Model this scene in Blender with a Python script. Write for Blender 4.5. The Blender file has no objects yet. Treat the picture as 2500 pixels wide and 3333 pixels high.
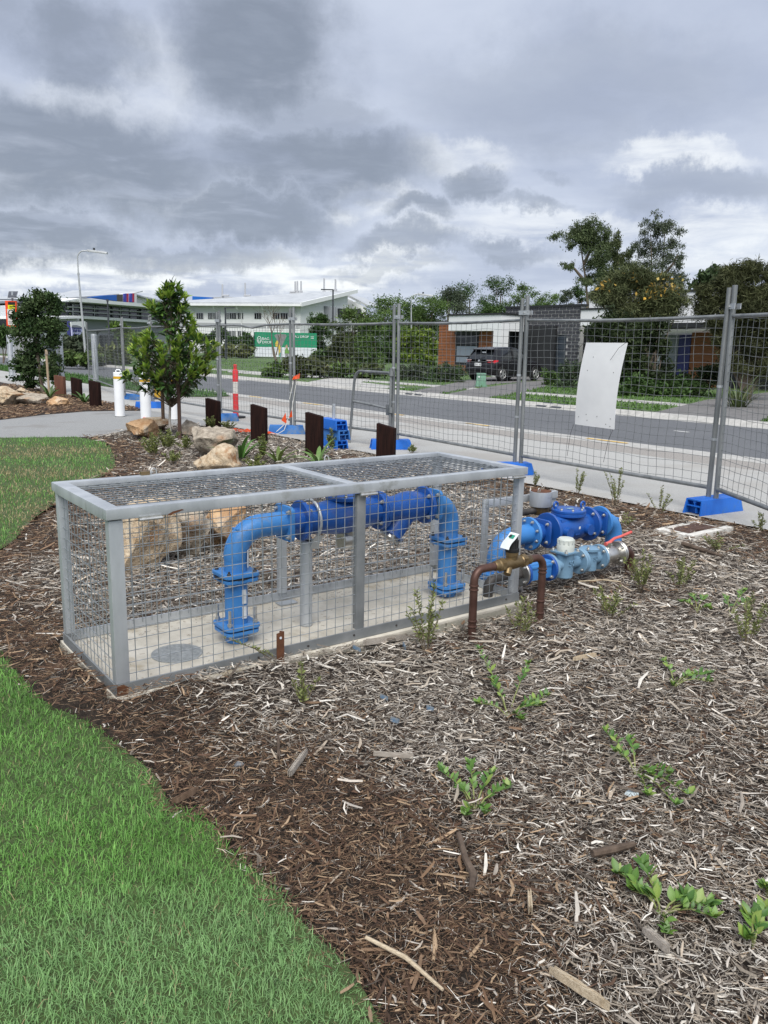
import bpy, bmesh, math, random
import numpy as np
from mathutils import Vector, Matrix, Quaternion
random.seed(7); RNG = np.random.default_rng(11)
SC = bpy.context.scene
COL = SC.collection
R = math.radians

# ------------------------------------------------------------------ camera
F, CX, CY, HC = 2620.0, 1250.0, 1666.5, 1.5
PITCH, ROLL = math.atan((CY - 1129.3) / F), 0.021
_f = np.array([0, math.cos(PITCH), -math.sin(PITCH)])
_u = np.array([0, math.sin(PITCH), math.cos(PITCH)]); _r = np.array([1.0, 0, 0])
_R = _r * math.cos(ROLL) + _u * math.sin(ROLL)
_U = _u * math.cos(ROLL) - _r * math.sin(ROLL)
CAM = np.array([0, 0, HC])
cd = bpy.data.cameras.new('camera'); cam = bpy.data.objects.new('camera', cd); COL.objects.link(cam)
cd.sensor_fit = 'VERTICAL'; cd.sensor_height = 36.0; cd.lens = F / 3333.0 * 36.0
cd.clip_start = 0.05; cd.clip_end = 3000
m = Matrix(((_R[0], _U[0], -_f[0], 0), (_R[1], _U[1], -_f[1], 0), (_R[2], _U[2], -_f[2], HC), (0, 0, 0, 1)))
cam.matrix_world = m
SC.camera = cam

def ray(px, py): return _f + _R * ((px - CX) / F) - _U * ((py - CY) / F)
def at(px, py, z=0.0):
    d = ray(px, py); return Vector(CAM + d * ((z - HC) / d[2]))
def aty(px, py, Y):
    d = ray(px, py); return Vector(CAM + d * (Y / d[1]))

# ------------------------------------------------------------------ world and sun
SUN_EL, SUN_AZ = 54.0, 182.0        # azimuth clockwise from +Y
w = bpy.data.worlds.new('World'); SC.world = w; w.use_nodes = True
nt = w.node_tree; N = nt.nodes; LK = nt.links
for n in list(N): N.remove(n)
def nd(t, **k):
    n = N.new(t)
    for a, b in k.items(): setattr(n, a, b)
    return n
def mth(op, a, b=None, clamp=False):
    n = nd('ShaderNodeMath', operation=op, use_clamp=clamp)
    for i, v in enumerate((a, b)):
        if v is None: continue
        if isinstance(v, (int, float)): n.inputs[i].default_value = v
        else: LK.new(v, n.inputs[i])
    return n.outputs[0]
def vm(op, a, b=None, out=0):
    n = nd('ShaderNodeVectorMath', operation=op)
    for i, v in enumerate((a, b)):
        if v is None: continue
        if isinstance(v, (tuple, list, Vector)): n.inputs[i].default_value = tuple(v)
        elif isinstance(v, (int, float)): n.inputs['Scale'].default_value = v
        else: LK.new(v, n.inputs[i])
    return n.outputs[out]
def mixc(f, a, b):
    n = nd('ShaderNodeMix', data_type='RGBA')
    for i, v in ((0, f), (6, a), (7, b)):
        if isinstance(v, (int, float)): n.inputs[i].default_value = v
        elif isinstance(v, tuple): n.inputs[i].default_value = (*v, 1)
        else: LK.new(v, n.inputs[i])
    return n.outputs[2]
tc = nd('ShaderNodeTexCoord').outputs['Generated']
sep = nd('ShaderNodeSeparateXYZ'); LK.new(tc, sep.inputs[0])
zc = mth('MAXIMUM', sep.outputs[2], 0.0)
den = mth('ADD', zc, 0.10)
cmb = nd('ShaderNodeCombineXYZ'); LK.new(mth('DIVIDE', sep.outputs[0], den), cmb.inputs[0]); LK.new(mth('DIVIDE', sep.outputs[1], den), cmb.inputs[1])
def noise(vec, scale, detail=7, rough=0.55, out=0, dist=0.0):
    n = nd('ShaderNodeTexNoise'); LK.new(vec, n.inputs['Vector'])
    n.inputs['Scale'].default_value = scale; n.inputs['Detail'].default_value = detail; n.inputs['Roughness'].default_value = rough
    n.inputs['Distortion'].default_value = dist
    return n.outputs[out]
n1 = noise(cmb.outputs[0], 0.75, 9, 0.56, 0, 0.25)
n2 = noise(cmb.outputs[0], 2.3, 8, 0.6, 0, 0.3)
wob = vm('SUBTRACT', noise(tc, 5.0, 10, 0.66, 1), (0.5, 0.5, 0.5))
wob2 = vm('SUBTRACT', noise(tc, 2.1, 4, 0.5, 1), (0.5, 0.5, 0.5))
dirv = vm('ADD', vm('ADD', tc, vm('SCALE', wob, 0.16)), vm('SCALE', wob2, 0.16))
def blobs(lst):
    tot = None
    for (px, py, rx, ry, s) in lst:
        b = Vector(ray(px, py)).normalized()
        d = vm('MULTIPLY', vm('SUBTRACT', dirv, tuple(b)), (F / rx, F / max(rx, ry), F / ry))
        l = vm('LENGTH', d, None, 1)
        mr = nd('ShaderNodeMapRange', interpolation_type='SMOOTHERSTEP'); LK.new(l, mr.inputs[0])
        mr.inputs[1].default_value = 1.16; mr.inputs[2].default_value = 0.36; mr.inputs[3].default_value = 0; mr.inputs[4].default_value = s
        tot = mr.outputs[0] if tot is None else mth('MAXIMUM', tot, mr.outputs[0])
    return tot
DARK = [(880, 190, 300, 260, .95), (290, 190, 250, 150, .8), (40, 60, 230, 130, .5), (250, 560, 560, 190, .9), (1010, 585, 430, 130, .9),
        (760, 735, 380, 90, .85), (130, 790, 330, 80, .85), (560, 850, 420, 50, .6), (1510, 655, 130, 70, .75), (1690, 700, 150, 38, .6), (1340, 740, 150, 48, .75),
        (1290, 835, 220, 50, .6), (1630, 855, 170, 42, .55), (1750, 565, 120, 30, .45), (1000, 430, 240, 80, .5), (1850, 330, 650, 190, .33), (2300, 640, 380, 70, .4), (1250, 905, 260, 28, .35)]
LITE = [(330, 890, 620, 55, .95), (1000, 905, 480, 75, 1.0), (1750, 770, 420, 60, .6), (2200, 880, 500, 60, .5), (120, 640, 200, 30, .4), (2130, 545, 330, 48, .8), (1450, 565, 200, 70, .6), (560, 300, 130, 170, .35), (1180, 700, 160, 60, .6), (2350, 790, 300, 70, .7), (330, 380, 320, 70, .35), (1500, 790, 300, 50, .55), (500, 680, 260, 40, .3)]
dk = blobs(DARK); lt = blobs(LITE)
def ramp(v, a, b):
    mr = nd('ShaderNodeMapRange', interpolation_type='SMOOTHSTEP'); LK.new(v, mr.inputs[0]); mr.inputs[1].default_value = a; mr.inputs[2].default_value = b
    return mr.outputs[0]
sky = nd('ShaderNodeTexSky', sky_type='NISHITA'); sky.sun_disc = False
sky.sun_elevation = R(SUN_EL); sky.sun_rotation = R(SUN_AZ)
skyc = vm('SCALE', sky.outputs[0], 0.10)
base = mixc(ramp(n1, 0.35, 0.68), (0.47, 0.53, 0.675), (0.665, 0.725, 0.85))
base = mixc(mth('MULTIPLY', lt, ramp(n2, 0.3, 0.62)), base, (0.98, 1.01, 1.03))
shade = mixc(ramp(n2, 0.3, 0.7), (0.19, 0.225, 0.29), (0.315, 0.36, 0.445))
dkm = mth('MULTIPLY', dk, mth('ADD', mth('MULTIPLY', ramp(n2, 0.30, 0.58), 0.6), 0.5), True)
cloud = mixc(dkm, base, shade)
col = mixc(0.93, skyc, cloud)
bg = nd('ShaderNodeBackground'); LK.new(col, bg.inputs[0]); bg.inputs[1].default_value = 0.37
out = nd('ShaderNodeOutputWorld'); LK.new(bg.outputs[0], out.inputs[0])
w.cycles.sampling_method = 'MANUAL'; w.cycles.sample_map_resolution = 256

sl = bpy.data.lights.new('sun', 'SUN'); sun = bpy.data.objects.new('sun', sl); COL.objects.link(sun)
sl.energy = 1.5; sl.angle = R(48); sl.color = (1.0, 0.97, 0.92)
sd = Vector((math.sin(R(SUN_AZ)) * math.cos(R(SUN_EL)), math.cos(R(SUN_AZ)) * math.cos(R(SUN_EL)), math.sin(R(SUN_EL))))
sun.rotation_euler = sd.to_track_quat('Z', 'Y').to_euler()
SC.view_settings.view_transform = 'Standard'; SC.view_settings.look = 'None'; SC.view_settings.exposure = 1.5; SC.view_settings.gamma = 1.0
SC.render.resolution_x = 768; SC.render.resolution_y = 1024

# ------------------------------------------------------------------ materials
def PM(name, c1, c2=None, scale=6.0, rough=0.6, metal=0.0, bump=0.0, bscale=None, attr=None, spec=0.4, detail=6, c3=None, s3=1.0, t3=0.62, transl=0.0, aniso=None, lo=0.35, hi=0.65, ramt=0.12):
    """noise-mixed principled material; c3 = a third tone appearing as larger stains"""
    mt = bpy.data.materials.new(name); mt.use_nodes = True
    t = mt.node_tree; ns = t.nodes; lk = t.links
    bs = ns['Principled BSDF']; o = ns['Material Output']
    co = ns.new('ShaderNodeTexCoord').outputs['Object']
    vec = co
    if aniso:
        mp = ns.new('ShaderNodeMapping'); mp.inputs['Scale'].default_value = aniso; lk.new(co, mp.inputs[0]); vec = mp.outputs[0]
    def nz(sc, de=detail, v=None):
        n = ns.new('ShaderNodeTexNoise'); lk.new(v or vec, n.inputs['Vector']); n.inputs['Scale'].default_value = sc; n.inputs['Detail'].default_value = de; n.inputs['Roughness'].default_value = .6
        return n.outputs[0]
    def rm(v, a, b):
        r = ns.new('ShaderNodeMapRange'); lk.new(v, r.inputs[0]); r.inputs[1].default_value = a; r.inputs[2].default_value = b; return r.outputs[0]
    def mx(f, a, b, bt='MIX'):
        n = ns.new('ShaderNodeMix'); n.data_type = 'RGBA'; n.blend_type = bt
        for i, v in ((0, f), (6, a), (7, b)):
            if isinstance(v, (int, float)): n.inputs[i].default_value = v
            elif isinstance(v, tuple): n.inputs[i].default_value = (*v[:3], 1)
            else: lk.new(v, n.inputs[i])
        return n.outputs[2]
    f = nz(scale)
    if attr:
        a = ns.new('ShaderNodeAttribute'); a.attribute_name = attr
        c = mx(rm(f, .3, .7), (c1[0],) * 3 if isinstance(c1, tuple) else (.8,) * 3, (1.15,) * 3)
        c = mx(1.0, a.outputs[0], c, 'MULTIPLY')
    else:
        c = mx(rm(f, lo, hi), c1, c2) if c2 else None
    if c3:
        g = nz(s3, 5, co); c = mx(rm(g, t3, t3 + .1), c if c is not None else c1, c3)
    if c is None: bs.inputs['Base Color'].default_value = (*c1, 1)
    else: lk.new(c, bs.inputs['Base Color'])
    rr = ns.new('ShaderNodeMapRange'); lk.new(f, rr.inputs[0]); rr.inputs[3].default_value = max(0.02, rough - ramt); rr.inputs[4].default_value = min(1, rough + ramt)
    lk.new(rr.outputs[0], bs.inputs['Roughness'])
    bs.inputs['Metallic'].default_value = metal
    bs.inputs['Specular IOR Level'].default_value = spec
    if bump:
        bp = ns.new('ShaderNodeBump'); bp.inputs['Strength'].default_value = min(1.0, bump); bp.inputs['Distance'].default_value = 0.01 if bump < 1 else 0.02
        lk.new(nz(bscale or scale * 3), bp.inputs['Height']); lk.new(bp.outputs[0], bs.inputs['Normal'])
    if transl:
        tr = ns.new('ShaderNodeBsdfTranslucent'); ms = ns.new('ShaderNodeMixShader'); ms.inputs[0].default_value = transl
        if c is not None: lk.new(c, tr.inputs[0])
        else: tr.inputs[0].default_value = (*c1, 1)
        lk.new(bs.outputs[0], ms.inputs[1]); lk.new(tr.outputs[0], ms.inputs[2]); lk.new(ms.outputs[0], o.inputs[0])
    return mt
def flat(name, c, rough=.5, metal=0., spec=.4): return PM(name, c, tuple(x * .86 for x in c), 14, rough, metal, spec=spec, ramt=.08)

MT = dict(
 soil=PM('mulch_soil', (.014, .010, .007), (.050, .036, .026), 55, .95, bump=1.0, bscale=60),
 mulch=PM('mulch_chips', (.78,), None, 60, .85, attr='Col', bump=.4, bscale=150, spec=.25),
 lawnsoil=PM('lawn_soil', (.040, .060, .020), (.065, .10, .03), 25, .95, bump=.6),
 grass=PM('grass_blades', (.85,), None, 10, .55, attr='Col', transl=.25, spec=.3),
 farlawn=PM('far_lawn', (.060, .108, .034), (.10, .155, .052), 1.2, .95, bump=1.0, bscale=9, c3=(.14, .155, .065), s3=.25, t3=.6),
 path=PM('path_concrete', (.19, .195, .197), (.33, .33, .32), 90, .85, bump=.35, bscale=160, c3=(.22, .215, .205), s3=.9, t3=.56, detail=4),
 foot=PM('footpath_concrete', (.30, .30, .285), (.44, .435, .415), 60, .85, bump=.3, bscale=120, c3=(.33, .318, .295), s3=.5, t3=.52, detail=5),
 wash=PM('gravelly_concrete', (.21, .195, .18), (.34, .32, .295), 45, .9, bump=.4, bscale=110),
 kerb=PM('kerb_concrete', (.33, .325, .305), (.45, .44, .415), 8, .85, bump=.25, bscale=60, c3=(.26, .25, .23), s3=.8),
 asphalt=PM('asphalt', (.085, .090, .098), (.145, .150, .158), 55, .88, bump=.4, bscale=150, c3=(.125, .13, .138), s3=.35, t3=.5, detail=4),
 drive=PM('driveway_grey', (.125, .12, .118), (.175, .17, .165), 6, .9, bump=.3, c3=(.10, .097, .095), s3=.5),
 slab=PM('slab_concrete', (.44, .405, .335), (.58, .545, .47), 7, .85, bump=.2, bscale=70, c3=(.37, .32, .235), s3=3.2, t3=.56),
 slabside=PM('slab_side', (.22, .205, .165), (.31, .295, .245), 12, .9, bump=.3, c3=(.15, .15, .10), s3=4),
 lid=PM('pit_lid_metal', (.27, .285, .28), (.42, .43, .42), 60, .6, .5, bump=.8, bscale=45),
 galv=PM('galvanised_frame', (.40, .425, .445), (.54, .565, .585), 6, .5, .5, bump=.06, bscale=50, aniso=(1, 1, .35), c3=(.36, .375, .37), s3=7, t3=.6),
 galvdk=PM('weathered_steel_frame', (.20, .215, .22), (.29, .30, .305), 5, .6, .5, c3=(.20, .12, .07), s3=1.6, t3=.68, bump=.08),
 wire=PM('galvanised_wire', (.27, .295, .315), (.42, .45, .475), 20, .42, .6),
 lidwire=PM('lid_wire', (.16, .175, .19), (.28, .30, .32), 20, .5, .5),
 fence=PM('fence_galv', (.17, .182, .186), (.31, .322, .322), 6, .55, .55, aniso=(1, 1, .25), c3=(.21, .215, .22), s3=3, t3=.6, bump=.06),
 fencewire=PM('fence_wire', (.15, .16, .16), (.24, .25, .25), 9, .5, .5),
 pipe=PM('light_blue_enamel', (.040, .185, .475), (.058, .225, .53), 5, .45, spec=.45, bump=.08, bscale=40, c3=(.105, .215, .41), s3=9, t3=.58),
 royal=PM('royal_blue_enamel', (.010, .070, .295), (.016, .090, .35), 5, .33, spec=.5, bump=.05, bscale=30, c3=(.05, .095, .29), s3=9, t3=.6),
 meter=PM('grey_blue_enamel', (.135, .245, .355), (.18, .305, .42), 6, .42, spec=.5, bump=.08, bscale=60, c3=(.16, .27, .36), s3=8, t3=.62),
 dome=PM('meter_cap_grey', (.42, .45, .42), (.52, .55, .51), 9, .55, bump=.1),
 bolt=PM('zinc_bolt', (.42, .42, .40), (.60, .60, .58), 40, .4, .8),
 stainless=PM('stainless', (.48, .47, .44), (.64, .63, .60), 10, .3, .9),
 rubber=PM('black_rubber', (.012, .012, .013), (.022, .022, .023), 12, .6),
 copper=PM('brown_copper_pipe', (.062, .031, .024), (.115, .062, .048), 7, .45, .4, c3=(.14, .085, .06), s3=9, t3=.6),
 brass=PM('aged_brass', (.165, .115, .055), (.28, .205, .11), 12, .42, .65, c3=(.12, .085, .05), s3=14, t3=.58, bump=.15),
 redhandle=PM('red_handle', (.55, .085, .075), (.62, .13, .11), 14, .45),
 darkpipe=PM('dark_steel_pipe', (.05, .046, .044), (.10, .092, .085), 12, .55, .4),
 rust=PM('rusty_steel', (.085, .035, .018), (.15, .062, .03), 18, .9, .2, bump=.4),
 timber=PM('stained_timber', (.011, .0055, .0048), (.026, .0115, .009), 9, .9, spec=.12, aniso=(6, 6, .4), bump=.35, bscale=14),
 timberred=PM('red_timber', (.085, .032, .018), (.135, .052, .03), 9, .75, aniso=(6, 6, .4), bump=.35, bscale=14),
 stake=PM('stake_timber', (.115, .072, .046), (.20, .135, .09), 8, .8, aniso=(8, 8, .5), bump=.3),
 stakedk=PM('stake_dark', (.062, .035, .027), (.105, .062, .046), 8, .8, aniso=(8, 8, .5), bump=.3),
 stakepale=PM('stake_pale', (.30, .23, .15), (.42, .33, .22), 8, .8, aniso=(8, 8, .5)),
 sandstone=PM('sandstone', (.33, .225, .125), (.60, .50, .365), 13, .9, bump=1.6, bscale=45, c3=(.34, .175, .08), s3=5, t3=.57, lo=.3, hi=.65),
 sandgrey=PM('sandstone_grey', (.24, .20, .155), (.48, .42, .335), 13, .9, bump=1.6, bscale=45, c3=(.33, .18, .09), s3=1.6, t3=.6),
 sandred=PM('sandstone_ochre', (.36, .195, .09), (.57, .39, .225), 13, .9, bump=1.6, bscale=45, c3=(.55, .47, .36), s3=2.0, t3=.58),
 white=PM('white_paint', (.74, .75, .76), (.80, .81, .82), 4, .5, c3=(.66, .66, .65), s3=3, t3=.66),
 signwhite=PM('sign_board', (.72, .73, .735), (.79, .80, .80), 3, .4, c3=(.66, .665, .66), s3=7, t3=.68),
 pitwhite=PM('pit_concrete_white', (.52, .505, .46), (.68, .665, .62), 14, .9, bump=.5, c3=(.22, .19, .15), s3=9, t3=.55),
 yellow=flat('yellow_band', (.62, .36, .015)),
 orange=PM('orange_flag', (.85, .10, .015), (.72, .075, .01), 12, .5, transl=.35),
 hiviz=flat('hiviz_orange', (.82, .075, .015)),
 hiyellow=flat('hiviz_yellow', (.72, .72, .01)),
 redp=flat('red_plastic', (.70, .045, .05)),
 rwhite=flat('reflective_white', (.66, .63, .58), .35),
 bluep=PM('blue_plastic', (.010, .115, .50), (.018, .15, .58), 5, .45, c3=(.055, .16, .42), s3=4, t3=.6, bump=.06),
 bluep2=PM('blue_plastic_faded', (.03, .145, .43), (.05, .18, .47), 5, .6, c3=(.13, .20, .32), s3=5, t3=.56, bump=.08),
 bluedk=flat('blue_recess', (.010, .06, .30)),
 rope=flat('white_rope', (.62, .62, .58), .8),
 leaf=PM('leaf', (.85,), None, 30, .42, attr='Col', transl=.22, spec=.45),
 farleaf=PM('foliage', (.8,), None, 3, .65, attr='Col', transl=.22, spec=.2),
 bark=PM('bark', (.10, .075, .055), (.19, .155, .12), 14, .9, bump=.5, aniso=(3, 3, .6)),
 palebark=PM('pale_bark', (.36, .33, .29), (.50, .47, .42), 14, .85, bump=.3),
 twig=PM('twig', (.11, .085, .055), (.19, .15, .10), 20, .85),
 greenstem=PM('green_stem', (.16, .19, .06), (.23, .25, .09), 20, .7),
 wood=PM('split_wood', (.36, .285, .19), (.56, .47, .34), 22, .85, aniso=(1, 8, 8), bump=.4),
 woodgrey=PM('weathered_wood', (.27, .235, .195), (.43, .39, .34), 22, .9, aniso=(1, 8, 8), bump=.4),
 wooddk=PM('dark_branch', (.060, .042, .030), (.13, .095, .07), 22, .9, bump=.5),
 bwhite=PM('building_white', (.70, .71, .71), (.76, .77, .77), .8, .7),
 bgrey=flat('building_grey', (.42, .43, .445), .7),
 bmid=flat('building_mid_grey', (.235, .25, .275), .7),
 bdark=flat('building_dark', (.045, .05, .06), .6),
 roofw=PM('roof_white', (.42, .44, .455), (.50, .52, .535), .8, .5, .1),
 bblue=flat('panel_blue', (.012, .13, .50), .5),
 bpurple=flat('panel_violet', (.05, .06, .36), .5),
 bred=flat('panel_red', (.50, .025, .06), .5),
 bolive=flat('panel_olive', (.085, .082, .068), .6),
 glass=PM('dark_glass', (.010, .012, .015), (.018, .020, .024), 1, .08, spec=.6),
 curtain=PM('window_curtain', (.20, .235, .29), (.27, .305, .36), 9, .5, aniso=(9, 9, .3)),
 weather=PM('timber_boards', (.205, .068, .022), (.30, .11, .038), 5, .6, aniso=(1, 1, 9), bump=.15),
 brick=PM('dark_block', (.028, .029, .036), (.062, .063, .072), 3, .8, bump=.4, bscale=30),
 mortar=flat('mortar', (.40, .395, .385), .9),
 garage=flat('garage_door', (.040, .052, .068), .5),
 cap=flat('roof_cap', (.02, .021, .023), .5),
 carp=PM('car_paint', (.018, .018, .021), (.026, .025, .029), 3, .22, .4, spec=.6),
 cartrim=flat('car_black_trim', (.010, .010, .011), .6),
 tail=flat('tail_light', (.50, .010, .02), .2),
 tailw=flat('tail_light_clear', (.65, .45, .45), .2),
 alloy=PM('alloy', (.50, .50, .50), (.60, .60, .60), 20, .35, .7),
 utilgreen=flat('utility_green', (.17, .33, .235), .6),
 cgreen=PM('container_green', (.010, .215, .105), (.014, .25, .125), .7, .5),
 cwhite=PM('container_white', (.60, .63, .68), (.68, .70, .74), .7, .5),
 printy=flat('print_yellow', (.62, .44, .08)), printg=flat('print_green', (.16, .33, .07)), prints=flat('print_skin', (.50, .34, .22)), printt=flat('print_teal', (.02, .30, .20)),
 solar=PM('solar_cells', (.035, .037, .045), (.075, .078, .088), 3, .25, spec=.6),
 signback=flat('sign_back_grey', (.30, .30, .295), .5, .4),
 lamp=PM('lamp_pole', (.36, .375, .38), (.47, .485, .49), 3, .5, .4),
 screen=flat('sign_lilac', (.52, .52, .78), .4), ink=flat('sign_ink', (.03, .035, .16)), black=flat('black_paint', (.012, .012, .013)),
 tag=flat('tag_card', (.70, .74, .74)), taggreen=flat('tag_green', (.02, .26, .17)),
 sticker=PM('sticker', (.68, .70, .71), (.50, .53, .56), 30, .45),
 canvas=flat('stake_tie', (.34, .27, .20), .9),
 lineyellow=PM('line_yellow', (.60, .38, .08), (.66, .44, .12), 20, .8, c3=(.42, .38, .30), s3=9, t3=.55), linewhite=flat('line_white', (.62, .62, .60), .8),
 glassbit=flat('pale_plastic', (.45, .52, .54), .35), stone=PM('dark_stone', (.09, .095, .105), (.22, .23, .24), 25, .8, bump=.6), bluechip=PM('blue_painted_wood', (.09, .17, .27), (.22, .24, .25), 60, .85),
)

# ------------------------------------------------------------------ mesh helpers
class MB:
    def __init__(s): s.V = []; s.Fc = []
    def add(s, vs, fs):
        o = len(s.V); s.V += [tuple(v) for v in vs]; s.Fc += [tuple(i + o for i in f) for f in fs]; return s
    def hexa(s, p):      # 8 corners: 4 bottom ccw, 4 top ccw
        return s.add(p, [(3, 2, 1, 0), (4, 5, 6, 7), (0, 1, 5, 4), (1, 2, 6, 5), (2, 3, 7, 6), (3, 0, 4, 7)])
    def box(s, c, d, rz=0.0, M3=None):
        x, y, z = d[0] / 2, d[1] / 2, d[2] / 2; c = Vector(c)
        q = M3 if M3 is not None else Matrix.Rotation(rz, 3, 'Z')
        return s.hexa([c + q @ Vector(p) for p in ((-x, -y, -z), (x, -y, -z), (x, y, -z), (-x, y, -z), (-x, -y, z), (x, -y, z), (x, y, z), (-x, y, z))])
    def tube(s, pts, r, n=12, cap=True, closed=False, flatten=None):
        P = [Vector(p) for p in pts]; k = len(P)
        rr = r if isinstance(r, (list, tuple)) else [r] * k
        T = []
        for i in range(k):
            a = P[(i - 1) % k] if (i or closed) else P[i]; b = P[(i + 1) % k] if (i < k - 1 or closed) else P[i]
            t = (b - a); T.append(t.normalized() if t.length > 1e-9 else Vector((0, 0, 1)))
        ref = Vector((0, 0, 1)) if abs(T[0].z) < .9 else Vector((1, 0, 0))
        nx = (ref - T[0] * ref.dot(T[0])).normalized(); o = len(s.V)
        for i in range(k):
            if i: nx = (nx - T[i] * nx.dot(T[i])); nx = nx.normalized() if nx.length > 1e-6 else Vector((1, 0, 0))
            ny = T[i].cross(nx)
            for j in range(n):
                a = 2 * math.pi * j / n
                s.V.append(tuple(P[i] + nx * (math.cos(a) * rr[i]) + ny * (math.sin(a) * rr[i])))
        for i in range(k if closed else k - 1):
            i2 = (i + 1) % k
            for j in range(n): s.Fc.append((o + i * n + j, o + i * n + (j + 1) % n, o + i2 * n + (j + 1) % n, o + i2 * n + j))
        if cap and not closed:
            s.Fc.append(tuple(o + j for j in reversed(range(n)))); s.Fc.append(tuple(o + (k - 1) * n + j for j in range(n)))
        return s
    def cyl(s, a, b, r, r2=None, n=16): return s.tube([a, b], [r, r if r2 is None else r2], n)
    def lathe(s, prof, o=(0, 0, 0), axis=(0, 0, 1), n=20):   # prof: (radius, height)
        o = Vector(o); ax = Vector(axis).normalized()
        return s.tube2([o + ax * h for _, h in prof], [max(r, 1e-4) for r, _ in prof], ax, n)
    def tube2(s, P, rr, ax, n):
        ref = Vector((0, 0, 1)) if abs(ax.z) < .9 else Vector((1, 0, 0)); nx = (ref - ax * ref.dot(ax)).normalized(); ny = ax.cross(nx); o = len(s.V); k = len(P)
        for i in range(k):
            for j in range(n):
                a = 2 * math.pi * j / n; s.V.append(tuple(P[i] + (nx * math.cos(a) + ny * math.sin(a)) * rr[i]))
        for i in range(k - 1):
            for j in range(n): s.Fc.append((o + i * n + j, o + i * n + (j + 1) % n, o + (i + 1) * n + (j + 1) % n, o + (i + 1) * n + j))
        s.Fc.append(tuple(o + j for j in reversed(range(n)))); s.Fc.append(tuple(o + (k - 1) * n + j for j in range(n)))
        return s
    def prism(s, poly, ext):
        p = [Vector(q) for q in poly]; e = Vector(ext); k = len(p)
        return s.add(p + [q + e for q in p], [tuple(reversed(range(k))), tuple(range(k, 2 * k))] + [(i, (i + 1) % k, (i + 1) % k + k, i + k) for i in range(k)])
    def beam(s, a, b, wd, ht, up=(0, 0, 1)):   # rectangular bar from a to b
        a, b, up = Vector(a), Vector(b), Vector(up); t = (b - a).normalized(); sd = t.cross(up).normalized() * wd / 2; uu = sd.cross(t).normalized() * ht / 2
        return s.hexa([a - sd - uu, a + sd - uu, b + sd - uu, b - sd - uu, a - sd + uu, a + sd + uu, b + sd + uu, b - sd + uu])
def arc(c, a, b, n=8):      # quarter arc from c+a to c+b
    c, a, b = Vector(c), Vector(a), Vector(b)
    return [c + a * math.cos(i / n * math.pi / 2) + b * math.sin(i / n * math.pi / 2) for i in range(n + 1)]

MW = {}
def mesh_of(name, mb, mat, inv=None, bevel=0.0, smooth=True, bseg=2):
    me = bpy.data.meshes.new(name)
    vs = mb.V if inv is None else [tuple(inv @ Vector(v)) for v in mb.V]
    me.from_pydata(vs, [], mb.Fc); me.materials.append(MT[mat] if isinstance(mat, str) else mat)
    bm = bmesh.new(); bm.from_mesh(me); bmesh.ops.recalc_face_normals(bm, faces=bm.faces)
    if bevel:
        ed = [e for e in bm.edges if len(e.link_faces) == 2 and e.calc_face_angle(0) > .5]
        bmesh.ops.bevel(bm, geom=ed, offset=bevel, segments=bseg, affect='EDGES', profile=.7, clamp_overlap=True)
    bm.to_mesh(me); bm.free()
    if smooth:
        me.polygons.foreach_set('use_smooth', [True] * len(me.polygons)); me.set_sharp_from_angle(angle=R(38))
    return me
def tag(o, label=None, cat=None, group=None, kind=None):
    for k, v in (('label', label), ('category', cat), ('group', group), ('kind', kind)):
        if v: o[k] = v
    return o
def thing(name, label, cat, loc=(0, 0, 0), rz=0.0, group=None):
    o = bpy.data.objects.new(name, None); COL.objects.link(o); o.empty_display_size = .05
    o.location = loc; o.rotation_euler = (0, 0, rz); MW[o.name] = Matrix.Translation(loc) @ Matrix.Rotation(rz, 4, 'Z')
    return tag(o, label, cat, group)
def link(name, me, parent=None):
    o = bpy.data.objects.new(name, me); COL.objects.link(o)
    if parent is not None:
        o.parent = parent; MW[o.name] = MW[parent.name]
    else: MW[o.name] = Matrix.Identity(4)
    return o
def part(name, mb, mat, parent, bevel=0.0, local=False, smooth=True, label=None, kind=None):
    inv = None if local else MW[parent.name].inverted()
    o = link(name, mesh_of(name, mb, mat, inv, bevel, smooth), parent)
    return tag(o, label, None, None, kind)
def solo(name, mb, mat, label, cat, loc=None, bevel=0.0, group=None, smooth=True):
    """thing made of one mesh, origin at loc (world verts)"""
    loc = Vector(loc) if loc is not None else Vector(mb.V[0])
    inv = Matrix.Translation(loc).inverted()
    o = bpy.data.objects.new(name, mesh_of(name, mb, mat, inv, bevel, smooth)); COL.objects.link(o); o.location = loc; MW[o.name] = Matrix.Translation(loc)
    return tag(o, label, cat, group)
def struct(name, mb, mat, parent=None, smooth=True):
    o = link(name, mesh_of(name, mb, mat, None, 0, smooth), parent); o['kind'] = 'structure'; return o
def inst(name, me, M4, parent):       # place shared mesh by world matrix under a parent whose own local matrix is identity to its thing
    o = bpy.data.objects.new(name, me); COL.objects.link(o); o.parent = parent
    o.matrix_local = MW[parent.name].inverted() @ M4; MW[o.name] = M4.copy(); return o
def frame(o, z, x=None):      # matrix with Z along z at o
    z = Vector(z).normalized(); x = Vector(x) if x is not None else (Vector((0, 0, 1)) if abs(z.z) < .9 else Vector((1, 0, 0)))
    x = (x - z * x.dot(z)).normalized(); y = z.cross(x); o = Vector(o)
    return Matrix(((x.x, y.x, z.x, o.x), (x.y, y.y, z.y, o.y), (x.z, y.z, z.z, o.z), (0, 0, 0, 1)))
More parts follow.
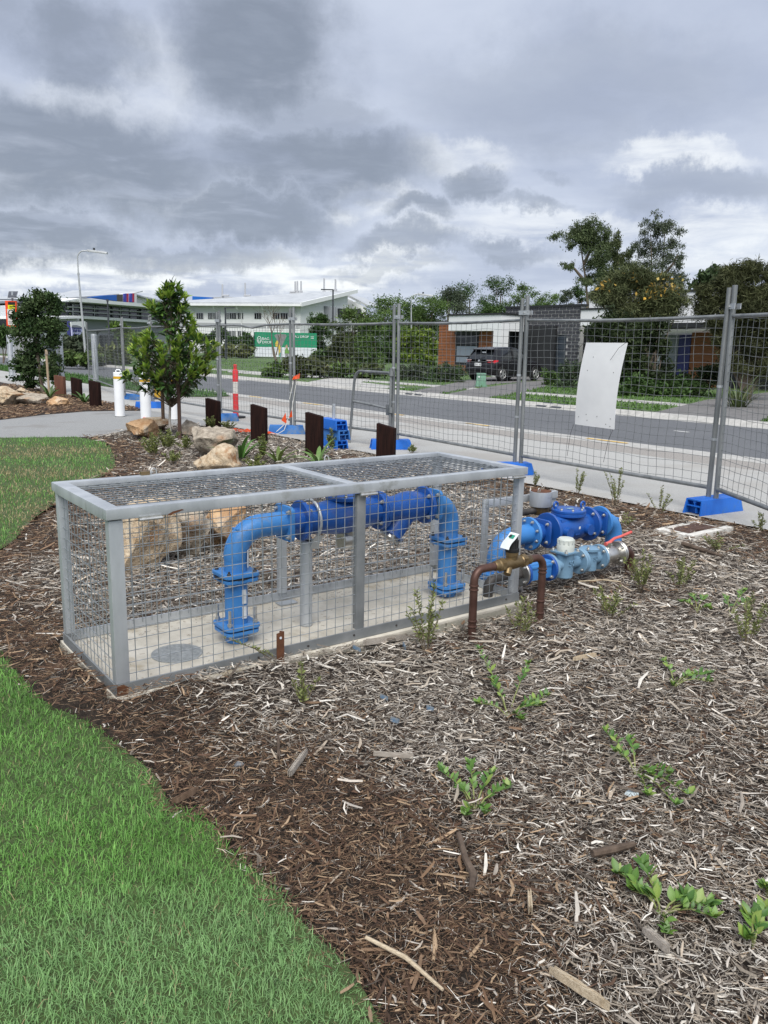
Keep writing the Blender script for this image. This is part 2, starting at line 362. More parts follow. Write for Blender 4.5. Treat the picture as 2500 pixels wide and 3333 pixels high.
def npmesh(name, V, Fa, mat, cols=None, smooth=False):
    V = np.ascontiguousarray(V, dtype=np.float32).reshape(-1, 3); Fa = np.ascontiguousarray(Fa, dtype=np.int32); k = Fa.shape[1]
    me = bpy.data.meshes.new(name); me.vertices.add(len(V)); me.vertices.foreach_set('co', V.ravel())
    me.loops.add(Fa.size); me.loops.foreach_set('vertex_index', Fa.ravel())
    me.polygons.add(len(Fa)); me.polygons.foreach_set('loop_start', np.arange(0, Fa.size, k, dtype=np.int32))
    if smooth: me.polygons.foreach_set('use_smooth', np.ones(len(Fa), dtype=bool))
    me.materials.append(MT[mat] if isinstance(mat, str) else mat)
    if cols is not None:
        a = me.attributes.new('Col', 'FLOAT_COLOR', 'POINT'); c = np.ones((len(V), 4), np.float32); c[:, :3] = cols; a.data.foreach_set('color', c.ravel())
    me.update(calc_edges=True); me.validate()
    return me
def inpoly(P, poly):
    x, y = P[:, 0], P[:, 1]; ins = np.zeros(len(P), bool); j = len(poly) - 1
    for i in range(len(poly)):
        xi, yi = poly[i][:2]; xj, yj = poly[j][:2]
        c = ((yi > y) != (yj > y)) & (x < (xj - xi) * (y - yi) / (yj - yi + 1e-12) + xi); ins ^= c; j = i
    return ins
def polydist(P, line):
    d = np.full(len(P), 1e9)
    for a, b in zip(line[:-1], line[1:]):
        a = np.array(a[:2]); b = np.array(b[:2]); ab = b - a; t = np.clip(((P - a) @ ab) / (ab @ ab), 0, 1)
        d = np.minimum(d, np.linalg.norm(P - a - t[:, None] * ab, axis=1))
    return d
def fbm(x, y, seed=0):
    r = np.random.default_rng(seed); v = np.zeros_like(x)
    for k in range(9):
        fr = 1.1 * 1.55 ** k; a = r.uniform(0, 6.28); ph = r.uniform(0, 6.28, 2)
        v += np.sin(fr * (x * math.cos(a) + y * math.sin(a)) + ph[0]) * np.sin(fr * (-x * math.sin(a) + y * math.cos(a)) * .8 + ph[1]) / 1.35 ** k
    return v / 2.2
def sheet(name, pts, z, mat):
    mb = MB(); mb.add([(p[0], p[1], z) for p in pts], [tuple(range(len(pts)))]); o = struct(name, mb, mat, smooth=False)
    if o.data.polygons[0].normal.z < 0: o.data.flip_normals()
    return o
def smoothline(pts, n=6):
    P = [Vector(p[:2]) for p in pts]; o = []
    for i in range(len(P) - 1):
        a, b, c, d = P[max(i - 1, 0)], P[i], P[i + 1], P[min(i + 2, len(P) - 1)]
        for k in range(n):
            t = k / n; o.append(.5 * ((2 * b) + (c - a) * t + (2 * a - 5 * b + 4 * c - d) * t * t + (3 * b - a - 3 * c + d) * t ** 3))
    return o + [P[-1]]
def copy_tree(o, loc, rz=None, label=None, group=None):
    c = o.copy(); COL.objects.link(c); c.location = loc
    if rz is not None: c.rotation_euler = (0, 0, rz)
    tag(c, label, None, group); MW[c.name] = Matrix.Translation(loc) @ Matrix.Rotation(c.rotation_euler[2], 4, 'Z')
    for ch in [x for x in KIDS.get(o.name, [])]:
        k = ch.copy(); COL.objects.link(k); k.parent = c
        for g2 in KIDS.get(ch.name, []):
            q = g2.copy(); COL.objects.link(q); q.parent = k
    return c
KIDS = {}
def index_kids(*roots):
    for o in roots:
        KIDS[o.name] = [x for x in COL.objects if x.parent is o]
        for c in KIDS[o.name]: KIDS[c.name] = [x for x in COL.objects if x.parent is c]
def textmesh(body, size, M4, parent, mat, name='lettering', ext=.002, align='LEFT'):
    cu = bpy.data.curves.new('text', 'FONT'); cu.body = body; cu.size = size; cu.extrude = ext; cu.align_x = align; cu.resolution_u = 3
    t = bpy.data.objects.new('text', cu); me = bpy.data.meshes.new_from_object(t); bpy.data.objects.remove(t); bpy.data.curves.remove(cu)
    me.materials.append(MT[mat]); return inst(name, me, M4, parent)
# ------------------------------------------------------------------ ground, road, paths
NN = Vector((.789, .614, 0)).normalized(); DD = Vector((NN.y, -NN.x, 0))     # across the road / along it to the right
def rp(s, n, z=0.0): v = DD * s + NN * n; return Vector((v.x, v.y, z))
def sn(p): p = Vector(p); return p.x * DD.x + p.y * DD.y, p.x * NN.x + p.y * NN.y
def onn(px, py, n0):       # pixel ray met with the upright plane n = n0 -> s, z
    d = ray(px, py); t = n0 / (d[0] * NN.x + d[1] * NN.y); P = CAM + d * t
    return P[0] * DD.x + P[1] * DD.y, P[2]
def strip(name, s0, s1, n0, n1, z, mat): return sheet(name, [rp(s0, n0), rp(s1, n0), rp(s1, n1), rp(s0, n1)], z, mat)
ZF = 0.08      # level of the land beyond the road
sheet('ground', [(-900, -60), (900, -60), (900, 1500), (-900, 1500)], -0.10, 'farlawn')
strip('road', -190, 40, 11.5, 16.75, -0.012, 'asphalt')
strip('footpath', -190, 12, 6.9, 10.35, 0.0, 'foot')
strip('footpath_edge', -190, 12, 10.351, 11.1, -0.002, 'wash')
mb = MB(); mb.prism([rp(-190, 11.1, -.05), rp(-190, 11.1, .004), rp(-190, 11.35, .002), rp(-190, 11.72, -.008), rp(-190, 11.72, -.05)], DD * 202); struct('kerb_near', mb, 'kerb')
mb = MB()
mb.prism([rp(-190, 16.55, -.05), rp(-190, 16.55, -.006), rp(-190, 16.8, -.002), rp(-190, 16.9, .09), rp(-190, 17.1, .095), rp(-190, 17.1, -.05)], DD * 215); struct('kerb_far', mb, 'kerb')
sheet('far_lawn', [rp(-260, 17.1), rp(25, 17.1), rp(60, 300), rp(-260, 300)], ZF, 'farlawn')
strip('far_footpath', -62, 6, 19.95, 21.1, ZF + .004, 'kerb')
def clipn(P, n0=17.13):
    o = []
    for i in range(len(P)):
        a, b = P[i - 1], P[i]; na, nb = sn(a)[1], sn(b)[1]
        if (na > n0) != (nb > n0): o.append(a.lerp(b, (n0 - na) / (nb - na)))
        if nb > n0: o.append(b)
    return o
def pxsheet(name, pts, z, mat): return sheet(name, clipn([at(x, y, z) for x, y in pts]), z, mat)
pxsheet('driveway', [(1345, 1272), (1440, 1254), (1560, 1230), (1700, 1216), (1800, 1214), (1790, 1234), (1700, 1243), (1600, 1251), (1510, 1267), (1400, 1288), (1350, 1288)], ZF + .008, 'drive')
pxsheet('driveway_right_half', [(1425, 1289), (1530, 1267), (1700, 1244), (1790, 1236), (1775, 1258), (1720, 1272), (1640, 1287), (1560, 1301), (1500, 1299)], ZF + .008, 'drive')
pxsheet('neighbour_driveway', [(2090, 1352), (2200, 1325), (2300, 1301), (2620, 1262), (2700, 1330), (2520, 1352), (2450, 1380)], ZF + .008, 'drive')
pxsheet('kerb_ramp_path', [(985, 1247), (1055, 1233), (1210, 1231), (1175, 1244), (1330, 1261), (1250, 1264), (1100, 1252)], ZF + .008, 'kerb')
pxsheet('side_path', [(738, 1203), (865, 1214), (858, 1222), (742, 1211)], ZF + .008, 'kerb')
# painted dashes
for i, (xa, ya, xb, yb) in enumerate([(1545, 1376, 1613, 1386), (1925, 1426, 2052, 1443), (1010, 1311, 1066, 1319), (842, 1289, 880, 1294), (1330, 1345, 1370, 1350)]):
    s0, n0 = sn(at(xa, ya)); s1, n1 = sn(at(xb, yb)); strip('yellow_dash', min(s0, s1), max(s0, s1), 11.40, 11.50, .008, 'lineyellow')
for (xa, ya, xb, yb) in [(690, 1229, 735, 1233), (760, 1236, 800, 1239), (2190, 1401, 2206, 1403)]:
    s0, n0 = sn(at(xa, ya)); s1, n1 = sn(at(xb, yb)); strip('white_dash', s0, s1 + .2, n0, n0 + .1, -.006, 'linewhite')
# drain slots in the far kerb
for px, py in ((1748, 1322), (1795, 1326), (1322, 1285), (1352, 1288)):
    s0 = onn(px, py, 16.85)[0]; mb = MB(); mb.prism([rp(s0, 16.78, .012), rp(s0 + .34, 16.78, .012), rp(s0 + .42, 17.04, .104), rp(s0 + .08, 17.04, .104)], (0, 0, .006)); struct('kerb_gap', mb, 'bdark')

LAWN_EDGE = smoothline([(.12, .9), (.05, 1.35), (.01, 1.55), (-.07, 1.71), (-.18, 1.84), (-.31, 2.01), (-.43, 2.14), (-.53, 2.30), (-.67, 2.38), (-.79, 2.58), (-.97, 2.77), (-1.20, 2.99), (-1.41, 3.15), (-1.83, 3.64),
    (-2.4, 4.25), (-2.78, 4.95), (-2.76, 5.61), (-2.80, 5.95), (-2.95, 6.58), (-3.04, 7.23), (-3.13, 8.2), (-3.18, 9.11), (-3.32, 9.8), (-3.68, 10.79), (-4.15, 11.9), (-4.86, 12.62)], 5)
LAWN = [tuple(p) for p in LAWN_EDGE] + [(-5.91, 12.29), (-9.5, 11.2), (-9.5, .3), (.2, .3)]
BEDEDGE = [(-4.86, 12.62), (-4.57, 12.9), (-4.5, 13.5), (-4.47, 14.16), (-4.2, 14.65), (-3.73, 14.89), (-3.05, 14.85)]
BED = [tuple(p) for p in LAWN_EDGE] + BEDEDGE[1:] + [tuple(rp(s, 6.88))[:2] for s in (-12.2, -11, -9, -7, -5, -3, 0, 3)] + [(6.4, .3), (.2, .3)]
sheet('lawn', LAWN, .016, 'lawnsoil')
LP = [(-9.5, 11.2), (-5.91, 12.29)] + BEDEDGE + [tuple(rp(-13.4, 6.93))[:2], tuple(rp(-17.3, 6.93))[:2], (-5.9, 17.72), (-6.47, 17.41), (-6.95, 16.4), (-7.26, 15.15), (-8.4, 14.1), (-11, 13.2)]
sheet('garden_path', LP, .004, 'path')
BED2 = [(-11, 13.2), (-8.4, 14.1), (-7.26, 15.15), (-6.95, 16.4), (-6.47, 17.41), (-5.9, 17.72)] + [tuple(rp(s, 6.9))[:2] for s in (-17.3, -19, -23, -29, -40)] + [(-24, 30), (-16, 14)]
sheet('planted_bed_far', BED2, -.004, 'soil')
VERGE = [tuple(rp(s, n))[:2] for s, n in ((-21.2, 10.2), (-21.4, 10.9), (-22.4, 11.25), (-34, 11.25), (-52, 11.25), (-52, 9.5), (-34, 9.4), (-25, 9.3), (-22.4, 9.4), (-21.5, 9.7))]
sheet('nature_strip', VERGE, .012, 'lawnsoil')

# cage frame coordinates
CA = .645; CO = Vector((-1.082, 3.085, 0)); CU = Vector((math.cos(CA), math.sin(CA), 0)); CV = Vector((-CU.y, CU.x, 0))
CL, CW_, ZT, ZB = 2.343, .755, .855, .07
def W(l, wd, z): return CO + CU * l + CV * wd + Vector((0, 0, z))
def cage_lw(P):
    q = P - np.array([CO.x, CO.y]); return q @ np.array([CU.x, CU.y]), q @ np.array([CV.x, CV.y])
def sstep(a, b, x): t = np.clip((x - a) / (b - a), 0, 1); return t * t * (3 - 2 * t)
def gz(P):
    P = np.asarray(P, float).reshape(-1, 2); x, y = P[:, 0], P[:, 1]
    z = .016 * fbm(x * 1.6, y * 1.6, 3) + .008
    l, wd = cage_lw(P)
    dl = np.maximum(np.maximum(-l, l - CL), 0); dw = np.maximum(np.maximum(-wd, wd - CW_), 0); dd = np.hypot(dl, dw)
    near = 1 - sstep(0, .45, dd)
    z += near * (.098 * (1 - sstep(.3, 1.7, l)) * (wd < .4) + .05 * (1 - sstep(.0, .3, l)) * (wd > .4) + .015 * (wd > .3))
    z = np.where((l > -.01) & (l < CL + .03) & (wd > -.03) & (wd < CW_ + .03), -.02, z)
    z -= .03 * sstep(6.55, 6.9, x * NN.x + y * NN.y)
    return z
def gz1(x, y): return float(gz(np.array([[x, y]]))[0])
# bumpy soil under the mulch
st = .075; xs = np.arange(-5.0, 6.4, st); ys = np.arange(.4, 15.1, st)
GX, GY = np.meshgrid(xs, ys, indexing='ij'); P = np.stack([GX.ravel(), GY.ravel()], 1)
ins = inpoly(P, BED); Z = np.where(ins, gz(P) - .012, -.03)
nx_, ny_ = GX.shape; idx = np.arange(nx_ * ny_).reshape(nx_, ny_)
Q = np.stack([idx[:-1, :-1], idx[1:, :-1], idx[1:, 1:], idx[:-1, 1:]], -1).reshape(-1, 4)
keep = ins[Q].any(1); me = npmesh('mulch_bed', np.column_stack([P, Z]), Q[keep], 'soil', smooth=True); o = link('mulch_bed', me); o['kind'] = 'structure'

def polar(n, r0, r1, az0, az1, dens, cx=0.0, cy=0.0):
    """points around the camera's foot with density dens(r) per square metre"""
    rs = np.linspace(r0, r1, 400); wts = dens(rs) * rs; cdf = np.cumsum(wts); tot = cdf[-1] * (rs[1] - rs[0]) * (az1 - az0)
    k = int(tot if n is None else n); r = np.interp(RNG.uniform(0, cdf[-1], k), cdf, rs); a = RNG.uniform(az0, az1, k)
    return np.stack([cx + r * np.sin(a), cy + r * np.cos(a)], 1), r
def ridge(P3, yaw, pit, L, Wd, Th, bend, nst):
    """ridge-shaped slivers: nst stations x 3 points"""
    n = len(P3); t = np.linspace(-.5, .5, nst)
    dx, dy = np.cos(yaw), np.sin(yaw); V = np.zeros((n, nst, 3, 3), np.float32)
    for i, ti in enumerate(t):
        wob = bend * (ti * ti * 4 - .5)
        c = P3 + np.stack([dx * L * ti * np.cos(pit) - dy * wob * L, dy * L * ti * np.cos(pit) + dx * wob * L, L * ti * np.sin(pit) + .12 * np.abs(bend) * L * (1 - 4 * ti * ti)], 1)
        tp = 1 - .45 * abs(ti * 2) ** 3
        for j, sd in enumerate((-.5, 0, .5)):
            h = Th if j == 1 else 0 * Th
            V[:, i, j] = c + np.stack([-dy * Wd * sd * tp, dx * Wd * sd * tp, h], 1)
    q = []
    for i in range(nst - 1):
        for j in range(2): q.append((i * 3 + j, (i + 1) * 3 + j, (i + 1) * 3 + j + 1, i * 3 + j + 1))
    q = np.array(q); Fa = (np.arange(n)[:, None, None] * (nst * 3) + q[None]).reshape(-1, 4)
    return V.reshape(-1, 3), Fa, nst * 3
BROWN = np.array([(.075, .043, .027), (.125, .075, .046), (.040, .026, .018), (.20, .130, .082), (.060, .036, .024), (.33, .235, .15), (.10, .06, .04), (.16, .10, .06)])
GREY = np.array([(.29, .255, .215), (.45, .405, .35), (.15, .125, .10), (.58, .535, .47), (.35, .305, .25), (.075, .060, .048), (.70, .66, .59), (.24, .205, .165), (.41, .345, .27), (.12, .10, .082)])
def mulch_cols(P):
    d = polydist(P, [tuple(p) for p in LAWN_EDGE]); nnv = P[:, 0] * NN.x + P[:, 1] * NN.y; l, wd = cage_lw(P)
    g = sstep(.18, .75, d + .35 * fbm(P[:, 0] * 1.3, P[:, 1] * 1.3, 5)) * (1 - .8 * sstep(5.6, 6.3, nnv + .3 * fbm(P[:, 0], P[:, 1], 8)) * (P[:, 1] < 9.5))
    g *= 1 - .75 * ((wd > -.5) & (wd < 1.3) & (l < 0.1)) * 1.0
    g *= .74 + .26 * sstep(-.35, .35, fbm(P[:, 0] * 2.1 + 4, P[:, 1] * 2.1, 9))
    isg = RNG.uniform(0, 1, len(P)) < .10 + .89 * g
    c = np.where(isg[:, None], GREY[RNG.integers(0, len(GREY), len(P))], BROWN[RNG.integers(0, len(BROWN), len(P))])
    return c * RNG.uniform(.75, 1.2, (len(P), 1))
for nm, dens, l0, l1, w0, w1, nst, lift in (('mulch_fibre', 14500, .010, .060, .0010, .0032, 2, .020), ('mulch_chip', 2300, .012, .060, .0035, .0085, 3, .024), ('mulch_shard', 150, .045, .12, .006, .014, 3, .026)):
    P, r = polar(None, 1.25, 16.5, R(-46), R(44), lambda q: dens * np.minimum(1, (2.3 / q) ** 1.75))
    k = inpoly(P, BED); l, wd = cage_lw(P); k &= ~((l > -.03) & (l < CL + .03) & (wd > -.02) & (wd < CW_ + .03))
    k |= inpoly(P, LAWN) & (polydist(P, [tuple(p) for p in LAWN_EDGE]) < .05) & (RNG.uniform(0, 1, len(P)) < .3)
    P, r = P[k], r[k]; n = len(P); sc = np.maximum(1, (r / 2.6) ** .62)
    L = np.exp(RNG.uniform(np.log(l0), np.log(l1), n)) * np.minimum(sc, 1.9); Wd = RNG.uniform(w0, w1, n) * sc
    z = gz(P) + RNG.uniform(0, 1, n) ** 1.5 * lift * np.minimum(sc, 1.7)
    pit = RNG.normal(0, .20, n); bend = RNG.normal(0, .16 if nst == 2 else .09, n)
    V, Fa, kk = ridge(np.column_stack([P, z]), RNG.uniform(0, math.pi * 2, n), pit, L, Wd, Wd * RNG.uniform(.15, .5, n), bend, nst)
    me = npmesh(nm, V, Fa, 'mulch', np.repeat(mulch_cols(P), kk, axis=0)); o = link(nm, me)
    tag(o, {'mulch_fibre': 'fine brown and grey mulch fibres covering the garden bed', 'mulch_chip': 'short wood chips mixed through the mulch of the bed', 'mulch_shard': 'longer pale wood shards scattered over the mulch'}[nm], 'mulch', None, 'stuff')
# mulch of the far bed, left of the path
P, r = polar(None, 13, 30, R(-46), R(-14), lambda q: 420 * (14 / q) ** 1.6); k = inpoly(P, BED2); P = P[k]; n = len(P)
V, Fa, kk = ridge(np.column_stack([P, .012 + RNG.uniform(0, .03, n)]), RNG.uniform(0, 6.28, n), RNG.normal(0, .2, n), RNG.uniform(.05, .13, n), RNG.uniform(.012, .025, n), RNG.uniform(.004, .012, n), RNG.normal(0, .1, n), 2)
o = link('mulch_chip', npmesh('far_bed_mulch', V, Fa, 'mulch', np.repeat(BROWN[RNG.integers(0, 8, n)] * RNG.uniform(.7, 1.2, (n, 1)), kk, axis=0))); tag(o, 'dark brown mulch in the bed beyond the grey path', 'mulch', None, 'stuff')
# leaf litter on the slab
P = np.array([tuple(W(a, b, 0))[:2] for a, b in zip(RNG.uniform(.05, 2.28, 420), np.abs(RNG.beta(.7, 1.4, 420)) * .72 + .02)]); P[::2] = np.array([tuple(W(a, b, 0))[:2] for a, b in zip(RNG.uniform(.05, 2.28, 210), RNG.uniform(.62, .74, 210))]); n = len(P)
V, Fa, kk = ridge(np.column_stack([P, np.full(n, ZB + .001)]), RNG.uniform(0, 6.28, n), RNG.normal(0, .03, n), RNG.uniform(.006, .026, n), RNG.uniform(.0012, .0035, n), np.full(n, .001), RNG.normal(0, .15, n), 2)
o = link('leaf_litter', npmesh('leaf_litter', V, Fa, 'mulch', np.repeat(BROWN[RNG.integers(0, 8, n)], kk, axis=0))); tag(o, 'small brown twigs and leaf litter lying on the slab', 'litter', None, 'stuff')

# grass
def blades(P, z, L, Wd, lean, curl, cols, name, label, tip=.15):
    n = len(P); yaw = RNG.uniform(0, 6.2832, n); fy = yaw + RNG.normal(math.pi / 2, .5, n); V = np.zeros((n, 5, 3), np.float32)
    lx, ly = np.cos(yaw), np.sin(yaw); sx, sy = -np.sin(yaw) * Wd / 2, np.cos(yaw) * Wd / 2
    b = np.column_stack([P, z]); h1 = L * .55; a1 = lean; a2 = lean + curl
    m1 = b + np.column_stack([lx * h1 * np.sin(a1), ly * h1 * np.sin(a1), h1 * np.cos(a1)])
    m2 = m1 + np.column_stack([lx * L * .45 * np.sin(a2), ly * L * .45 * np.sin(a2), L * .45 * np.cos(a2)])
    s = np.column_stack([sx, sy, 0 * sx])
    V[:, 0] = b - s; V[:, 1] = b + s; V[:, 2] = m1 - s * .8; V[:, 3] = m1 + s * .8; V[:, 4] = m2
    f = np.array([(0, 1, 3), (0, 3, 2), (2, 3, 4)]); Fa = (np.arange(n)[:, None, None] * 5 + f[None]).reshape(-1, 3)
    o = link(name, npmesh(name, V, Fa, 'grass', np.repeat(cols, 5, axis=0))); return tag(o, label, 'grass', None, 'stuff')
def lawn_cols(P):
    n = len(P); f1 = fbm(P[:, 0] * 1.4, P[:, 1] * 1.4, 21); f2 = fbm(P[:, 0] * .8 + 3, P[:, 1] * .8, 22)
    c = (np.array((.098, .245, .045)) + RNG.uniform(0, 1, (n, 1)) * np.array((.10, .155, .05))) * (1 + .28 * fbm(P[:, 0] * 2.6, P[:, 1] * 2.6, 33))[:, None]
    pale = sstep(2.25, 1.75, P[:, 1] + .18 * f1 - .1 * P[:, 0]) * .75 + .25 * sstep(.1, .8, f1)
    c = c * (1 - pale[:, None]) + pale[:, None] * (np.array((.19, .335, .13)) + RNG.uniform(0, 1, (n, 1)) * np.array((.08, .10, .07)))
    dry = np.zeros(n)
    for px, py, rx, ry, s in ((190, 1470, 1.2, .45, 1.0), (60, 1482, .9, .45, 1.0), (80, 1545, 1.2, .45, .95), (150, 1665, .5, .6, .9), (110, 1600, .6, .4, .7), (330, 1540, .3, .6, .7), (30, 2080, .2, .3, .4)):
        q = at(px, py); dry = np.maximum(dry, s * np.exp(-((P[:, 0] - q.x) / rx) ** 2 - ((P[:, 1] - q.y) / ry) ** 2))
    dry = np.maximum(dry, .15 * sstep(.35, .9, f2)); isd = RNG.uniform(0, 1, n) < dry * .97 + .02
    c[isd] = np.array((.40, .33, .18)) * RNG.uniform(.7, 1.2, (isd.sum(), 1))
    return c * RNG.uniform(.8, 1.2, (n, 1))
P, r = polar(None, 1.2, 14, R(-50), R(12), lambda q: 25000 * np.minimum(1, (1.9 / q) ** 1.75)); jt = P + np.stack([fbm(P[:, 0] * 5, P[:, 1] * 5, 61), fbm(P[:, 0] * 5, P[:, 1] * 5, 62)], 1) * .035 + RNG.normal(0, .012, P.shape); k = inpoly(jt, LAWN); P, r = P[k], r[k]
ed = polydist(P, [tuple(p) for p in LAWN_EDGE]); n = len(P); sc = np.maximum(1, (r / 2.2) ** .6)
L = RNG.uniform(.016, .043, n) * np.minimum(sc, 1.3) * (1 + .4 * fbm(P[:, 0] * 3, P[:, 1] * 3, 31)) * np.where(ed < .05, .8, 1)
blades(P, np.full(n, .014), L, RNG.uniform(.0014, .0029, n) * sc, np.abs(RNG.normal(.55, .4, n)), RNG.normal(.6, .55, n), lawn_cols(P), 'lawn_grass', 'short green lawn grass curving round the mulch bed')
# rough grass of the nature strip and beyond the road
P = np.column_stack([RNG.uniform(-52, -21.2, 9000), RNG.uniform(9.3, 11.25, 9000)]); P = np.array([tuple(rp(a, b))[:2] for a, b in P]); P = P[inpoly(P, VERGE)]; n = len(P)
blades(P, np.full(n, .01), RNG.uniform(.06, .2, n), RNG.uniform(.012, .03, n), np.abs(RNG.normal(.6, .4, n)), RNG.normal(.6, .4, n), np.array((.06, .14, .03)) * RNG.uniform(.6, 1.5, (n, 1)), 'verge_grass', 'rough green grass on the nature strip beyond the fence')
S = np.concatenate([np.column_stack([RNG.uniform(-22, 3, 26000), 17.15 + RNG.uniform(0, 1, 26000) ** 1.4 * 11]), np.column_stack([RNG.uniform(-70, -20, 14000), RNG.uniform(17.2, 34, 14000)])]); P = np.array([tuple(rp(a, b))[:2] for a, b in S])
def pp(pts, z=ZF): return [tuple(at(x, y, z))[:2] for x, y in pts]
DRV = [pp([(1345, 1272), (1440, 1254), (1560, 1230), (1700, 1216), (1800, 1214), (1790, 1234), (1700, 1243), (1600, 1251), (1510, 1267), (1400, 1288), (1350, 1288)]), pp([(1425, 1289), (1530, 1267), (1700, 1244), (1790, 1236), (1775, 1258), (1720, 1272), (1640, 1287), (1560, 1301), (1500, 1299)]),
       pp([(2090, 1352), (2200, 1325), (2300, 1301), (2620, 1262), (2700, 1330), (2520, 1352), (2450, 1380)]), pp([(985, 1247), (1055, 1233), (1210, 1231), (1175, 1244), (1330, 1261), (1250, 1264), (1100, 1252)])]
k = (S[:, 1] < 19.95) | (S[:, 1] > 21.1)
for d_ in DRV: k &= ~inpoly(P, d_)
P = P[k]; n = len(P)
blades(P, np.full(n, ZF), RNG.uniform(.05, .12, n), RNG.uniform(.015, .035, n), np.abs(RNG.normal(.6, .4, n)), RNG.normal(.5, .4, n), np.array((.085, .165, .035)) * RNG.uniform(.6, 1.5, (n, 1)), 'verge_grass', 'bright green verge grass across the road')
# ------------------------------------------------------------------ slab and cage
def lbox(mb, l0, l1, w0, w1, z0, z1): return mb.hexa([W(l0, w0, z0), W(l1, w0, z0), W(l1, w1, z0), W(l0, w1, z0), W(l0, w0, z1), W(l1, w0, z1), W(l1, w1, z1), W(l0, w1, z1)])
sl_ = thing('concrete_slab', 'pale concrete slab under the long wire cage', 'slab', W(0, 0, 0), CA)
part('slab_top', lbox(MB(), -.01, CL + .02, -.032, CW_ + .035, .05, ZB - .003), 'slab', sl_, bevel=.004)
for i in range(4):
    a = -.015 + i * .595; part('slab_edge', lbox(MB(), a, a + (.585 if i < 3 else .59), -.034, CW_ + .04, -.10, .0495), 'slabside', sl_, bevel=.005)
lidt = thing('pit_lid', 'round grey metal pit lid set in the slab', 'pit lid', W(.39, .315, ZB - .003), CA)
part('lid_ring', MB().lathe([(.118, 0), (.118, .004), (.108, .005)], W(.39, .315, ZB - .003), n=32), 'lid', lidt)
part('lid_plate', MB().lathe([(.104, .003), (.104, .006), (.10, .0065)], W(.39, .315, ZB - .003), n=32), 'lid', lidt)

cg = thing('wire_cage', 'long grey steel cage of welded wire mesh standing on the slab', 'cage', W(0, 0, ZB), CA)
T = .042
lid = part('lid_frame', lbox(MB(), -.012, CL + .012, -.012, T, ZT - T - .002, ZT), 'galv', cg, bevel=.006)
part('lid_rail', lbox(MB(), -.012, CL + .012, CW_ - T, CW_ + .012, ZT - T, ZT - .001), 'galv', cg, bevel=.007)
part('lid_rail', lbox(MB(), -.0125, T + .01, T + .0005, CW_ - T - .0005, ZT - T - .006, ZT - .0005), 'galv', cg, bevel=.006)
part('lid_rail', lbox(MB(), CL - T, CL + .0125, T + .0005, CW_ - T - .0005, ZT - T - .006, ZT - .0005), 'galv', cg, bevel=.006)
part('lid_crossbar', lbox(MB(), 1.165, 1.225, T + .0005, CW_ - T - .0005, ZT - .030, ZT - .002), 'galv', cg, bevel=.004)
zt = ZT - T - .007
for l0, l1, w0, w1 in ((0, .058, 0, .045), (CL - .042, CL, 0, .040), (0, .045, CW_ - .045, CW_), (CL - .045, CL, CW_ - .045, CW_)):
    part('corner_post', lbox(MB(), l0, l1, w0, w1, ZB + .05, zt), 'galv', cg, bevel=.005)
part('middle_post', lbox(MB(), 1.195, 1.245, .002, .030, ZB + .05, zt - .004), 'galvdk', cg, bevel=.002, label='darker steel post in the middle of the front')
part('middle_post', lbox(MB(), 1.17, 1.22, CW_ - .03, CW_ - .002, ZB + .05, zt - .004), 'galv', cg, bevel=.002)
part('foot_plate', lbox(MB(), 1.14, 1.25, CW_ - .10, CW_ - .035, ZB, ZB + .006), 'galv', cg)
part('bottom_rail', lbox(MB(), -.004, CL + .004, -.004, .006, ZB + .0, ZB + .049), 'galvdk', cg, label='weathered flat bottom rail along the front')
part('bottom_rail', lbox(MB(), -.003, CL + .003, CW_ - .006, CW_ + .004, ZB, ZB + .048), 'galv', cg)
part('bottom_rail', lbox(MB(), -.0045, .005, .0065, CW_ - .0065, ZB, ZB + .047), 'galvdk', cg)
part('bottom_rail', lbox(MB(), CL - .005, CL + .0045, .0065, CW_ - .0065, ZB, ZB + .047), 'galv', cg)
def wire_panel(o, ax, ay, la, lb, name, pitch=.0495, r=.0018, mat='wire', off=None):
    """straight welded wires over la x lb; second set sits just behind the first"""
    mb = MB(); off = Vector(off)
    for i in range(1, int(la / pitch) + 1):
        a = i * pitch
        if a < la - .008: mb.tube([o + ax * a, o + ax * a + ay * lb], r, 5)
    for j in range(1, int(lb / pitch) + 1):
        b = j * pitch
        if b < lb - .006: mb.tube([o + ay * b + off, o + ay * b + ax * la + off], r, 5)
    p = part(name, mb, mat, cg); p['kind'] = 'stuff'; return p
Zv = Vector((0, 0, 1)); hz = zt - ZB - .02
wire_panel(W(.04, .012, ZB + .03), CU, Zv, CL - .07, hz, 'front_mesh', off=CV * .004)
wire_panel(W(.04, CW_ - .012, ZB + .03), CU, Zv, CL - .07, hz, 'back_mesh', off=CV * -.004)
wire_panel(W(.012, .02, ZB + .03), CV, Zv, CW_ - .04, hz, 'end_mesh', off=CU * .004)
wire_panel(W(CL - .012, .02, ZB + .03), CV, Zv, CW_ - .04, hz, 'end_mesh', off=CU * -.004)
wire_panel(W(.03, .03, ZT - .022), CU, CV, 1.15, CW_ - .06, 'lid_mesh', r=.0024, mat='lidwire', off=Zv * .004)
wire_panel(W(1.21, .03, ZT - .022), CU, CV, CL - 1.24, CW_ - .06, 'lid_mesh', r=.0024, mat='lidwire', off=Zv * .004)
for l in (.12, 1.20, 2.23):
    h = part('hinge', lbox(MB(), l, l + .09, -.020, -.013, ZT - T - .016, ZT - T + .002), 'bolt', cg)
    part('hinge_pin', MB().cyl(W(l - .004, -.022, ZT - T - .010), W(l + .094, -.022, ZT - T - .010), .0065, n=10), 'bolt', h)
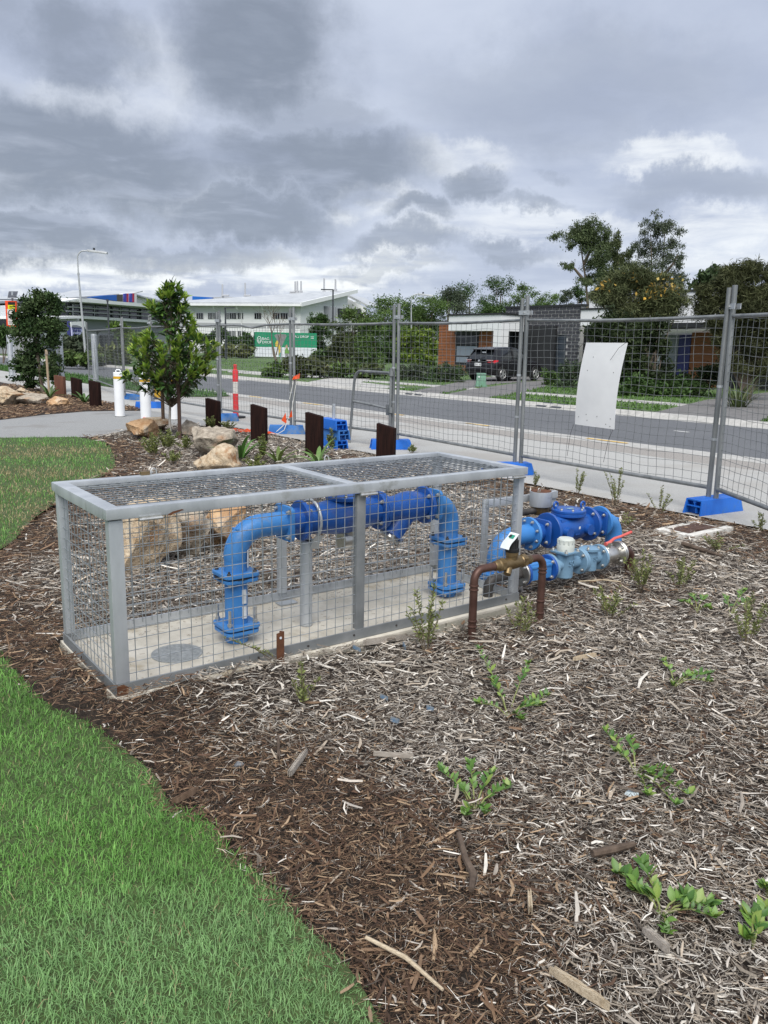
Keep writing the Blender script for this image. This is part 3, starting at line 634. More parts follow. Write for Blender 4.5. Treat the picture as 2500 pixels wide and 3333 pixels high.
for l in (.47, 1.50):
    part('hasp', MB().tube([W(l, CW_ + .018, ZT - .02), W(l, CW_ + .02, ZT + .012), W(l + .008, CW_ + .022, ZT + .024), W(l + .02, CW_ + .022, ZT + .024), W(l + .028, CW_ + .02, ZT + .012), W(l + .028, CW_ + .018, ZT - .02)], .004, 8), 'bolt', cg)
for k in range(9): part('screw', MB().cyl(W(.12 + k * .265, -.0042, ZB + .026), W(.12 + k * .265, -.0085, ZB + .026), .0055, n=8), 'darkpipe', cg)
pl = thing('padlock', 'small brass padlock lying on the cage lid beside the left hasp', 'padlock', W(.45, CW_ - .01, ZT)); part('lock_body', MB().box(W(.43, CW_ - .005, ZT + .009), (.045, .026, .018), CA), 'brass', pl, bevel=.004)
part('shackle', MB().tube([W(.452, CW_ - .012, ZT + .009), W(.468, CW_ - .010, ZT + .010), W(.473, CW_, ZT + .010), W(.468, CW_ + .004, ZT + .009), W(.452, CW_ + .003, ZT + .009)], .003, 8), 'bolt', pl)
part('rust_mark', MB().add([W(a, -.0128, b) for a, b in ((.235, ZT - .046), (.26, ZT - .034), (.30, ZT - .028), (.31, ZT - .032), (.268, ZT - .042), (.25, ZT - .05))], [tuple(range(6))]), 'rust', cg)
part('rust_mark', MB().add([W(a, -.0048, b) for a, b in ((.0, ZB + .002), (.045, ZB + .001), (.05, ZB + .03), (.028, ZB + .047), (.0, ZB + .045))], [tuple(range(5))]), 'rust', cg)

# ------------------------------------------------------------------ pipework helpers
bm_bolt = MB(); bm_bolt.lathe([(.0095, 0), (.0095, .009), (.008, .0105)], n=6); bm_bolt.cyl((0, 0, -.004), (0, 0, .0), .013, n=12); bm_bolt.cyl((0, 0, .01), (0, 0, .019), .0055, n=8)
BOLT = mesh_of('bolt', bm_bolt, 'bolt')
bm_bolt = MB(); bm_bolt.lathe([(.0095, 0), (.0095, .009), (.008, .0105)], n=6); bm_bolt.cyl((0, 0, -.004), (0, 0, .0), .013, n=12); bm_bolt.cyl((0, 0, .01), (0, 0, .019), .0055, n=8)
BOLTK = mesh_of('bolt_dark', bm_bolt, 'darkpipe')
bm_stud = MB(); bm_stud.cyl((0, 0, 0), (0, 0, .085), .0075, n=10); bm_stud.lathe([(.013, .008), (.013, .020)], n=6)
STUD = mesh_of('stud', bm_stud, 'bolt')
def ringflange(parent, c, ax, r, t, mat, nb=8, rb=None, side=1, name='flange', a0=.39, dark=False):
    c = Vector(c); ax = Vector(ax).normalized()
    f = part(name, MB().lathe([(r - .003, -t / 2), (r, -t / 2 + .003), (r, t / 2 - .003), (r - .003, t / 2)], c, ax, 32), mat, parent)
    fm = frame(c, ax)
    for i in range(nb):
        a = a0 + 2 * math.pi * i / nb; q = fm @ Vector((math.cos(a) * (rb or r * .8), math.sin(a) * (rb or r * .8), side * t / 2))
        inst('bolt', BOLTK if dark else BOLT, frame(q, ax * side), f)
    return f
def squareflange(parent, c, ax, up, hs, t, mat, side=1, name='flange', mesh=None, cr=.03):
    c = Vector(c); fm = frame(c, ax, up); k = []
    for (sx, sy, a0) in ((1, 1, 0), (-1, 1, 1), (-1, -1, 2), (1, -1, 3)):
        for i in range(4):
            a = (a0 + i / 3) * math.pi / 2; k.append(fm @ Vector((sx * (hs - cr) + cr * math.cos(a), sy * (hs - cr) + cr * math.sin(a), -t / 2)))
    f = part(name, MB().prism(k, Vector(ax).normalized() * t), mat, parent, bevel=.002)
    for sx in (-1, 1):
        for sy in (-1, 1): inst('bolt', mesh or BOLT, frame(fm @ Vector((sx * (hs - .024), sy * (hs - .024), side * t / 2)), Vector(ax) * side), f)
    return f

# ------------------------------------------------------------------ blue pipe in the cage
PWd, PZ = .315, .632; pr = .055
bp_ = thing('caged_pipe_assembly', 'blue pipe arch with valve and strainer inside the wire cage', 'pipework', W(.70, PWd, ZB), CA)
def pw(l, z, dw=0): return W(l, PWd + dw, z)
part('left_riser', MB().cyl(pw(.70, ZB), pw(.70, PZ - .13), pr, n=28), 'pipe', bp_)
e = part('left_elbow', MB().tube([pw(.70, PZ - .15)] + [pw(.84, PZ - .14) + v for v in arc((0, 0, 0), CU * -.14, Zv * .14, 12)] + [pw(.965, PZ)], [.056] + [.0575] * 13 + [.057], 28), 'pipe', bp_)
part('casting_rib', MB().tube([pw(.84, PZ - .14) + v * 1.41 for v in arc((0, 0, 0), CU * -.14, Zv * .14, 12)[2:11]], .0045, 8), 'pipe', e)
part('casting_lug', MB().beam(pw(.84, PZ - .14) + (CU * -.7 + Zv * .7) * .195 + CV * .03, pw(.84, PZ - .14) + (CU * -.7 + Zv * .7) * .195 - CV * .03, .012, .012), 'pipe', e, bevel=.003)
for z0 in (.405, .145):
    top = squareflange(bp_, pw(.70, z0 + .012), Zv, CU, .092, .016, 'pipe', mesh=BOLTK if z0 > .3 else STUD)
    if z0 < .3:
        pass
    part('gasket', MB().lathe([(.086 if z0 < .3 else .094, 0), (.086 if z0 < .3 else .094, .005)], pw(.69 if z0 > .3 else .70, z0 - .0045), n=28), 'rubber', bp_)
    squareflange(bp_, pw(.70, z0 - .014), Zv, CU, .088, .016, 'pipe', side=-1)
part('sticker', MB().box(W(.715, PWd - .0565, .305), (.022, .003, .07), CA), 'sticker', bp_); part('sticker', MB().box(W(.715, PWd - .0565, .225), (.022, .003, .06), CA), 'sticker', bp_)
part('sticker', MB().box(W(.742, PWd - .050, .49), (.020, .003, .085), CA + .9), 'sticker', bp_)
squareflange(bp_, pw(.972, PZ), CU, Zv, .088, .018, 'pipe', side=-1)
part('coupling', MB().cyl(pw(.982, PZ), pw(1.06, PZ), .066, n=28), 'royal', bp_)
ringflange(bp_, pw(1.066, PZ), CU, .103, .022, 'royal', 4, side=1, a0=.78)
vb = part('valve_body', MB().lathe([(.07, 1.078), (.073, 1.10), (.08, 1.18), (.094, 1.26), (.098, 1.33), (.094, 1.40), (.082, 1.46), (.073, 1.52), (.07, 1.535)], W(0, PWd, PZ), CU, 28), 'royal', bp_)
part('valve_cover', MB().lathe([(.098, .086), (.1, .09), (.1, .104), (.092, .108), (.05, .116), (.02, .118)], pw(1.33, PZ), Zv, 28), 'royal', vb)
for i in range(8): inst('bolt', BOLT, frame(pw(1.33, PZ + .105) + CU * (.086 * math.cos(i * .785 + .3)) + CV * (.086 * math.sin(i * .785 + .3)), Zv), vb)
part('sticker', MB().box(W(1.385, PWd - .092, PZ - .02), (.012, .003, .026), CA, ), 'sticker', vb)
o_ = part('relief_outlet', MB().cyl(pw(1.36, PZ - .07), pw(1.385, PZ - .125), .05, n=24), 'stainless', bp_, label='silver relief outlet under the valve')
part('outlet_band', MB().lathe([(.051, 0), (.056, .004), (.056, .018), (.051, .022)], pw(1.355, PZ - .135), CU, 24), 'stainless', o_); part('outlet_drum', MB().cyl(pw(1.31, PZ - .135), pw(1.42, PZ - .135), .05, n=24), 'stainless', o_)
ringflange(bp_, pw(1.546, PZ), CU, .103, .020, 'royal', 4, side=-1, a0=.78); ringflange(bp_, pw(1.568, PZ), CU, .103, .020, 'royal', 0)
part('strainer_body', MB().lathe([(.068, 1.579), (.07, 1.60), (.07, 1.66), (.085, 1.72), (.088, 1.77), (.078, 1.83), (.07, 1.86)], W(0, PWd, PZ), CU, 28), 'royal', bp_)
br = (CU * -.62 + Zv * -.78).normalized(); b0 = pw(1.75, PZ - .01); part('strainer_branch', MB().cyl(b0, b0 + br * .165, .068, .060, n=24), 'royal', bp_)
ringflange(bp_, b0 + br * .172, br, .072, .016, 'royal', 4, side=1); part('strainer_cap', MB().cyl(b0 + br * .18, b0 + br * .196, .05, n=20), 'stainless', bp_)
ringflange(bp_, pw(1.872, PZ), CU, .105, .022, 'royal', 4, side=-1, a0=.78); part('coupling', MB().cyl(pw(1.883, PZ), pw(1.925, PZ), .06, n=24), 'darkpipe', bp_)
squareflange(bp_, pw(1.932, PZ), CU, Zv, .086, .016, 'pipe', side=-1)
part('right_elbow', MB().tube([pw(1.935, PZ)] + [pw(1.94, PZ - .125) + v for v in arc((0, 0, 0), Zv * .125, CU * .125, 12)] + [pw(2.065, PZ - .17)], .0575, 28), 'pipe', bp_)
part('right_riser', MB().cyl(pw(2.065, ZB), pw(2.065, PZ - .16), pr, n=28), 'pipe', bp_)
for z0 in (.405, .125):
    squareflange(bp_, pw(2.065, z0 + .012), Zv, CU, .088, .016, 'pipe', mesh=BOLTK if z0 > .3 else STUD)
    part('gasket', MB().lathe([(.084, 0), (.084, .005)], pw(2.065, z0 - .0045), n=28), 'rubber', bp_); squareflange(bp_, pw(2.065, z0 - .014), Zv, CU, .086, .016, 'pipe', side=-1)
sp_ = thing('pipe_stand', 'galvanised tube stand holding up the caged pipe', 'pipe stand', W(1.10, PWd, ZB))
part('stand_tube', MB().cyl(W(1.10, PWd, ZB), W(1.10, PWd, PZ - .112), .03, n=20), 'galv', sp_)
part('saddle', MB().prism([W(1.10, PWd - .085, PZ - .07), W(1.10, PWd - .05, PZ - .115), W(1.10, PWd - .03, PZ - .15), W(1.10, PWd + .03, PZ - .15), W(1.10, PWd + .05, PZ - .115), W(1.10, PWd + .085, PZ - .07), W(1.10, PWd + .03, PZ - .112), W(1.10, PWd - .03, PZ - .112)], CU * .05), 'galv', sp_)
part('strap', MB().tube([W(1.125, PWd, PZ) + CV * (.1 * math.cos(a)) + Zv * (.1 * math.sin(a)) for a in [R(q) for q in range(-50, 231, 14)]], .0075, 8), 'galv', sp_)

# ------------------------------------------------------------------ outside valve
VW, VZ = .49, .298
va = thing('valve_assembly', 'royal blue check valve between light blue bends, just right of the cage', 'valve', W(2.63, VW, 0), CA)
def vw(l, z, dw=0): return W(l, VW + dw, z)
part('left_riser', MB().cyl(vw(2.64, -.05), vw(2.64, VZ - .14), .0575, n=26), 'pipe', va)
ringflange(va, vw(2.64, .075), Zv, .108, .02, 'pipe', 6, side=1); ringflange(va, vw(2.64, .05), Zv, .108, .02, 'pipe', 0)
part('left_bend', MB().tube([vw(2.64, VZ - .16)] + [vw(2.78, VZ - .14) + v for v in arc((0, 0, 0), CU * -.14, Zv * .14, 12)] + [vw(2.93, VZ)], [.058] + [.06] * 12 + [.064, .066], 26), 'pipe', va)
ringflange(va, vw(2.94, VZ), CU, .112, .020, 'pipe', 8, side=-1)
part('spool', MB().cyl(vw(2.95, VZ), vw(3.10, VZ), .056, n=24), 'royal', va); squareflange(va, vw(3.055, VZ), CU, Zv, .086, .018, 'royal', side=-1); part('spool_collar', MB().cyl(vw(2.975, VZ), vw(3.03, VZ), .07, .062, n=24), 'royal', va)
ringflange(va, vw(3.125, VZ), CU, .122, .022, 'royal', 0)
vb2 = part('valve_body', MB().lathe([(.072, 3.135), (.08, 3.16), (.09, 3.22), (.098, 3.30), (.098, 3.37), (.09, 3.45), (.08, 3.50), (.072, 3.525)], W(0, VW, VZ), CU, 28), 'royal', va)
for l in (3.215, 3.43):
    part('boss', MB().cyl(vw(l, VZ - .01, -.06), vw(l, VZ - .01, -.122), .040, .037, n=20), 'royal', vb2)
    part('web', MB().hexa([vw(l - .03, VZ + .015, -.07), vw(l + .03, VZ + .015, -.07), vw(l + .03, VZ + .015, -.02), vw(l - .03, VZ + .015, -.02), vw(l - .028, VZ + .075, -.065), vw(l + .028, VZ + .075, -.065), vw(l + .028, VZ + .075, -.02), vw(l - .028, VZ + .075, -.02)]), 'royal', vb2, bevel=.006)
part('sticker', MB().box(vw(3.335, VZ + .012, -.0985), (.018, .003, .018), CA + .2), 'sticker', vb2)
part('flow_arrow', MB().add([vw(a, VZ + b, -.1) for a, b in ((3.29, -.03), (3.31, -.02), (3.31, -.026), (3.34, -.026), (3.34, -.034), (3.31, -.034), (3.31, -.04))], [tuple(range(7))]), 'royal', vb2)
cv_ = part('cover', MB().lathe([(.085, .075), (.112, .085), (.118, .09), (.118, .104), (.114, .107), (.114, .109), (.118, .112), (.118, .126), (.108, .131), (.04, .135)], vw(3.325, VZ), Zv, 36), 'royal', va)
for i in range(8): inst('bolt', BOLT, frame(vw(3.325, VZ + .129) + CU * (.1 * math.cos(i * .785 + .2)) + CV * (.1 * math.sin(i * .785 + .2)), Zv), cv_)
part('name_plate', MB().box(vw(3.315, VZ + .137, -.02), (.055, .03, .002), CA), 'meter', cv_)
for l, dwd in ((3.245, .05), (3.415, -.045)):
    c = vw(l, VZ + .158, dwd); part('lifting_eye', MB().tube([c + CU * (.02 * math.cos(a)) + Zv * (.02 * math.sin(a)) for a in np.linspace(0, 2 * math.pi, 17)[:-1]], .0075, 8, closed=True), 'royal', cv_); part('eye_shank', MB().cyl(vw(l, VZ + .129, dwd), vw(l, VZ + .14, dwd), .012, n=10), 'royal', cv_)
ringflange(va, vw(3.535, VZ), CU, .122, .022, 'royal', 4, side=-1, a0=.6)
part('spool', MB().cyl(vw(3.545, VZ), vw(3.68, VZ), .058, n=24), 'royal', va); squareflange(va, vw(3.645, VZ), CU, Zv, .086, .02, 'royal', side=-1)
ringflange(va, vw(3.675, VZ), CU, .112, .022, 'pipe', 0)
part('right_bend', MB().tube([vw(3.68, VZ)] + [vw(3.72, VZ - .125) + v for v in arc((0, 0, 0), Zv * .125, CU * .125, 12)] + [vw(3.845, -.05)], [.066] + [.06] * 14, 26), 'pipe', va)
part('casting_lug', MB().beam(vw(3.72, VZ - .125) + (CU + Zv).normalized() * .186 + CV * .03, vw(3.72, VZ - .125) + (CU + Zv).normalized() * .186 - CV * .03, .014, .014), 'pipe', va, bevel=.003)

# ------------------------------------------------------------------ water meter line
WW, WZ = .165, .165
ma = thing('water_meter_assembly', 'pale blue water meter line with red lever in front of the big valve', 'water meter', W(2.5, WW, 0), CA)
def mw(l, z, dw=0): return W(l, WW + dw, z)
part('inlet_pipe', MB().tube([mw(2.26, -.05), mw(2.26, WZ - .05)] + [mw(2.31, WZ - .05) + v for v in arc((0, 0, 0), CU * -.05, Zv * .05, 6)][1:] + [mw(2.53, WZ)], .030, 18), 'darkpipe', ma)
part('union_nut', MB().cyl(mw(2.44, WZ), mw(2.50, WZ), .038, n=8), 'darkpipe', ma)
ringflange(ma, mw(2.53, WZ), CU, .079, .014, 'stainless', 4, side=-1, a0=.78); ringflange(ma, mw(2.549, WZ), CU, .08, .018, 'royal', 0)
part('gate_body', lbox(MB(), 2.56, 2.76, WW - .05, WW + .05, WZ - .05, WZ + .062), 'pipe', ma, bevel=.018); part('gate_rib', lbox(MB(), 2.57, 2.75, WW - .058, WW + .058, WZ + .03, WZ + .045), 'pipe', ma, bevel=.004)
ringflange(ma, mw(2.772, WZ), CU, .084, .018, 'royal', 4, side=-1, a0=.78); ringflange(ma, mw(2.792, WZ), CU, .084, .018, 'meter', 0)
part('meter_neck', MB().cyl(mw(2.80, WZ), mw(3.07, WZ), .036, n=20), 'meter', ma)
mb_ = part('meter_body', MB().lathe([(.048, -.088), (.056, -.08), (.058, .06), (.062, .075)], mw(2.93, WZ), Zv, 28), 'meter', ma)
part('top_plate', lbox(MB(), 2.862, 2.998, WW - .066, WW + .066, WZ + .075, WZ + .089), 'meter', mb_, bevel=.006)
for a in (-1, 1):
    for b in (-1, 1): inst('bolt', BOLT, frame(mw(2.93 + a * .055, WZ + .09, b * .054), Zv), mb_)
dm = part('register_cap', MB().lathe([(.056, .089), (.056, .13), (.052, .136), (.052, .162), (.044, .172), (.03, .174)], mw(2.93, WZ), Zv, 28), 'dome', ma, label='grey ribbed register cap on the meter')
for i in range(12): part('rib', MB().box(mw(2.93, WZ + .15) + CU * (.053 * math.cos(i * .5236)) + CV * (.053 * math.sin(i * .5236)), (.006, .006, .022), CA + i * .5236), 'dome', dm)
textmesh('50', .05, frame(W(2.905, WW - .0585, WZ + .0), -CV, Zv) @ Matrix.Rotation(-math.pi / 2, 4, 'Z'), mb_, 'meter', ext=.003)
ringflange(ma, mw(3.062, WZ), CU, .084, .018, 'meter', 4, side=-1, a0=.78); ringflange(ma, mw(3.083, WZ), CU, .084, .018, 'meter', 0)
s_ = part('strainer_body', MB().lathe([(.045, -.075), (.052, -.07), (.052, .055), (.066, .06), (.066, .075), (.05, .08)], mw(3.17, WZ), Zv, 24), 'meter', ma); part('neck', MB().cyl(mw(3.09, WZ), mw(3.28, WZ), .04, n=18), 'meter', s_)
textmesh('50', .04, frame(W(3.15, WW - .0525, WZ + .0), -CV, Zv) @ Matrix.Rotation(-math.pi / 2, 4, 'Z'), s_, 'meter', ext=.003)
for i in range(4): inst('bolt', BOLT, frame(mw(3.17, WZ + .076) + CU * (.055 * math.cos(i * 1.57 + .5)) + CV * (.055 * math.sin(i * 1.57 + .5)), Zv), s_)
ringflange(ma, mw(3.27, WZ), CU, .084, .02, 'meter', 4, side=-1, a0=.78); ringflange(ma, mw(3.29, WZ), CU, .08, .014, 'stainless', 0)
bv = part('ball_valve', MB().lathe([(.04, 3.297), (.045, 3.32), (.056, 3.35), (.056, 3.41), (.045, 3.44), (.04, 3.455)], W(0, WW, WZ), CU, 24), 'stainless', ma)
ringflange(ma, mw(3.46, WZ), CU, .082, .014, 'stainless', 4, side=-1, a0=.78); ringflange(ma, mw(3.478, WZ), CU, .082, .014, 'stainless', 0)
part('stem', MB().cyl(mw(3.36, WZ + .05), mw(3.36, WZ + .085), .02, n=12), 'stainless', bv)
part('lever', MB().tube([mw(3.33, WZ + .078, -.0), mw(3.37, WZ + .082), mw(3.42, WZ + .105), mw(3.50, WZ + .112), mw(3.60, WZ + .128)], [.013, .012, .0095, .0095, .0105], 8), 'redhandle', bv, label='red lever of the ball valve')
part('outlet_pipe', MB().tube([mw(3.48, WZ), mw(3.52, WZ)] + [mw(3.55, WZ - .06) + v for v in arc((0, 0, 0), Zv * .06, CU * .06, 6)][1:] + [mw(3.61, -.05)], .032, 18), 'copper', ma)

# ------------------------------------------------------------------ brown copper loop
KW = -.18
ku = thing('copper_pipe_loop', 'brown copper pipe loop with brass valve in front of the cage end', 'pipe', W(1.815, KW, 0), CA)
def kw(l, z, dw=0): return W(l, KW + dw, z)
r_ = .0215; KZ = .375
part('loop_pipe', MB().tube([kw(1.815, -.05), kw(1.815, KZ - .06)] + [kw(1.875, KZ - .06) + v for v in arc((0, 0, 0), CU * -.06, Zv * .06, 7)][1:] + [kw(2.06, KZ)], r_, 18), 'copper', ku)
part('loop_pipe', MB().tube([kw(2.12, KZ), kw(2.27, KZ)] + [kw(2.275, KZ - .06) + v for v in arc((0, 0, 0), Zv * .06, CU * .06, 7)] + [kw(2.335, -.05)], r_, 18), 'copper', ku)
for l, z in ((1.815, .07), (1.815, .10), (1.815, .27), (1.815, .292), (2.335, .05), (2.335, .12), (2.335, .285), (2.335, .305)):
    part('pipe_bead', MB().lathe([(.0215, -.006), (.0255, -.003), (.0255, .003), (.0215, .006)], kw(l, z), Zv, 18), 'copper', ku)
tb = part('brass_tee', MB().lathe([(.024, 1.955), (.027, 1.96), (.027, 1.985), (.033, 1.99), (.033, 2.02), (.029, 2.03), (.034, 2.06), (.036, 2.09), (.034, 2.12), (.029, 2.15), (.033, 2.155), (.033, 2.19), (.027, 2.195), (.027, 2.225), (.024, 2.23)], W(0, KW, KZ), CU, 20), 'brass', ku)
part('tee_neck', MB().lathe([(.03, .015), (.031, .04), (.035, .043), (.036, .062), (.033, .066)], kw(2.085, KZ), Zv, 20), 'brass', tb)
part('hex_nut', MB().lathe([(.038, 1.995), (.038, 2.018)], W(0, KW, KZ), CU, 6), 'brass', tb); part('hex_nut', MB().lathe([(.038, 2.16), (.038, 2.186)], W(0, KW, KZ), CU, 6), 'brass', tb)
part('angled_port', MB().cyl(kw(2.07, KZ), kw(2.03, KZ - .05, -.025), .022, .02, n=14), 'brass', tb)
cp = part('black_cap', MB().lathe([(.036, .062), (.038, .066), (.038, .082), (.031, .084), (.029, .13), (.025, .148), (.012, .158)], kw(2.085, KZ), Zv, 22), 'rubber', ku)
for i in range(14): part('grip_rib', MB().box(kw(2.085, KZ + .107) + CU * (.031 * math.cos(i * .449)) + CV * (.031 * math.sin(i * .449)), (.004, .005, .04), CA + i * .449), 'rubber', cp)
tg = MB(); a, b = [], 0
gpts = [(-.055 + .011 * i, .0) for i in range(9)]
V_ = []; F_ = []
for i in range(9):
    for j in range(5):
        q = kw(2.085 - .07 + .010 * i, KZ + .165 - (1.0 - i / 8) ** 1.6 * .075, -.042 + j * .016 + .004 * math.sin(i)); V_.append(q)
for i in range(8):
    for j in range(4): F_.append((i * 5 + j, (i + 1) * 5 + j, (i + 1) * 5 + j + 1, i * 5 + j + 1))
t_ = thing('paper_tag', 'white paper tag with a green square draped over the black cap', 'tag', kw(2.06, KZ + .16)); part('card', MB().add(V_, F_), 'tag', t_)
part('green_square', MB().add([v + Vector((0, 0, .0015)) - CV * .001 for v in (V_[5 * 4 + 1], V_[5 * 6 + 1], V_[5 * 6 + 3], V_[5 * 4 + 3])], [(0, 1, 2, 3)]), 'taggreen', t_)

# ------------------------------------------------------------------ grey locked drum on a bracket
gb = thing('locked_drum_on_bracket', 'grey steel drum on a U-shaped galvanised bracket behind the valve', 'valve guard', W(2.9, .80, 0), CA)
gz_ = .455
part('bracket_bar', lbox(MB(), 2.86, 3.58, .815, .835, gz_ - .025, gz_ + .025), 'galv', gb, bevel=.003)
for l in (2.875, 3.565): part('bracket_leg', lbox(MB(), l - .024, l + .024, .8355, .86, -.05, gz_ + .024), 'galv', gb, bevel=.003)
part('bracket_bar', lbox(MB(), 2.90, 3.54, .842, .852, .19, .215), 'galv', gb)
part('drum', MB().lathe([(.078, gz_ - .045), (.08, gz_ - .04), (.08, gz_ + .062)], W(3.30, .73, 0), Zv, 28), 'galv', gb); part('drum_top', MB().lathe([(.073, gz_ + .062), (.073, gz_ + .065)], W(3.30, .73, 0), Zv, 28), 'rust', gb)
part('drum_base', MB().lathe([(.05, gz_ - .105), (.062, gz_ - .09), (.064, gz_ - .046)], W(3.30, .73, 0), Zv, 24), 'brass', gb)
part('drum_pipe', MB().tube([W(3.04, .73, -.05), W(3.04, .73, gz_ - .12), W(3.06, .73, gz_ - .085), W(3.10, .73, gz_ - .075), W(3.52, .73, gz_ - .075), W(3.55, .73, gz_ - .09), W(3.56, .73, gz_ - .13), W(3.56, .73, -.05)], .024, 14), 'darkpipe', gb)
for l, dwd in ((3.245, .70), (3.35, .76)):
    part('padlock', MB().box(W(l, dwd, gz_ + .052), (.028, .016, .03), CA + .3), 'brass', gb, bevel=.003); part('shackle', MB().tube([W(l - .01, dwd, gz_ + .066), W(l - .01, dwd, gz_ + .085), W(l, dwd, gz_ + .092), W(l + .01, dwd, gz_ + .085), W(l + .01, dwd, gz_ + .066)], .003, 6), 'bolt', gb)

# ------------------------------------------------------------------ rusty peg, square pit
pg = thing('rusty_peg', 'rusty steel peg with one hole standing against the slab front', 'peg', (-.463, 3.485, 0), .5)
part('peg_blade', MB().hexa([Vector((-.463, 3.485, 0)) + CU * a + CV * b + Zv * c for a, b, c in ((-.019, -.006, -.08), (.019, -.006, -.08), (.019, -.001, -.08), (-.019, -.001, -.08), (-.019, -.006, .212), (.019, -.006, .218), (.019, -.001, .218), (-.019, -.001, .212))]), 'rust', pg)
part('peg_flange', MB().hexa([Vector((-.463, 3.485, 0)) + CU * a + CV * b + Zv * c for a, b, c in ((.014, -.001, -.08), (.019, -.001, -.08), (.019, .03, -.08), (.014, .03, -.08), (.014, -.001, .216), (.019, -.001, .216), (.019, .03, .21), (.014, .03, .21))]), 'rust', pg)
part('peg_hole', MB().cyl(Vector((-.463, 3.485, .19)) - CV * .008, Vector((-.463, 3.485, .19)) - CV * .0055, .006, n=12), 'sticker', pg)
pts = [at(1912 + 270, 1703 + 14, .06), at(2258, 1748, .06), at(2392, 1713, .06)]
q0, q1, q2 = at(2183, 1714, .06), at(2258, 1742, .06), at(2395, 1712, .06)
ex = (q2 - q1); ex.normalize(); ey = Vector((-ex.y, ex.x, 0)); c0 = q1 + ex * .31 + ey * .19; rzp = math.atan2(ex.y, ex.x)
pt = thing('square_pit', 'white concrete square pit frame with brown lid half buried in mulch', 'pit', (c0.x, c0.y, 0), rzp)
for (cx_, cy_, sx, sy) in ((0, -.15, .62, .07), (0, .15, .62, .07), (-.27, 0, .08, .228), (.27, 0, .08, .228)): part('frame_side', MB().box((cx_, cy_, -.006 - .03 * (cx_ + .3) + .015 * (cy_ < 0)), (sx, sy, .11)), 'pitwhite', pt, bevel=.008, local=True)
for i in range(4): part('lid_board', MB().box((0, -.084 + i * .056, .03), (.455, .05, .03)), 'stakedk', pt, bevel=.004, local=True)
# ------------------------------------------------------------------ temporary fence
JZ = .135
J = [at(2322, 1622, JZ), at(1685, 1508, JZ), at(1287, 1432, JZ), at(953, 1386, JZ), at(716, 1347, JZ), at(497, 1308, JZ), at(405, 1283, JZ), at(290, 1238, JZ)]
Jr = at(2500, 1668, .2) - J[0]; Jr.z = 0; JR = J[0] + Jr.normalized() * 2.62
JT = [JR] + J
PTOP, RT, RB = 2.10, 1.845, .235
def fence_panel(A, B, label, lean=(0, 0), seed=0, dent=None):
    """panel from A (right) to B (left)"""
    rg = np.random.default_rng(seed); A = Vector((A.x, A.y, 0)); B = Vector((B.x, B.y, 0)); t = (B - A).normalized(); nrm = Vector((-t.y, t.x, 0)); gap = .055
    A, B = A + t * gap, B - t * gap; Lp = (B - A).length
    th = thing('temporary_fence', label, 'fence', A, 0, 'temporary fence panels along the footpath')
    la = t * lean[0]; lb = t * lean[1]
    def pt(a, z): f = a / Lp; return A + t * a + (la * (1 - f) + lb * f) * (z / 2) + Vector((0, 0, z))
    part('post', MB().tube([pt(0, JZ - .03), pt(0, PTOP)], .024, 14), 'fence', th); part('post', MB().tube([pt(Lp, JZ - .03), pt(Lp, PTOP + .02)], .024, 14), 'fence', th)
    sag = rg.uniform(.004, .02)
    tr = [pt(Lp * i / 12, RT - sag * math.sin(math.pi * i / 12) - (dent or 0) * math.exp(-((i - 6) / 1.4) ** 2)) for i in range(13)]
    part('top_rail', MB().tube(tr, .0175, 12), 'fence', th); part('bottom_rail', MB().tube([pt(0, RB), pt(Lp, RB)], .021, 12), 'fence', th)
    ph = rg.uniform(0, 6.28, 12)
    def dz(a, z):
        return (nrm * (.016 * math.sin(2.6 * a + 1.9 * z + ph[0]) + .010 * math.sin(7.1 * a - 4.4 * z + ph[1])), .012 * math.sin(4.3 * z + ph[2] + .8 * a) + .006 * math.sin(13 * z + ph[3] + 3 * a), .010 * math.sin(3.1 * a + ph[4]) + .006 * math.sin(9 * a + ph[5] + 2 * z))
    mb = MB(); z0, z1 = RB + .0, RT - .03; nv = int(Lp / .100); nh = int((z1 - z0) / .0815)
    for i in range(1, nv):
        a = Lp * i / nv; P = []
        for k in range(15):
            z = z0 + (z1 - z0) * k / 14; n_, da, dd = dz(a, z); e = min(1, 4 * min(k, 14 - k) / 14 + .0); P.append(pt(a + da * e, z) + n_ * (e * .8))
        mb.tube(P, .0021, 4)
    for j in range(nh + 1):
        z = z0 + .05 + (z1 - z0 - .05) * j / nh; P = []
        for k in range(23):
            a = Lp * k / 22; n_, da, dd = dz(a, z); e = min(1, 6 * min(k, 22 - k) / 22); P.append(pt(a, z + dd * e) + n_ * (e * .8) + nrm * .003)
        mb.tube(P, .0021, 4)
    part('wire_mesh', mb, 'fencewire', th, kind='stuff')
    for z in (.7, 1.2):
        part('tie_clip', MB().lathe([(.0265, -.012), (.0265, .012)], pt(0, z), Zv, 12), 'galv', th)
    return th, pt, t, nrm
FL = ['temporary mesh fence panel cut off by the right edge of the photo', 'temporary mesh fence panel that carries the blank white board', 'temporary mesh fence panel in front of the parked car', 'temporary mesh fence panel behind the stacked blue feet',
      'temporary mesh fence panel with bent top rail beside the orange flags', 'temporary mesh fence panel partly hidden by the staked young tree', 'temporary mesh fence panel between the white bollard and the street lamp', 'farthest temporary mesh fence panel, left of the white bollards']
LEAN = [(.06, .06), (.0, .035), (.01, .04), (.03, .03), (.02, .0), (.0, 0), (0, -.06), (0, -.1)]
PAN = []
for i in range(len(JT) - 1):
    PAN.append(fence_panel(JT[i], JT[i + 1], FL[i], LEAN[i], 40 + i, dent=.05 if i == 4 else None))
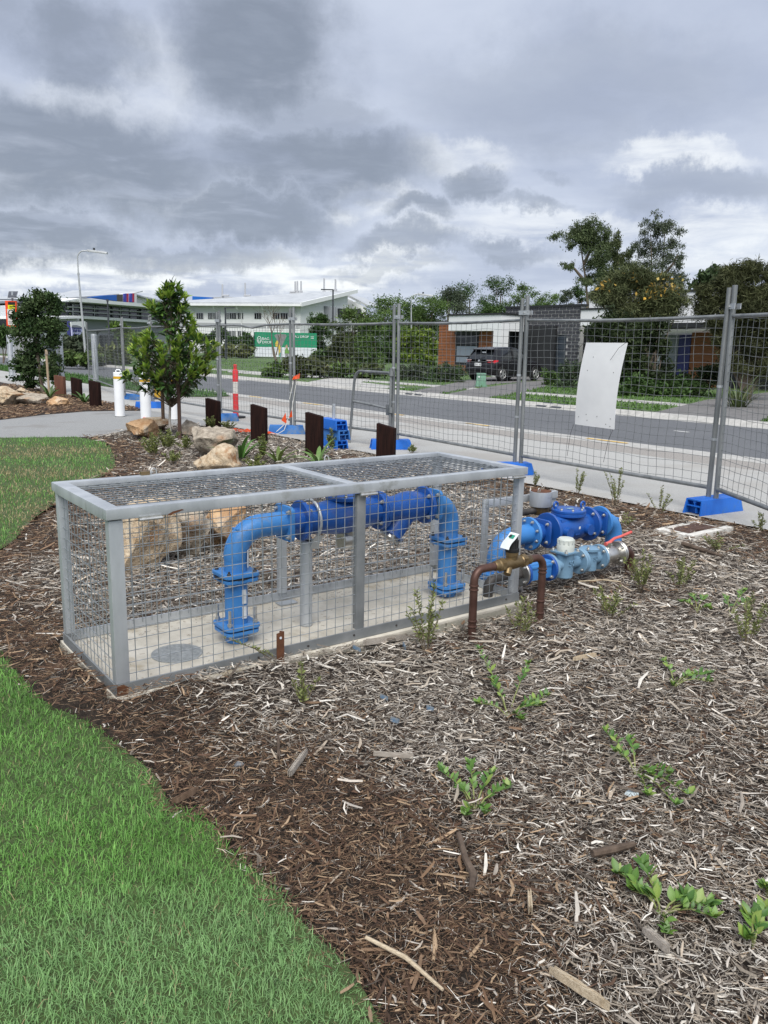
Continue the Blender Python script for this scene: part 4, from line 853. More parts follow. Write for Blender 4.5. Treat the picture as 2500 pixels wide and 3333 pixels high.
for i, jn in enumerate(J):
    nm = ['right-hand joint beside the white pit', 'joint just right of the cage lid', 'joint where the D-shaped brace is fixed', 'joint behind the orange flags', 'joint beside the red bollard', 'joint behind the staked tree', 'joint by the nearest white bollard', 'far joint by the street lamp'][i]
    for z in (1.93,):
        c = Vector((jn.x, jn.y, z)); tt = (JT[i] - jn); tt.z = 0; tt.normalize()
        k = thing('fence_clamp', 'steel clamp coupling two fence posts at the ' + nm, 'clamp', c, 0, 'fence post clamps')
        part('clamp_plate', MB().box(c + Vector((-tt.y, tt.x, 0)) * -.028, (.17, .006, .05), math.atan2(tt.y, tt.x)), 'galv', k); part('clamp_plate', MB().box(c + Vector((-tt.y, tt.x, 0)) * .028, (.17, .006, .05), math.atan2(tt.y, tt.x)), 'galv', k)
        part('clamp_bolt', MB().cyl(c + Vector((-tt.y, tt.x, 0)) * -.045, c + Vector((-tt.y, tt.x, 0)) * .045, .007, n=8), 'bolt', k)
# blue feet
def foot_mesh(mat):
    mb = MB(); L, wd, h = .64, .205, .145; x0 = -L / 2; e = .085; iw = wd - .02
    # solid body with sloping ends
    mb.hexa([(x0 + e, -wd / 2, 0), (L / 2, -wd / 2, 0), (L / 2, wd / 2, 0), (x0 + e, wd / 2, 0), (x0 + e, -iw / 2, h), (L / 2 - .05, -iw / 2, h), (L / 2 - .05, iw / 2, h), (x0 + e, iw / 2, h)])
    t = .016
    for sg in (-1, 1):
        mb.hexa([(x0, sg * wd / 2 - (t if sg > 0 else 0), 0), (x0 + e, sg * wd / 2 - (t if sg > 0 else 0), 0), (x0 + e, sg * wd / 2 + (t if sg < 0 else 0), 0), (x0, sg * wd / 2 + (t if sg < 0 else 0), 0),
                 (x0 + .025, sg * iw / 2 - (t if sg > 0 else 0), h), (x0 + e, sg * iw / 2 - (t if sg > 0 else 0), h), (x0 + e, sg * iw / 2 + (t if sg < 0 else 0), h), (x0 + .025, sg * iw / 2 + (t if sg < 0 else 0), h)])
    yi = iw / 2 - t - .0005
    mb.box((x0 + .055, 0, h - .009), (.058, yi * 2, .016)); mb.box((x0 + .05, 0, h * .55), (.062, yi * 2, .010)); mb.box((x0 + .052, -.028, h * .32), (.06, .01, h * .40)); mb.cyl((x0 + .03, 0, h * .82), (x0 + .084, 0, h * .82), .016, n=10); mb.box((x0 + .055, 0, h * .68), (.055, .007, h * .2))
    return mesh_of('fence_foot', mb, mat, None, .004)
FM, FM2 = foot_mesh('bluep'), foot_mesh('bluep2')
def foot(px_or_v, rz, z, label, me=FM):
    o = bpy.data.objects.new('ballast_block', me); COL.objects.link(o); o.location = (px_or_v[0], px_or_v[1], z); o.rotation_euler = (0, 0, rz); MW[o.name] = Matrix.Translation(o.location) @ Matrix.Rotation(rz, 4, 'Z')
    return tag(o, label, 'fence block', 'blue plastic fence blocks')
foot(J[0] + Vector((.02, .02, 0)), R(31), 0, 'blue plastic fence foot with open end, nearest the white pit')
foot(J[1] + Vector((-.12, -.02, 0)), R(12), 0, 'blue plastic fence foot just beyond the right corner of the cage lid')
foot(J[2] + Vector((-.06, 0, 0)), R(8), 0, 'blue plastic fence foot behind the rightmost dark timber post')
foot(J[3] + Vector((-.1, 0, 0)), R(6), 0, 'faded blue plastic fence foot with orange flags hanging over it', FM2)
foot(J[4] + Vector((.05, 0, 0)), R(4), 0, 'blue plastic fence foot beside the red bollard', FM2)
foot(J[5] + Vector((-.05, -.1, 0)), R(20), 0, 'blue plastic fence foot between the second and third white bollards')
foot(J[6] + Vector((.2, 0, 0)), R(-30), 0, 'blue plastic fence foot behind the white bollard with handle', FM2)
sE = at(1116, 1466); sdir = Vector((.57, -.82, 0)); sC = sE - sdir * .32; sx_, sy_ = sC.x, sC.y
for k, (nm, dx, rz, me) in enumerate((('bottom', .0, 125, FM), ('middle', .015, 128, FM2), ('top', -.01, 124, FM))):
    foot((sx_ + dx, sy_), R(rz), k * .146, f'blue plastic fence foot, {nm} of the stack of three behind a timber post', me)
b_ = at(1092, 1357, .437); b_ = Vector((sx_ + .03, sy_ - .02, .437)); st_ = thing('steel_tube_stub', 'short galvanised tube standing upright on the stack of blue feet', 'tube', b_)
part('tube', MB().cyl(b_, b_ + Zv * .22, .024, n=14), 'galv', st_); part('tube_hole', MB().cyl(b_ + Vector((0, -.0245, .19)), b_ + Vector((0, -.02, .19)), .005, n=8), 'black', st_)
# D-shaped brace at joint 3
b1 = at(1137, 1441); j3 = Vector((J[2].x - .06, J[2].y - .03, 0)); hd = (b1 - j3); hd.z = 0; Lb = hd.length; hd.normalize()
br_ = thing('fence_brace', 'D-shaped galvanised tube brace leaning against a fence joint', 'brace', b1)
def bq(a, z): return j3 + hd * a + Zv * z
top = 1.18
pts = [bq(Lb, .0), bq(Lb - .10, .95)] + [bq(Lb - .11 - .14 * (1 - math.cos(a)), .98 + .15 * math.sin(a)) for a in np.linspace(.1, math.pi / 2, 7)] + [bq(.10, top - .055), bq(.04, top - .06)]
part('bent_tube', MB().tube(pts, .021, 14), 'fence', br_); part('cross_tube', MB().tube([bq(Lb - .065, .66), bq(Lb * .45, .63), bq(.12, .60)], [.019, .021, .016], 12), 'fence', br_)
part('end_plate', MB().box(bq(.09, .58), (.07, .02, .16), math.atan2(hd.y, hd.x)), 'fence', br_, bevel=.004)
for z in (.58, 1.12): part('collar', MB().lathe([(.034, -.04), (.034, .04)], bq(.03, z), Zv, 14), 'fence', br_)
part('inner_tube', MB().cyl(bq(.04, .10), bq(.04, 1.2), .02, n=12), 'fence', br_)
# blank board
th, pt_, tdir, nrm = PAN[1]
A0 = Vector((J[1].x, J[1].y, 0)); nv = Vector((-tdir.y, tdir.x, 0));
if nv.y > 0: nv = -nv
def onpanel(px, py):
    d = Vector(ray(px, py)); c = Vector(CAM); A_ = Vector((J[1].x, J[1].y, 0)) + nv * .03; t = (A_ - c).dot(nv) / d.dot(nv); return c + d * t
cTL, cTR, cBL, cBR = onpanel(1908, 1115), onpanel(2043, 1116), onpanel(1873, 1381), onpanel(2001, 1398)
G = []; nu_, nv_ = 8, 14
for j in range(nv_ + 1):
    for i in range(nu_ + 1):
        f, h = i / nu_, j / nv_; p = (cTL * (1 - f) + cTR * f) * (1 - h) + (cBL * (1 - f) + cBR * f) * h
        G.append(p + nv * (.02 * math.sin(math.pi * h) + .012 * math.sin(math.pi * f)) + tdir * (.022 * math.sin(math.pi * h * .9)))
Fq = [(j * (nu_ + 1) + i, j * (nu_ + 1) + i + 1, (j + 1) * (nu_ + 1) + i + 1, (j + 1) * (nu_ + 1) + i) for j in range(nv_) for i in range(nu_)]
n0 = len(G); G2 = G + [g - nv * .004 for g in G]; bd = [i for i in range(nu_ + 1)] + [(j + 1) * (nu_ + 1) + nu_ for j in range(nv_)] + [nv_ * (nu_ + 1) + i for i in reversed(range(nu_))] + [j * (nu_ + 1) for j in reversed(range(1, nv_))]
Fall = Fq + [tuple(reversed([q + n0 for q in f])) for f in Fq] + [(bd[i], bd[i] + n0, bd[(i + 1) % len(bd)] + n0, bd[(i + 1) % len(bd)]) for i in range(len(bd))]
wb = thing('blank_board', 'blank white plastic board tied to the mesh fence', 'sign', cBL); part('board', MB().add(G2, Fall), 'signwhite', wb)
for c, dl in ((cTL, (-.10, -.16)), (cTR, (-.17, -.18)), (cBL, (-.05, -.36)), (cBR, (-.08, -.36))):
    dp = c + nv * .03; part('cable_tie', MB().tube([dp, dp + nv * .02 - tdir * dl[0] * .4 + Zv * dl[1] * .3, dp + nv * .015 - tdir * dl[0] + Zv * dl[1]], .0022, 5), 'black', wb)
for (u_, v_) in ((.1, .90), (.33, .93), (.30, .86), (.58, .87), (.8, .95), (.9, .88), (.9, .97), (.28, .17), (.2, .33), (.84, .34)):
    p = (cTL * (1 - u_) + cTR * u_) * (1 - v_) + (cBL * (1 - u_) + cBR * u_) * v_ + nv * (.02 * math.sin(math.pi * v_) + .012 * math.sin(math.pi * u_) + .0015) + tdir * (.022 * math.sin(math.pi * v_ * .9)); part('rivet_mark', MB().cyl(p, p + nv * .001, .006, n=8), 'signback', wb)
# orange flags on a rope
P4 = Vector((J[3].x, J[3].y, 0)); fz = -.04
fr = thing('flag_rope', 'white rope with orange pennants hung from the fence post', 'flag rope', P4 + Vector((0, -.06, 0)))
def rope(pts, nm='rope'): return part(nm, MB().tube([tuple(p) for p in pts], .006, 6), 'rope', fr)
k0 = aty(970, 1225, P4.y - .05); k1 = aty(940, 1300, P4.y - .08); k2 = aty(920, 1335, P4.y - .12)
rope([aty(966, 1232, P4.y - .05), aty(958, 1285, P4.y - .06), aty(948, 1345, P4.y - .07), aty(930, 1378, P4.y - .12), aty(900, 1405, P4.y - .2)]); rope([aty(958, 1232, P4.y - .05), aty(948, 1275, P4.y - .06), aty(942, 1300, P4.y - .06)]); rope([aty(935, 1372, P4.y - .12), aty(925, 1400, P4.y - .2), aty(905, 1412, P4.y - .25), aty(890, 1410, P4.y - .25)])
def pennant(pp_): part('pennant', MB().add([aty(x, y, P4.y - d) for x, y, d in pp_], [tuple(range(len(pp_)))]), 'orange', fr)
pennant([(951, 1236, .07), (964, 1222, .05), (976, 1215, .05), (975, 1232, .08), (962, 1234, .1)]); pennant([(940, 1360, .11), (949, 1334, .08), (952, 1357, .07)]); pennant([(916, 1368, .15), (930, 1343, .12), (933, 1376, .14), (928, 1377, .15)]); pennant([(951, 1236, .07), (956, 1225, .06), (964, 1222, .05), (958, 1232, .09)])
fp = thing('flag_heap', 'heap of bright orange pennants on the ground among the timber posts', 'flags', at(790, 1408))
for px, py, s in ((772, 1404, .09), (790, 1406, .11), (805, 1410, .10), (868, 1412, .09), (880, 1416, .10), (760, 1400, .07), (822, 1406, .06)):
    c = at(px, py); rr_ = [random.uniform(-1, 1) for _ in range(8)]
    part('pennant', MB().add([c + Vector((-s * 1.4, rr_[0] * .05, .015)), c + Vector((0, -.06, .01 + .02 * abs(rr_[1]))), c + Vector((s * 1.3, rr_[2] * .05, .02)), c + Vector((rr_[3] * .05, .05, .05 + .03 * rr_[4]))], [(0, 1, 3), (1, 2, 3)]), 'orange', fp, smooth=False)

# ------------------------------------------------------------------ timber posts
def timber(px, pyb, pxl, pxr, pyl, pyr, label, mat='timber', sink=.1):
    b = at(px, pyb); Y = b.y; l = aty(pxl, pyl, Y); r = aty(pxr, pyr, Y); xl, xr = aty(pxl, pyb, Y).x, aty(pxr, pyb, Y).x; dp = .12
    mb = MB().hexa([(xl, Y, -sink), (xr, Y + .02, -sink), (xr + .03, Y + dp, -sink), (xl + .03, Y + dp, -sink), (xl, Y, l.z), (xr, Y + .02, r.z), (xr + .03, Y + dp, r.z), (xl + .03, Y + dp, l.z)])
    return solo('timber_post', mb, mat, label, 'timber post', (b.x, b.y, 0), .004, 'sloping timber posts in the garden beds')
timber(690, 1397, 670, 711, 1296, 1308, 'dark timber post with sloping top left of the red bollard')
timber(837, 1441, 816, 862, 1316, 1330, 'dark timber post with sloping top beside the heap of orange flags')
timber(1018, 1487, 993, 1044, 1342, 1357, 'dark timber post with sloping top directly left of the stacked blue feet')
timber(1252, 1506, 1223, 1281, 1378, 1396, 'dark timber post with sloping top nearest the D-shaped brace')
timber(193, 1290, 179, 208, 1221, 1227, 'reddish timber post with sloping top beside the leafy tree on the left', 'timberred')
timber(247, 1299, 233, 261, 1228, 1236, 'dark timber post with sloping top, middle of the left three')
timber(308, 1326, 292, 322, 1238, 1246, 'dark timber post with sloping top nearest the white bollard with handle')

# ------------------------------------------------------------------ bollards
def bollard(px, py, label, ms=1.0):
    b = at(px, py); h = .86; t = thing('white_bollard', label, 'bollard', b, 0, 'white removable bollards')
    part('shaft', MB().lathe([(.098, .012), (.098, h)], b, Zv, 28), 'white', t); part('base_ring', MB().lathe([(.104, 0), (.104, .012)], b, Zv, 28), 'black', t)
    part('yellow_band', MB().lathe([(.0995, h - .10), (.0995, h - .05)], b, Zv, 28), 'yellow', t); part('cap', MB().lathe([(.100, h), (.100, h + .02), (.09, h + .028), (.05, h + .03)], b, Zv, 28), 'white', t)
    c = b + Zv * (h + .03); part('handle', MB().tube([c + Vector((-.045, 0, -.004)), c + Vector((-.045, 0, .035)), c + Vector((-.03, 0, .05)), c + Vector((.03, 0, .05)), c + Vector((.045, 0, .035)), c + Vector((.045, 0, -.004))], .011, 8), 'white', t)
    return t
bollard(391, 1356, 'white bollard with yellow band and top handle standing clear on the path')
t = bollard(476, 1374, 'white bollard with a red tab at its foot left of the staked tree'); b = at(476, 1374)
part('red_tab', MB().box(b + Vector((.0, -.105, .04)), (.045, .02, .03)), 'redp', t); part('red_tab', MB().box(b + Vector((.0, -.105, .085)), (.045, .02, .03)), 'redp', t); part('red_tab', MB().box(b + Vector((.0, -.104, .062)), (.03, .018, .02)), 'redp', t)
bollard(566, 1366, 'white bollard directly behind the trunk of the staked tree')
b = at(768, 1360); t = thing('traffic_bollard', 'red and white plastic traffic bollard on a black base behind the fence', 'bollard', b)
part('base', MB().prism([b + Vector((.2 * math.cos(a), .2 * math.sin(a), 0)) for a in [math.pi / 6 * i for i in range(12)]], (0, 0, .035)), 'rubber', t)
part('lower_sleeve', MB().lathe([(.058, .03), (.058, .50)], b, Zv, 20), 'redp', t); part('white_band', MB().lathe([(.0565, .50), (.0565, .74)], b, Zv, 20), 'rwhite', t)
part('upper_sleeve', MB().lathe([(.058, .74), (.058, .95), (.05, .98), (.032, .99), (.032, 1.03), (.036, 1.04), (.036, 1.08), (.02, 1.09)], b, Zv, 20), 'redp', t)
b = at(512, 1296, .03); t = thing('yellow_barrier', 'yellow plastic barrier panel with a red stripe behind the staked tree', 'barrier', (b.x, b.y, 0))
part('panel', MB().box(b + Zv * .30, (.24, .05, .60)), 'yellow', t, bevel=.01); part('red_stripe', MB().box(b + Zv * .36 + Vector((0, -.028, 0)), (.24, .004, .07)), 'hiviz', t); part('top_bar', MB().box(b + Zv * .62, (.20, .045, .035)), 'yellow', t, bevel=.006); part('base', MB().box(b + Zv * -.01, (.30, .16, .04)), 'rubber', t, bevel=.006)
# thick steel posts on the left
for px, pyb, pyt, label in ((40, 1236, 1088, 'thick galvanised steel post under the solar-powered road sign'), (202, 1270, 1088, 'thick galvanised steel post just right of the leafy tree on the left'), (313, 1247, 1087, 'thick galvanised steel post between the street lamp and the fence')):
    b = at(px, pyb); h = aty(px, pyt, b.y).z; t = thing('steel_post', label, 'post', b, 0, 'thick galvanised posts'); part('shaft', MB().lathe([(.10, -.05), (.10, h - .02), (.092, h)], b, Zv, 20), 'galv', t); part('post_band', MB().lathe([(.104, h - .12), (.104, h - .10)], b, Zv, 20), 'galv', t)

# ------------------------------------------------------------------ boulders
def boulder(c, size, rz, seed, mat, label, cuts=15, rough=.24, sink=.12):
    rg = np.random.default_rng(seed); bm = bmesh.new(); bmesh.ops.create_icosphere(bm, subdivisions=5, radius=1.0)
    V = np.array([v.co[:] for v in bm.verts])
    for _ in range(cuts):
        n = rg.normal(0, 1, 3); n /= np.linalg.norm(n); d = rg.uniform(.40, .80); h = V @ n; V -= np.where(h > d, (h - d) * .96, 0)[:, None] * n
    nz = np.zeros(len(V))
    for k in range(10):
        fr_ = 2.0 * 1.5 ** k; a = rg.normal(0, 1, 3); a /= np.linalg.norm(a); nz += (1 - np.abs(np.sin(fr_ * (V @ a) + rg.uniform(0, 6) + 1.2 * np.sin(fr_ * .7 * V[:, k % 3])))) / 1.38 ** k
    nz -= nz.mean(); nrm_ = V / np.linalg.norm(V, axis=1)[:, None]; V += nrm_ * (nz * rough * .42)[:, None]
    V[:, 2] += rough * .12 * np.sin(9 * V[:, 2] + 2 * V[:, 0])
    V -= (V.max(0) + V.min(0)) / 2; V /= (V.max(0) - V.min(0)) / 2; V *= np.array(size) / 2
    for v, q in zip(bm.verts, V): v.co = q
    me = bpy.data.meshes.new('boulder'); bm.to_mesh(me); bm.free(); me.materials.append(MT[mat]); me.polygons.foreach_set('use_smooth', [True] * len(me.polygons)); me.set_sharp_from_angle(angle=R(45))
    o = bpy.data.objects.new('boulder', me); COL.objects.link(o); o.location = (c[0], c[1], size[2] * (.5 - sink)); o.rotation_euler = (0, 0, rz)
    return tag(o, label, 'boulder', 'sandstone boulders in the garden beds')
def pb(px, py, wpx, hpx, depth, rz, seed, mat, label, **k):
    g = at(px, py); D = g.y; wd = wpx * D / F; ht = hpx * D / F / (1 - k.get('sink', .12)); g2 = g + Vector((g.x / D, 1, 0)).normalized() * depth * .42
    return boulder(g2, (wd, depth, ht), rz, seed, mat, label, **k)
pb(492, 1872, 215, 250, .42, .1, 4, 'sandstone', 'large pale sandstone boulder behind the left end of the cage')
pb(610, 1825, 190, 205, .45, .1, 5, 'sandgrey', 'grey-veined sandstone boulder in the middle of the three behind the cage')
pb(720, 1795, 175, 160, .42, -.1, 6, 'sandred', 'ochre sandstone boulder behind the blue riser, rightmost of three behind the cage')
pb(712, 1540, 165, 92, .5, -.25, 7, 'sandstone', 'pale pointed sandstone boulder just beyond the cage lid', cuts=11)
pb(700, 1500, 160, 105, .7, .1, 8, 'sandgrey', 'large flat-topped sandstone boulder behind the pale pointed one')
pb(467, 1432, 110, 62, .6, .3, 9, 'sandred', 'orange sandstone boulder left of the tree stakes')
pb(500, 1412, 125, 50, .7, 0, 10, 'sandstone', 'low flat sandstone boulder at the foot of the red-tabbed white bollard')
pb(612, 1425, 85, 55, .6, .4, 11, 'sandgrey', 'greyish boulder immediately right of the tree stakes')
pb(30, 1322, 110, 62, 1.0, .2, 12, 'sandstone', 'large smooth boulder at the left edge of the photo')
pb(85, 1312, 80, 50, .9, .5, 13, 'sandstone', 'pale boulder behind the two low ones beside the path')
pb(105, 1321, 85, 38, .8, -.2, 14, 'sandgrey', 'grey mottled boulder, middle of the row beside the path')
pb(192, 1323, 92, 32, .8, .1, 15, 'sandred', 'low ochre boulder in front of the left timber posts')
# ------------------------------------------------------------------ leaves
def leaf_mesh(name, col, wd=.36, curl=.25, fold=.12, tipw=.5, mat='leaf'):
    n = 6; V = []; C_ = []
    for i in range(n):
        t = i / (n - 1); h = math.sin(math.pi * min(1, t ** (.62 if tipw < .5 else .9 if tipw > .55 else .75))) * wd / 2 + .012 * (1 - t); x = t; z = curl * (t - t * t * 1.25)
        V += [(x, -h, z + fold * h * 1.6), (x, 0, z), (x, h, z + fold * h * 1.6)]
        sh = random.uniform(.92, 1.06); C_ += [tuple(c * sh for c in col), tuple(min(1, c * 1.2) for c in col), tuple(c * sh for c in col)]
    Fa = []
    for i in range(n - 1):
        for j in range(2): Fa.append((i * 3 + j, (i + 1) * 3 + j, (i + 1) * 3 + j + 1, i * 3 + j + 1))
    return npmesh(name, np.array(V), np.array(Fa), mat, np.array(C_), smooth=True)
def leafM(base, d, size, roll=0.0):
    d = Vector(d).normalized(); up = Vector((0, 0, 1)) if abs(d.z) < .95 else Vector((1, 0, 0)); y = up.cross(d).normalized(); z = d.cross(y); q = Matrix(((d.x, y.x, z.x), (d.y, y.y, z.y), (d.z, y.z, z.z))) @ Matrix.Rotation(roll, 3, 'X')
    return Matrix.Translation(base) @ (q * size).to_4x4()
def joined_leaves(name, items, parent, mat='leaf', kind='stuff'):
    Vs, Fs, Cs = [], [], []; o = 0
    inv = MW[parent.name].inverted()
    for me, M4 in items:
        n = len(me.vertices); v = np.empty(n * 3, np.float32); me.vertices.foreach_get('co', v); v = v.reshape(-1, 3); m_ = np.array(inv @ M4); Vs.append(v @ m_[:3, :3].T + m_[:3, 3])
        f = np.empty(len(me.loops), np.int32); me.loops.foreach_get('vertex_index', f); Fs.append(f.reshape(-1, 4) + o); o += n
        c = np.empty(n * 4, np.float32); me.attributes['Col'].data.foreach_get('color', c); Cs.append(c.reshape(-1, 4)[:, :3])
    ob = link(name, npmesh(name, np.concatenate(Vs), np.concatenate(Fs), mat, np.concatenate(Cs), smooth=True), parent)
    if kind: ob['kind'] = kind
    return ob
def rnd_dir(zlo=-1, zhi=1):
    a = random.uniform(0, 2 * math.pi); z = random.uniform(zlo, zhi); q = math.sqrt(max(0, 1 - z * z)); return Vector((q * math.cos(a), q * math.sin(a), z))

# ------------------------------------------------------------------ staked young tree
tb_ = at(556, 1428); TY = tb_.y
yt = thing('young_tree', 'young broad-leaved tree with bright new tips tied between two stakes', 'tree', tb_)
tk = part('trunk', MB().tube([tb_ + Vector((0, 0, -.05)), tb_ + Vector((-.01, .01, .3)), tb_ + Vector((.01, 0, .62)), tb_ + Vector((.02, .02, 1.0)), tb_ + Vector((.05, .02, 1.5)), tb_ + Vector((.08, 0, 2.05)), tb_ + Vector((.09, 0, 2.3))], [.022, .02, .019, .016, .013, .008, .004], 10), 'palebark', yt)
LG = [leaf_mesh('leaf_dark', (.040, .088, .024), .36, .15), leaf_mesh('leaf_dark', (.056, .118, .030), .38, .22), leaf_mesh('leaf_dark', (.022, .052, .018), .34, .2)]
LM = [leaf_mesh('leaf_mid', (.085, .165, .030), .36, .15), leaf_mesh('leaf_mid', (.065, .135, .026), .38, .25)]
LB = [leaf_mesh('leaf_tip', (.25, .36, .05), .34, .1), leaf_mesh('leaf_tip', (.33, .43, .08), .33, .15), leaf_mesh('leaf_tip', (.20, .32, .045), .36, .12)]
cr_ = Vector(tb_); items = []; tips = []
prof = [(.6, .10), (.8, .46), (.95, .62), (1.15, .70), (1.35, .70), (1.52, .62), (1.68, .44), (1.85, .34), (2.05, .32), (2.2, .26), (2.36, .12)]
zz = [p[0] for p in prof]; rr = [p[1] for p in prof]
bm_ = MB()
for i in range(225):
    z = random.choice([random.uniform(.82, 2.36), random.uniform(1.0, 2.3), random.uniform(.95, 1.6)]); a = random.uniform(0, 2 * math.pi); rmax = np.interp(z, zz, rr); q = rmax * math.sqrt(random.uniform(.25, 1.0)) * (1 + .16 * math.sin(3 * a + z * 5))
    if i < 4: z = 2.40 - .06 * i; q = .05 * i
    tip = tb_ + Vector((q * math.cos(a) + .06 * z / 2, q * math.sin(a) * .9, z)); tips.append((tip, a, q / max(rmax, .05), z))
    z0 = max(.5, z - .28 - q * .45); x0 = tb_ + Vector((.02 + .03 * z0, 0, z0)); bm_.tube([x0, x0.lerp(tip, .5) + Vector((0, 0, -.03)), tip], [.006, .0045, .003], 5)
part('branches', bm_, 'twig', yt)
crown = bpy.data.objects.new('crown', None); COL.objects.link(crown); crown.parent = yt; MW[crown.name] = MW[yt.name]
for tip, a, f, z in tips:
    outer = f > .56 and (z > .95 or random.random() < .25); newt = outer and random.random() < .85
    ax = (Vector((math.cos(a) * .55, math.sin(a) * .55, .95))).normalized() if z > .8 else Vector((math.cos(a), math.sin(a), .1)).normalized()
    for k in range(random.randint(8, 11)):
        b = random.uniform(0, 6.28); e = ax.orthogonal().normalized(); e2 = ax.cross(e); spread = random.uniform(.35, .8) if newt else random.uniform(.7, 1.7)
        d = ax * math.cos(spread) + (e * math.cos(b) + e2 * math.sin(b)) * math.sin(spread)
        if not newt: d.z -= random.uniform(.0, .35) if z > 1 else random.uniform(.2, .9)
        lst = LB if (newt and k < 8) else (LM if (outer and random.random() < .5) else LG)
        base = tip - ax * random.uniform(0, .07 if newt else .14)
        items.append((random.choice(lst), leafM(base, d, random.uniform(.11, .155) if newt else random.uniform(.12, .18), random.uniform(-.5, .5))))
for tip, a, f, z in tips:
    z0 = max(.5, z - .28 - f * .25); x0 = tb_ + Vector((.02 + .03 * z0, 0, z0))
    for k in range(3):
        p = x0.lerp(tip, random.uniform(.45, .95)); d = Vector((math.cos(a) * .5 + random.uniform(-1, 1), math.sin(a) * .5 + random.uniform(-1, 1), random.uniform(-.5, .7)))
        items.append((random.choice(LG + LG + LM), leafM(p, d, random.uniform(.11, .17), random.uniform(-.6, .6))))
items.sort(key=lambda it: it[1].translation.y)
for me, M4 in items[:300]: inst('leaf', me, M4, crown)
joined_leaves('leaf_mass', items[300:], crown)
for px0, py0, px1, py1, label, mat in ((533, 1408, 524, 1165, 'brown square timber stake left of the young tree trunk', 'stake'), (586, 1432, 577, 1125, 'dark reddish timber stake right of the young tree trunk with canvas tie', 'stakedk')):
    b = at(px0, py0); tp = aty(px1, py1, b.y); t = thing('tree_stake', label, 'stake', b); part('stake', MB().beam(b + Vector((0, 0, -.1)), tp, .048, .048, (0, 1, 0)), mat, t, bevel=.003)
    if mat == 'stakedk': part('tie_band', MB().box(b.lerp(tp, .80), (.062, .062, .06)), 'canvas', t, bevel=.004); part('tie_strap', MB().beam(b.lerp(tp, .80), Vector((tb_.x + .03, tb_.y, b.lerp(tp, .8).z)), .004, .045), 'canvas', t)

# ------------------------------------------------------------------ foliage clouds
def foliage(blobs_, n, size, cols, squash=.75, hollow=.35, droop=0.0, stretch=1.0, clump=9, soft=True, thin=.5):
    """leaf-sized faces spread through blobs (centre, radii); returns verts, faces, colours"""
    sub_ = []
    for c0, r0 in blobs_:
        c0 = np.array(tuple(c0)); r0 = np.array(tuple(r0))
        for _ in range(clump):
            d0 = RNG.normal(0, 1, 3); d0 /= np.linalg.norm(d0); sub_.append((c0 + d0 * r0 * RNG.uniform(.3, .95), r0 * RNG.uniform(.24, .52) * RNG.uniform(.8, 1.2, 3)))
    blobs_ = sub_
    vol = np.array([b[1][0] * b[1][1] * b[1][2] for b in blobs_]) ** (2 / 3.); bi = RNG.choice(len(blobs_), n, p=vol / vol.sum())
    C0 = np.array([tuple(b[0]) for b in blobs_])[bi]; R0 = np.array([tuple(b[1]) for b in blobs_])[bi]
    d = RNG.normal(0, 1, (n, 3)); d /= np.linalg.norm(d, axis=1)[:, None]; r = RNG.uniform(hollow ** 3, 1, n) ** (1 / 3.) * (1 + RNG.normal(0, .07, n))
    P = C0 + RNG.normal(0, 1, (n, 3)) * R0 * .62 if soft else C0 + d * R0 * r[:, None]
    nr = d * .7 + RNG.normal(0, .6, (n, 3)); nr[:, 2] += .25; nr /= np.linalg.norm(nr, axis=1)[:, None]
    t = np.cross(nr, RNG.normal(0, 1, (n, 3))); t[:, 2] -= droop; t -= nr * (t * nr).sum(1)[:, None]; t /= np.linalg.norm(t, axis=1)[:, None] + 1e-9; b = np.cross(nr, t)
    s = size * RNG.uniform(.55, 1.4, n)[:, None]; V = np.zeros((n, 4, 3), np.float32)
    V[:, 0] = P - t * s * stretch; V[:, 1] = P + b * s * thin + nr * s * .12; V[:, 2] = P + t * s * stretch; V[:, 3] = P - b * s * thin + nr * s * .12
    cols = np.array(cols); bc = cols[RNG.integers(0, len(cols), len(blobs_))][bi]; lc = cols[RNG.integers(0, len(cols), n)]
    c = (bc * .65 + lc * .35) * RNG.uniform(.8, 1.7, (n, 1))
    return V.reshape(-1, 3), (np.arange(n)[:, None] * 4 + np.arange(4)[None]), np.repeat(c, 4, axis=0)
def leafpart(name, parent, fol, mat='farleaf'):
    V, Fa, C_ = fol; V = V - np.array(MW[parent.name].translation[:]); return tag(link(name, npmesh(name, V, Fa, mat, C_), parent), kind='stuff')
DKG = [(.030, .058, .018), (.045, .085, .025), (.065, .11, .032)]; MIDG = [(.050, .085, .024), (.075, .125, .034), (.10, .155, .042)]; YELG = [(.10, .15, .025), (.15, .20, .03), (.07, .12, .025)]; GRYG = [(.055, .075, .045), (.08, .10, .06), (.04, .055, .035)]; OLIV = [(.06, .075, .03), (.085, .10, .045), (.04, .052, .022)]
# leafy tree on the left
b = at(140, 1277); t = thing('leafy_tree', 'dense dark leafy tree with low branches beside the left boulders', 'tree', b)
part('trunk', MB().tube([b + Vector((0, 0, -.1)), b + Vector((-.05, 0, .6)), b + Vector((-.1, 0, 1.2)), b + Vector((-.12, 0, 2.2))], [.06, .05, .04, .02], 10), 'bark', t)
def at2(px, py): return aty(px, py, b.y)
bl = [(at2(70, 1050), (.38, .45, .42)), (at2(95, 990), (.35, .4, .35)), (at2(145, 970), (.34, .4, .28)), (at2(180, 1000), (.30, .4, .32)), (at2(120, 1060), (.5, .5, .5)), (at2(175, 1060), (.3, .35, .35)), (at2(100, 1120), (.45, .45, .4)), (at2(165, 1105), (.30, .35, .25)), (at2(70, 1185), (.30, .35, .3)), (at2(110, 1200), (.42, .4, .35)), (at2(160, 1210), (.35, .35, .25)), (at2(175, 1160), (.2, .3, .2)), (at2(90, 1245), (.4, .35, .18)), (at2(185, 1235), (.22, .25, .12))]
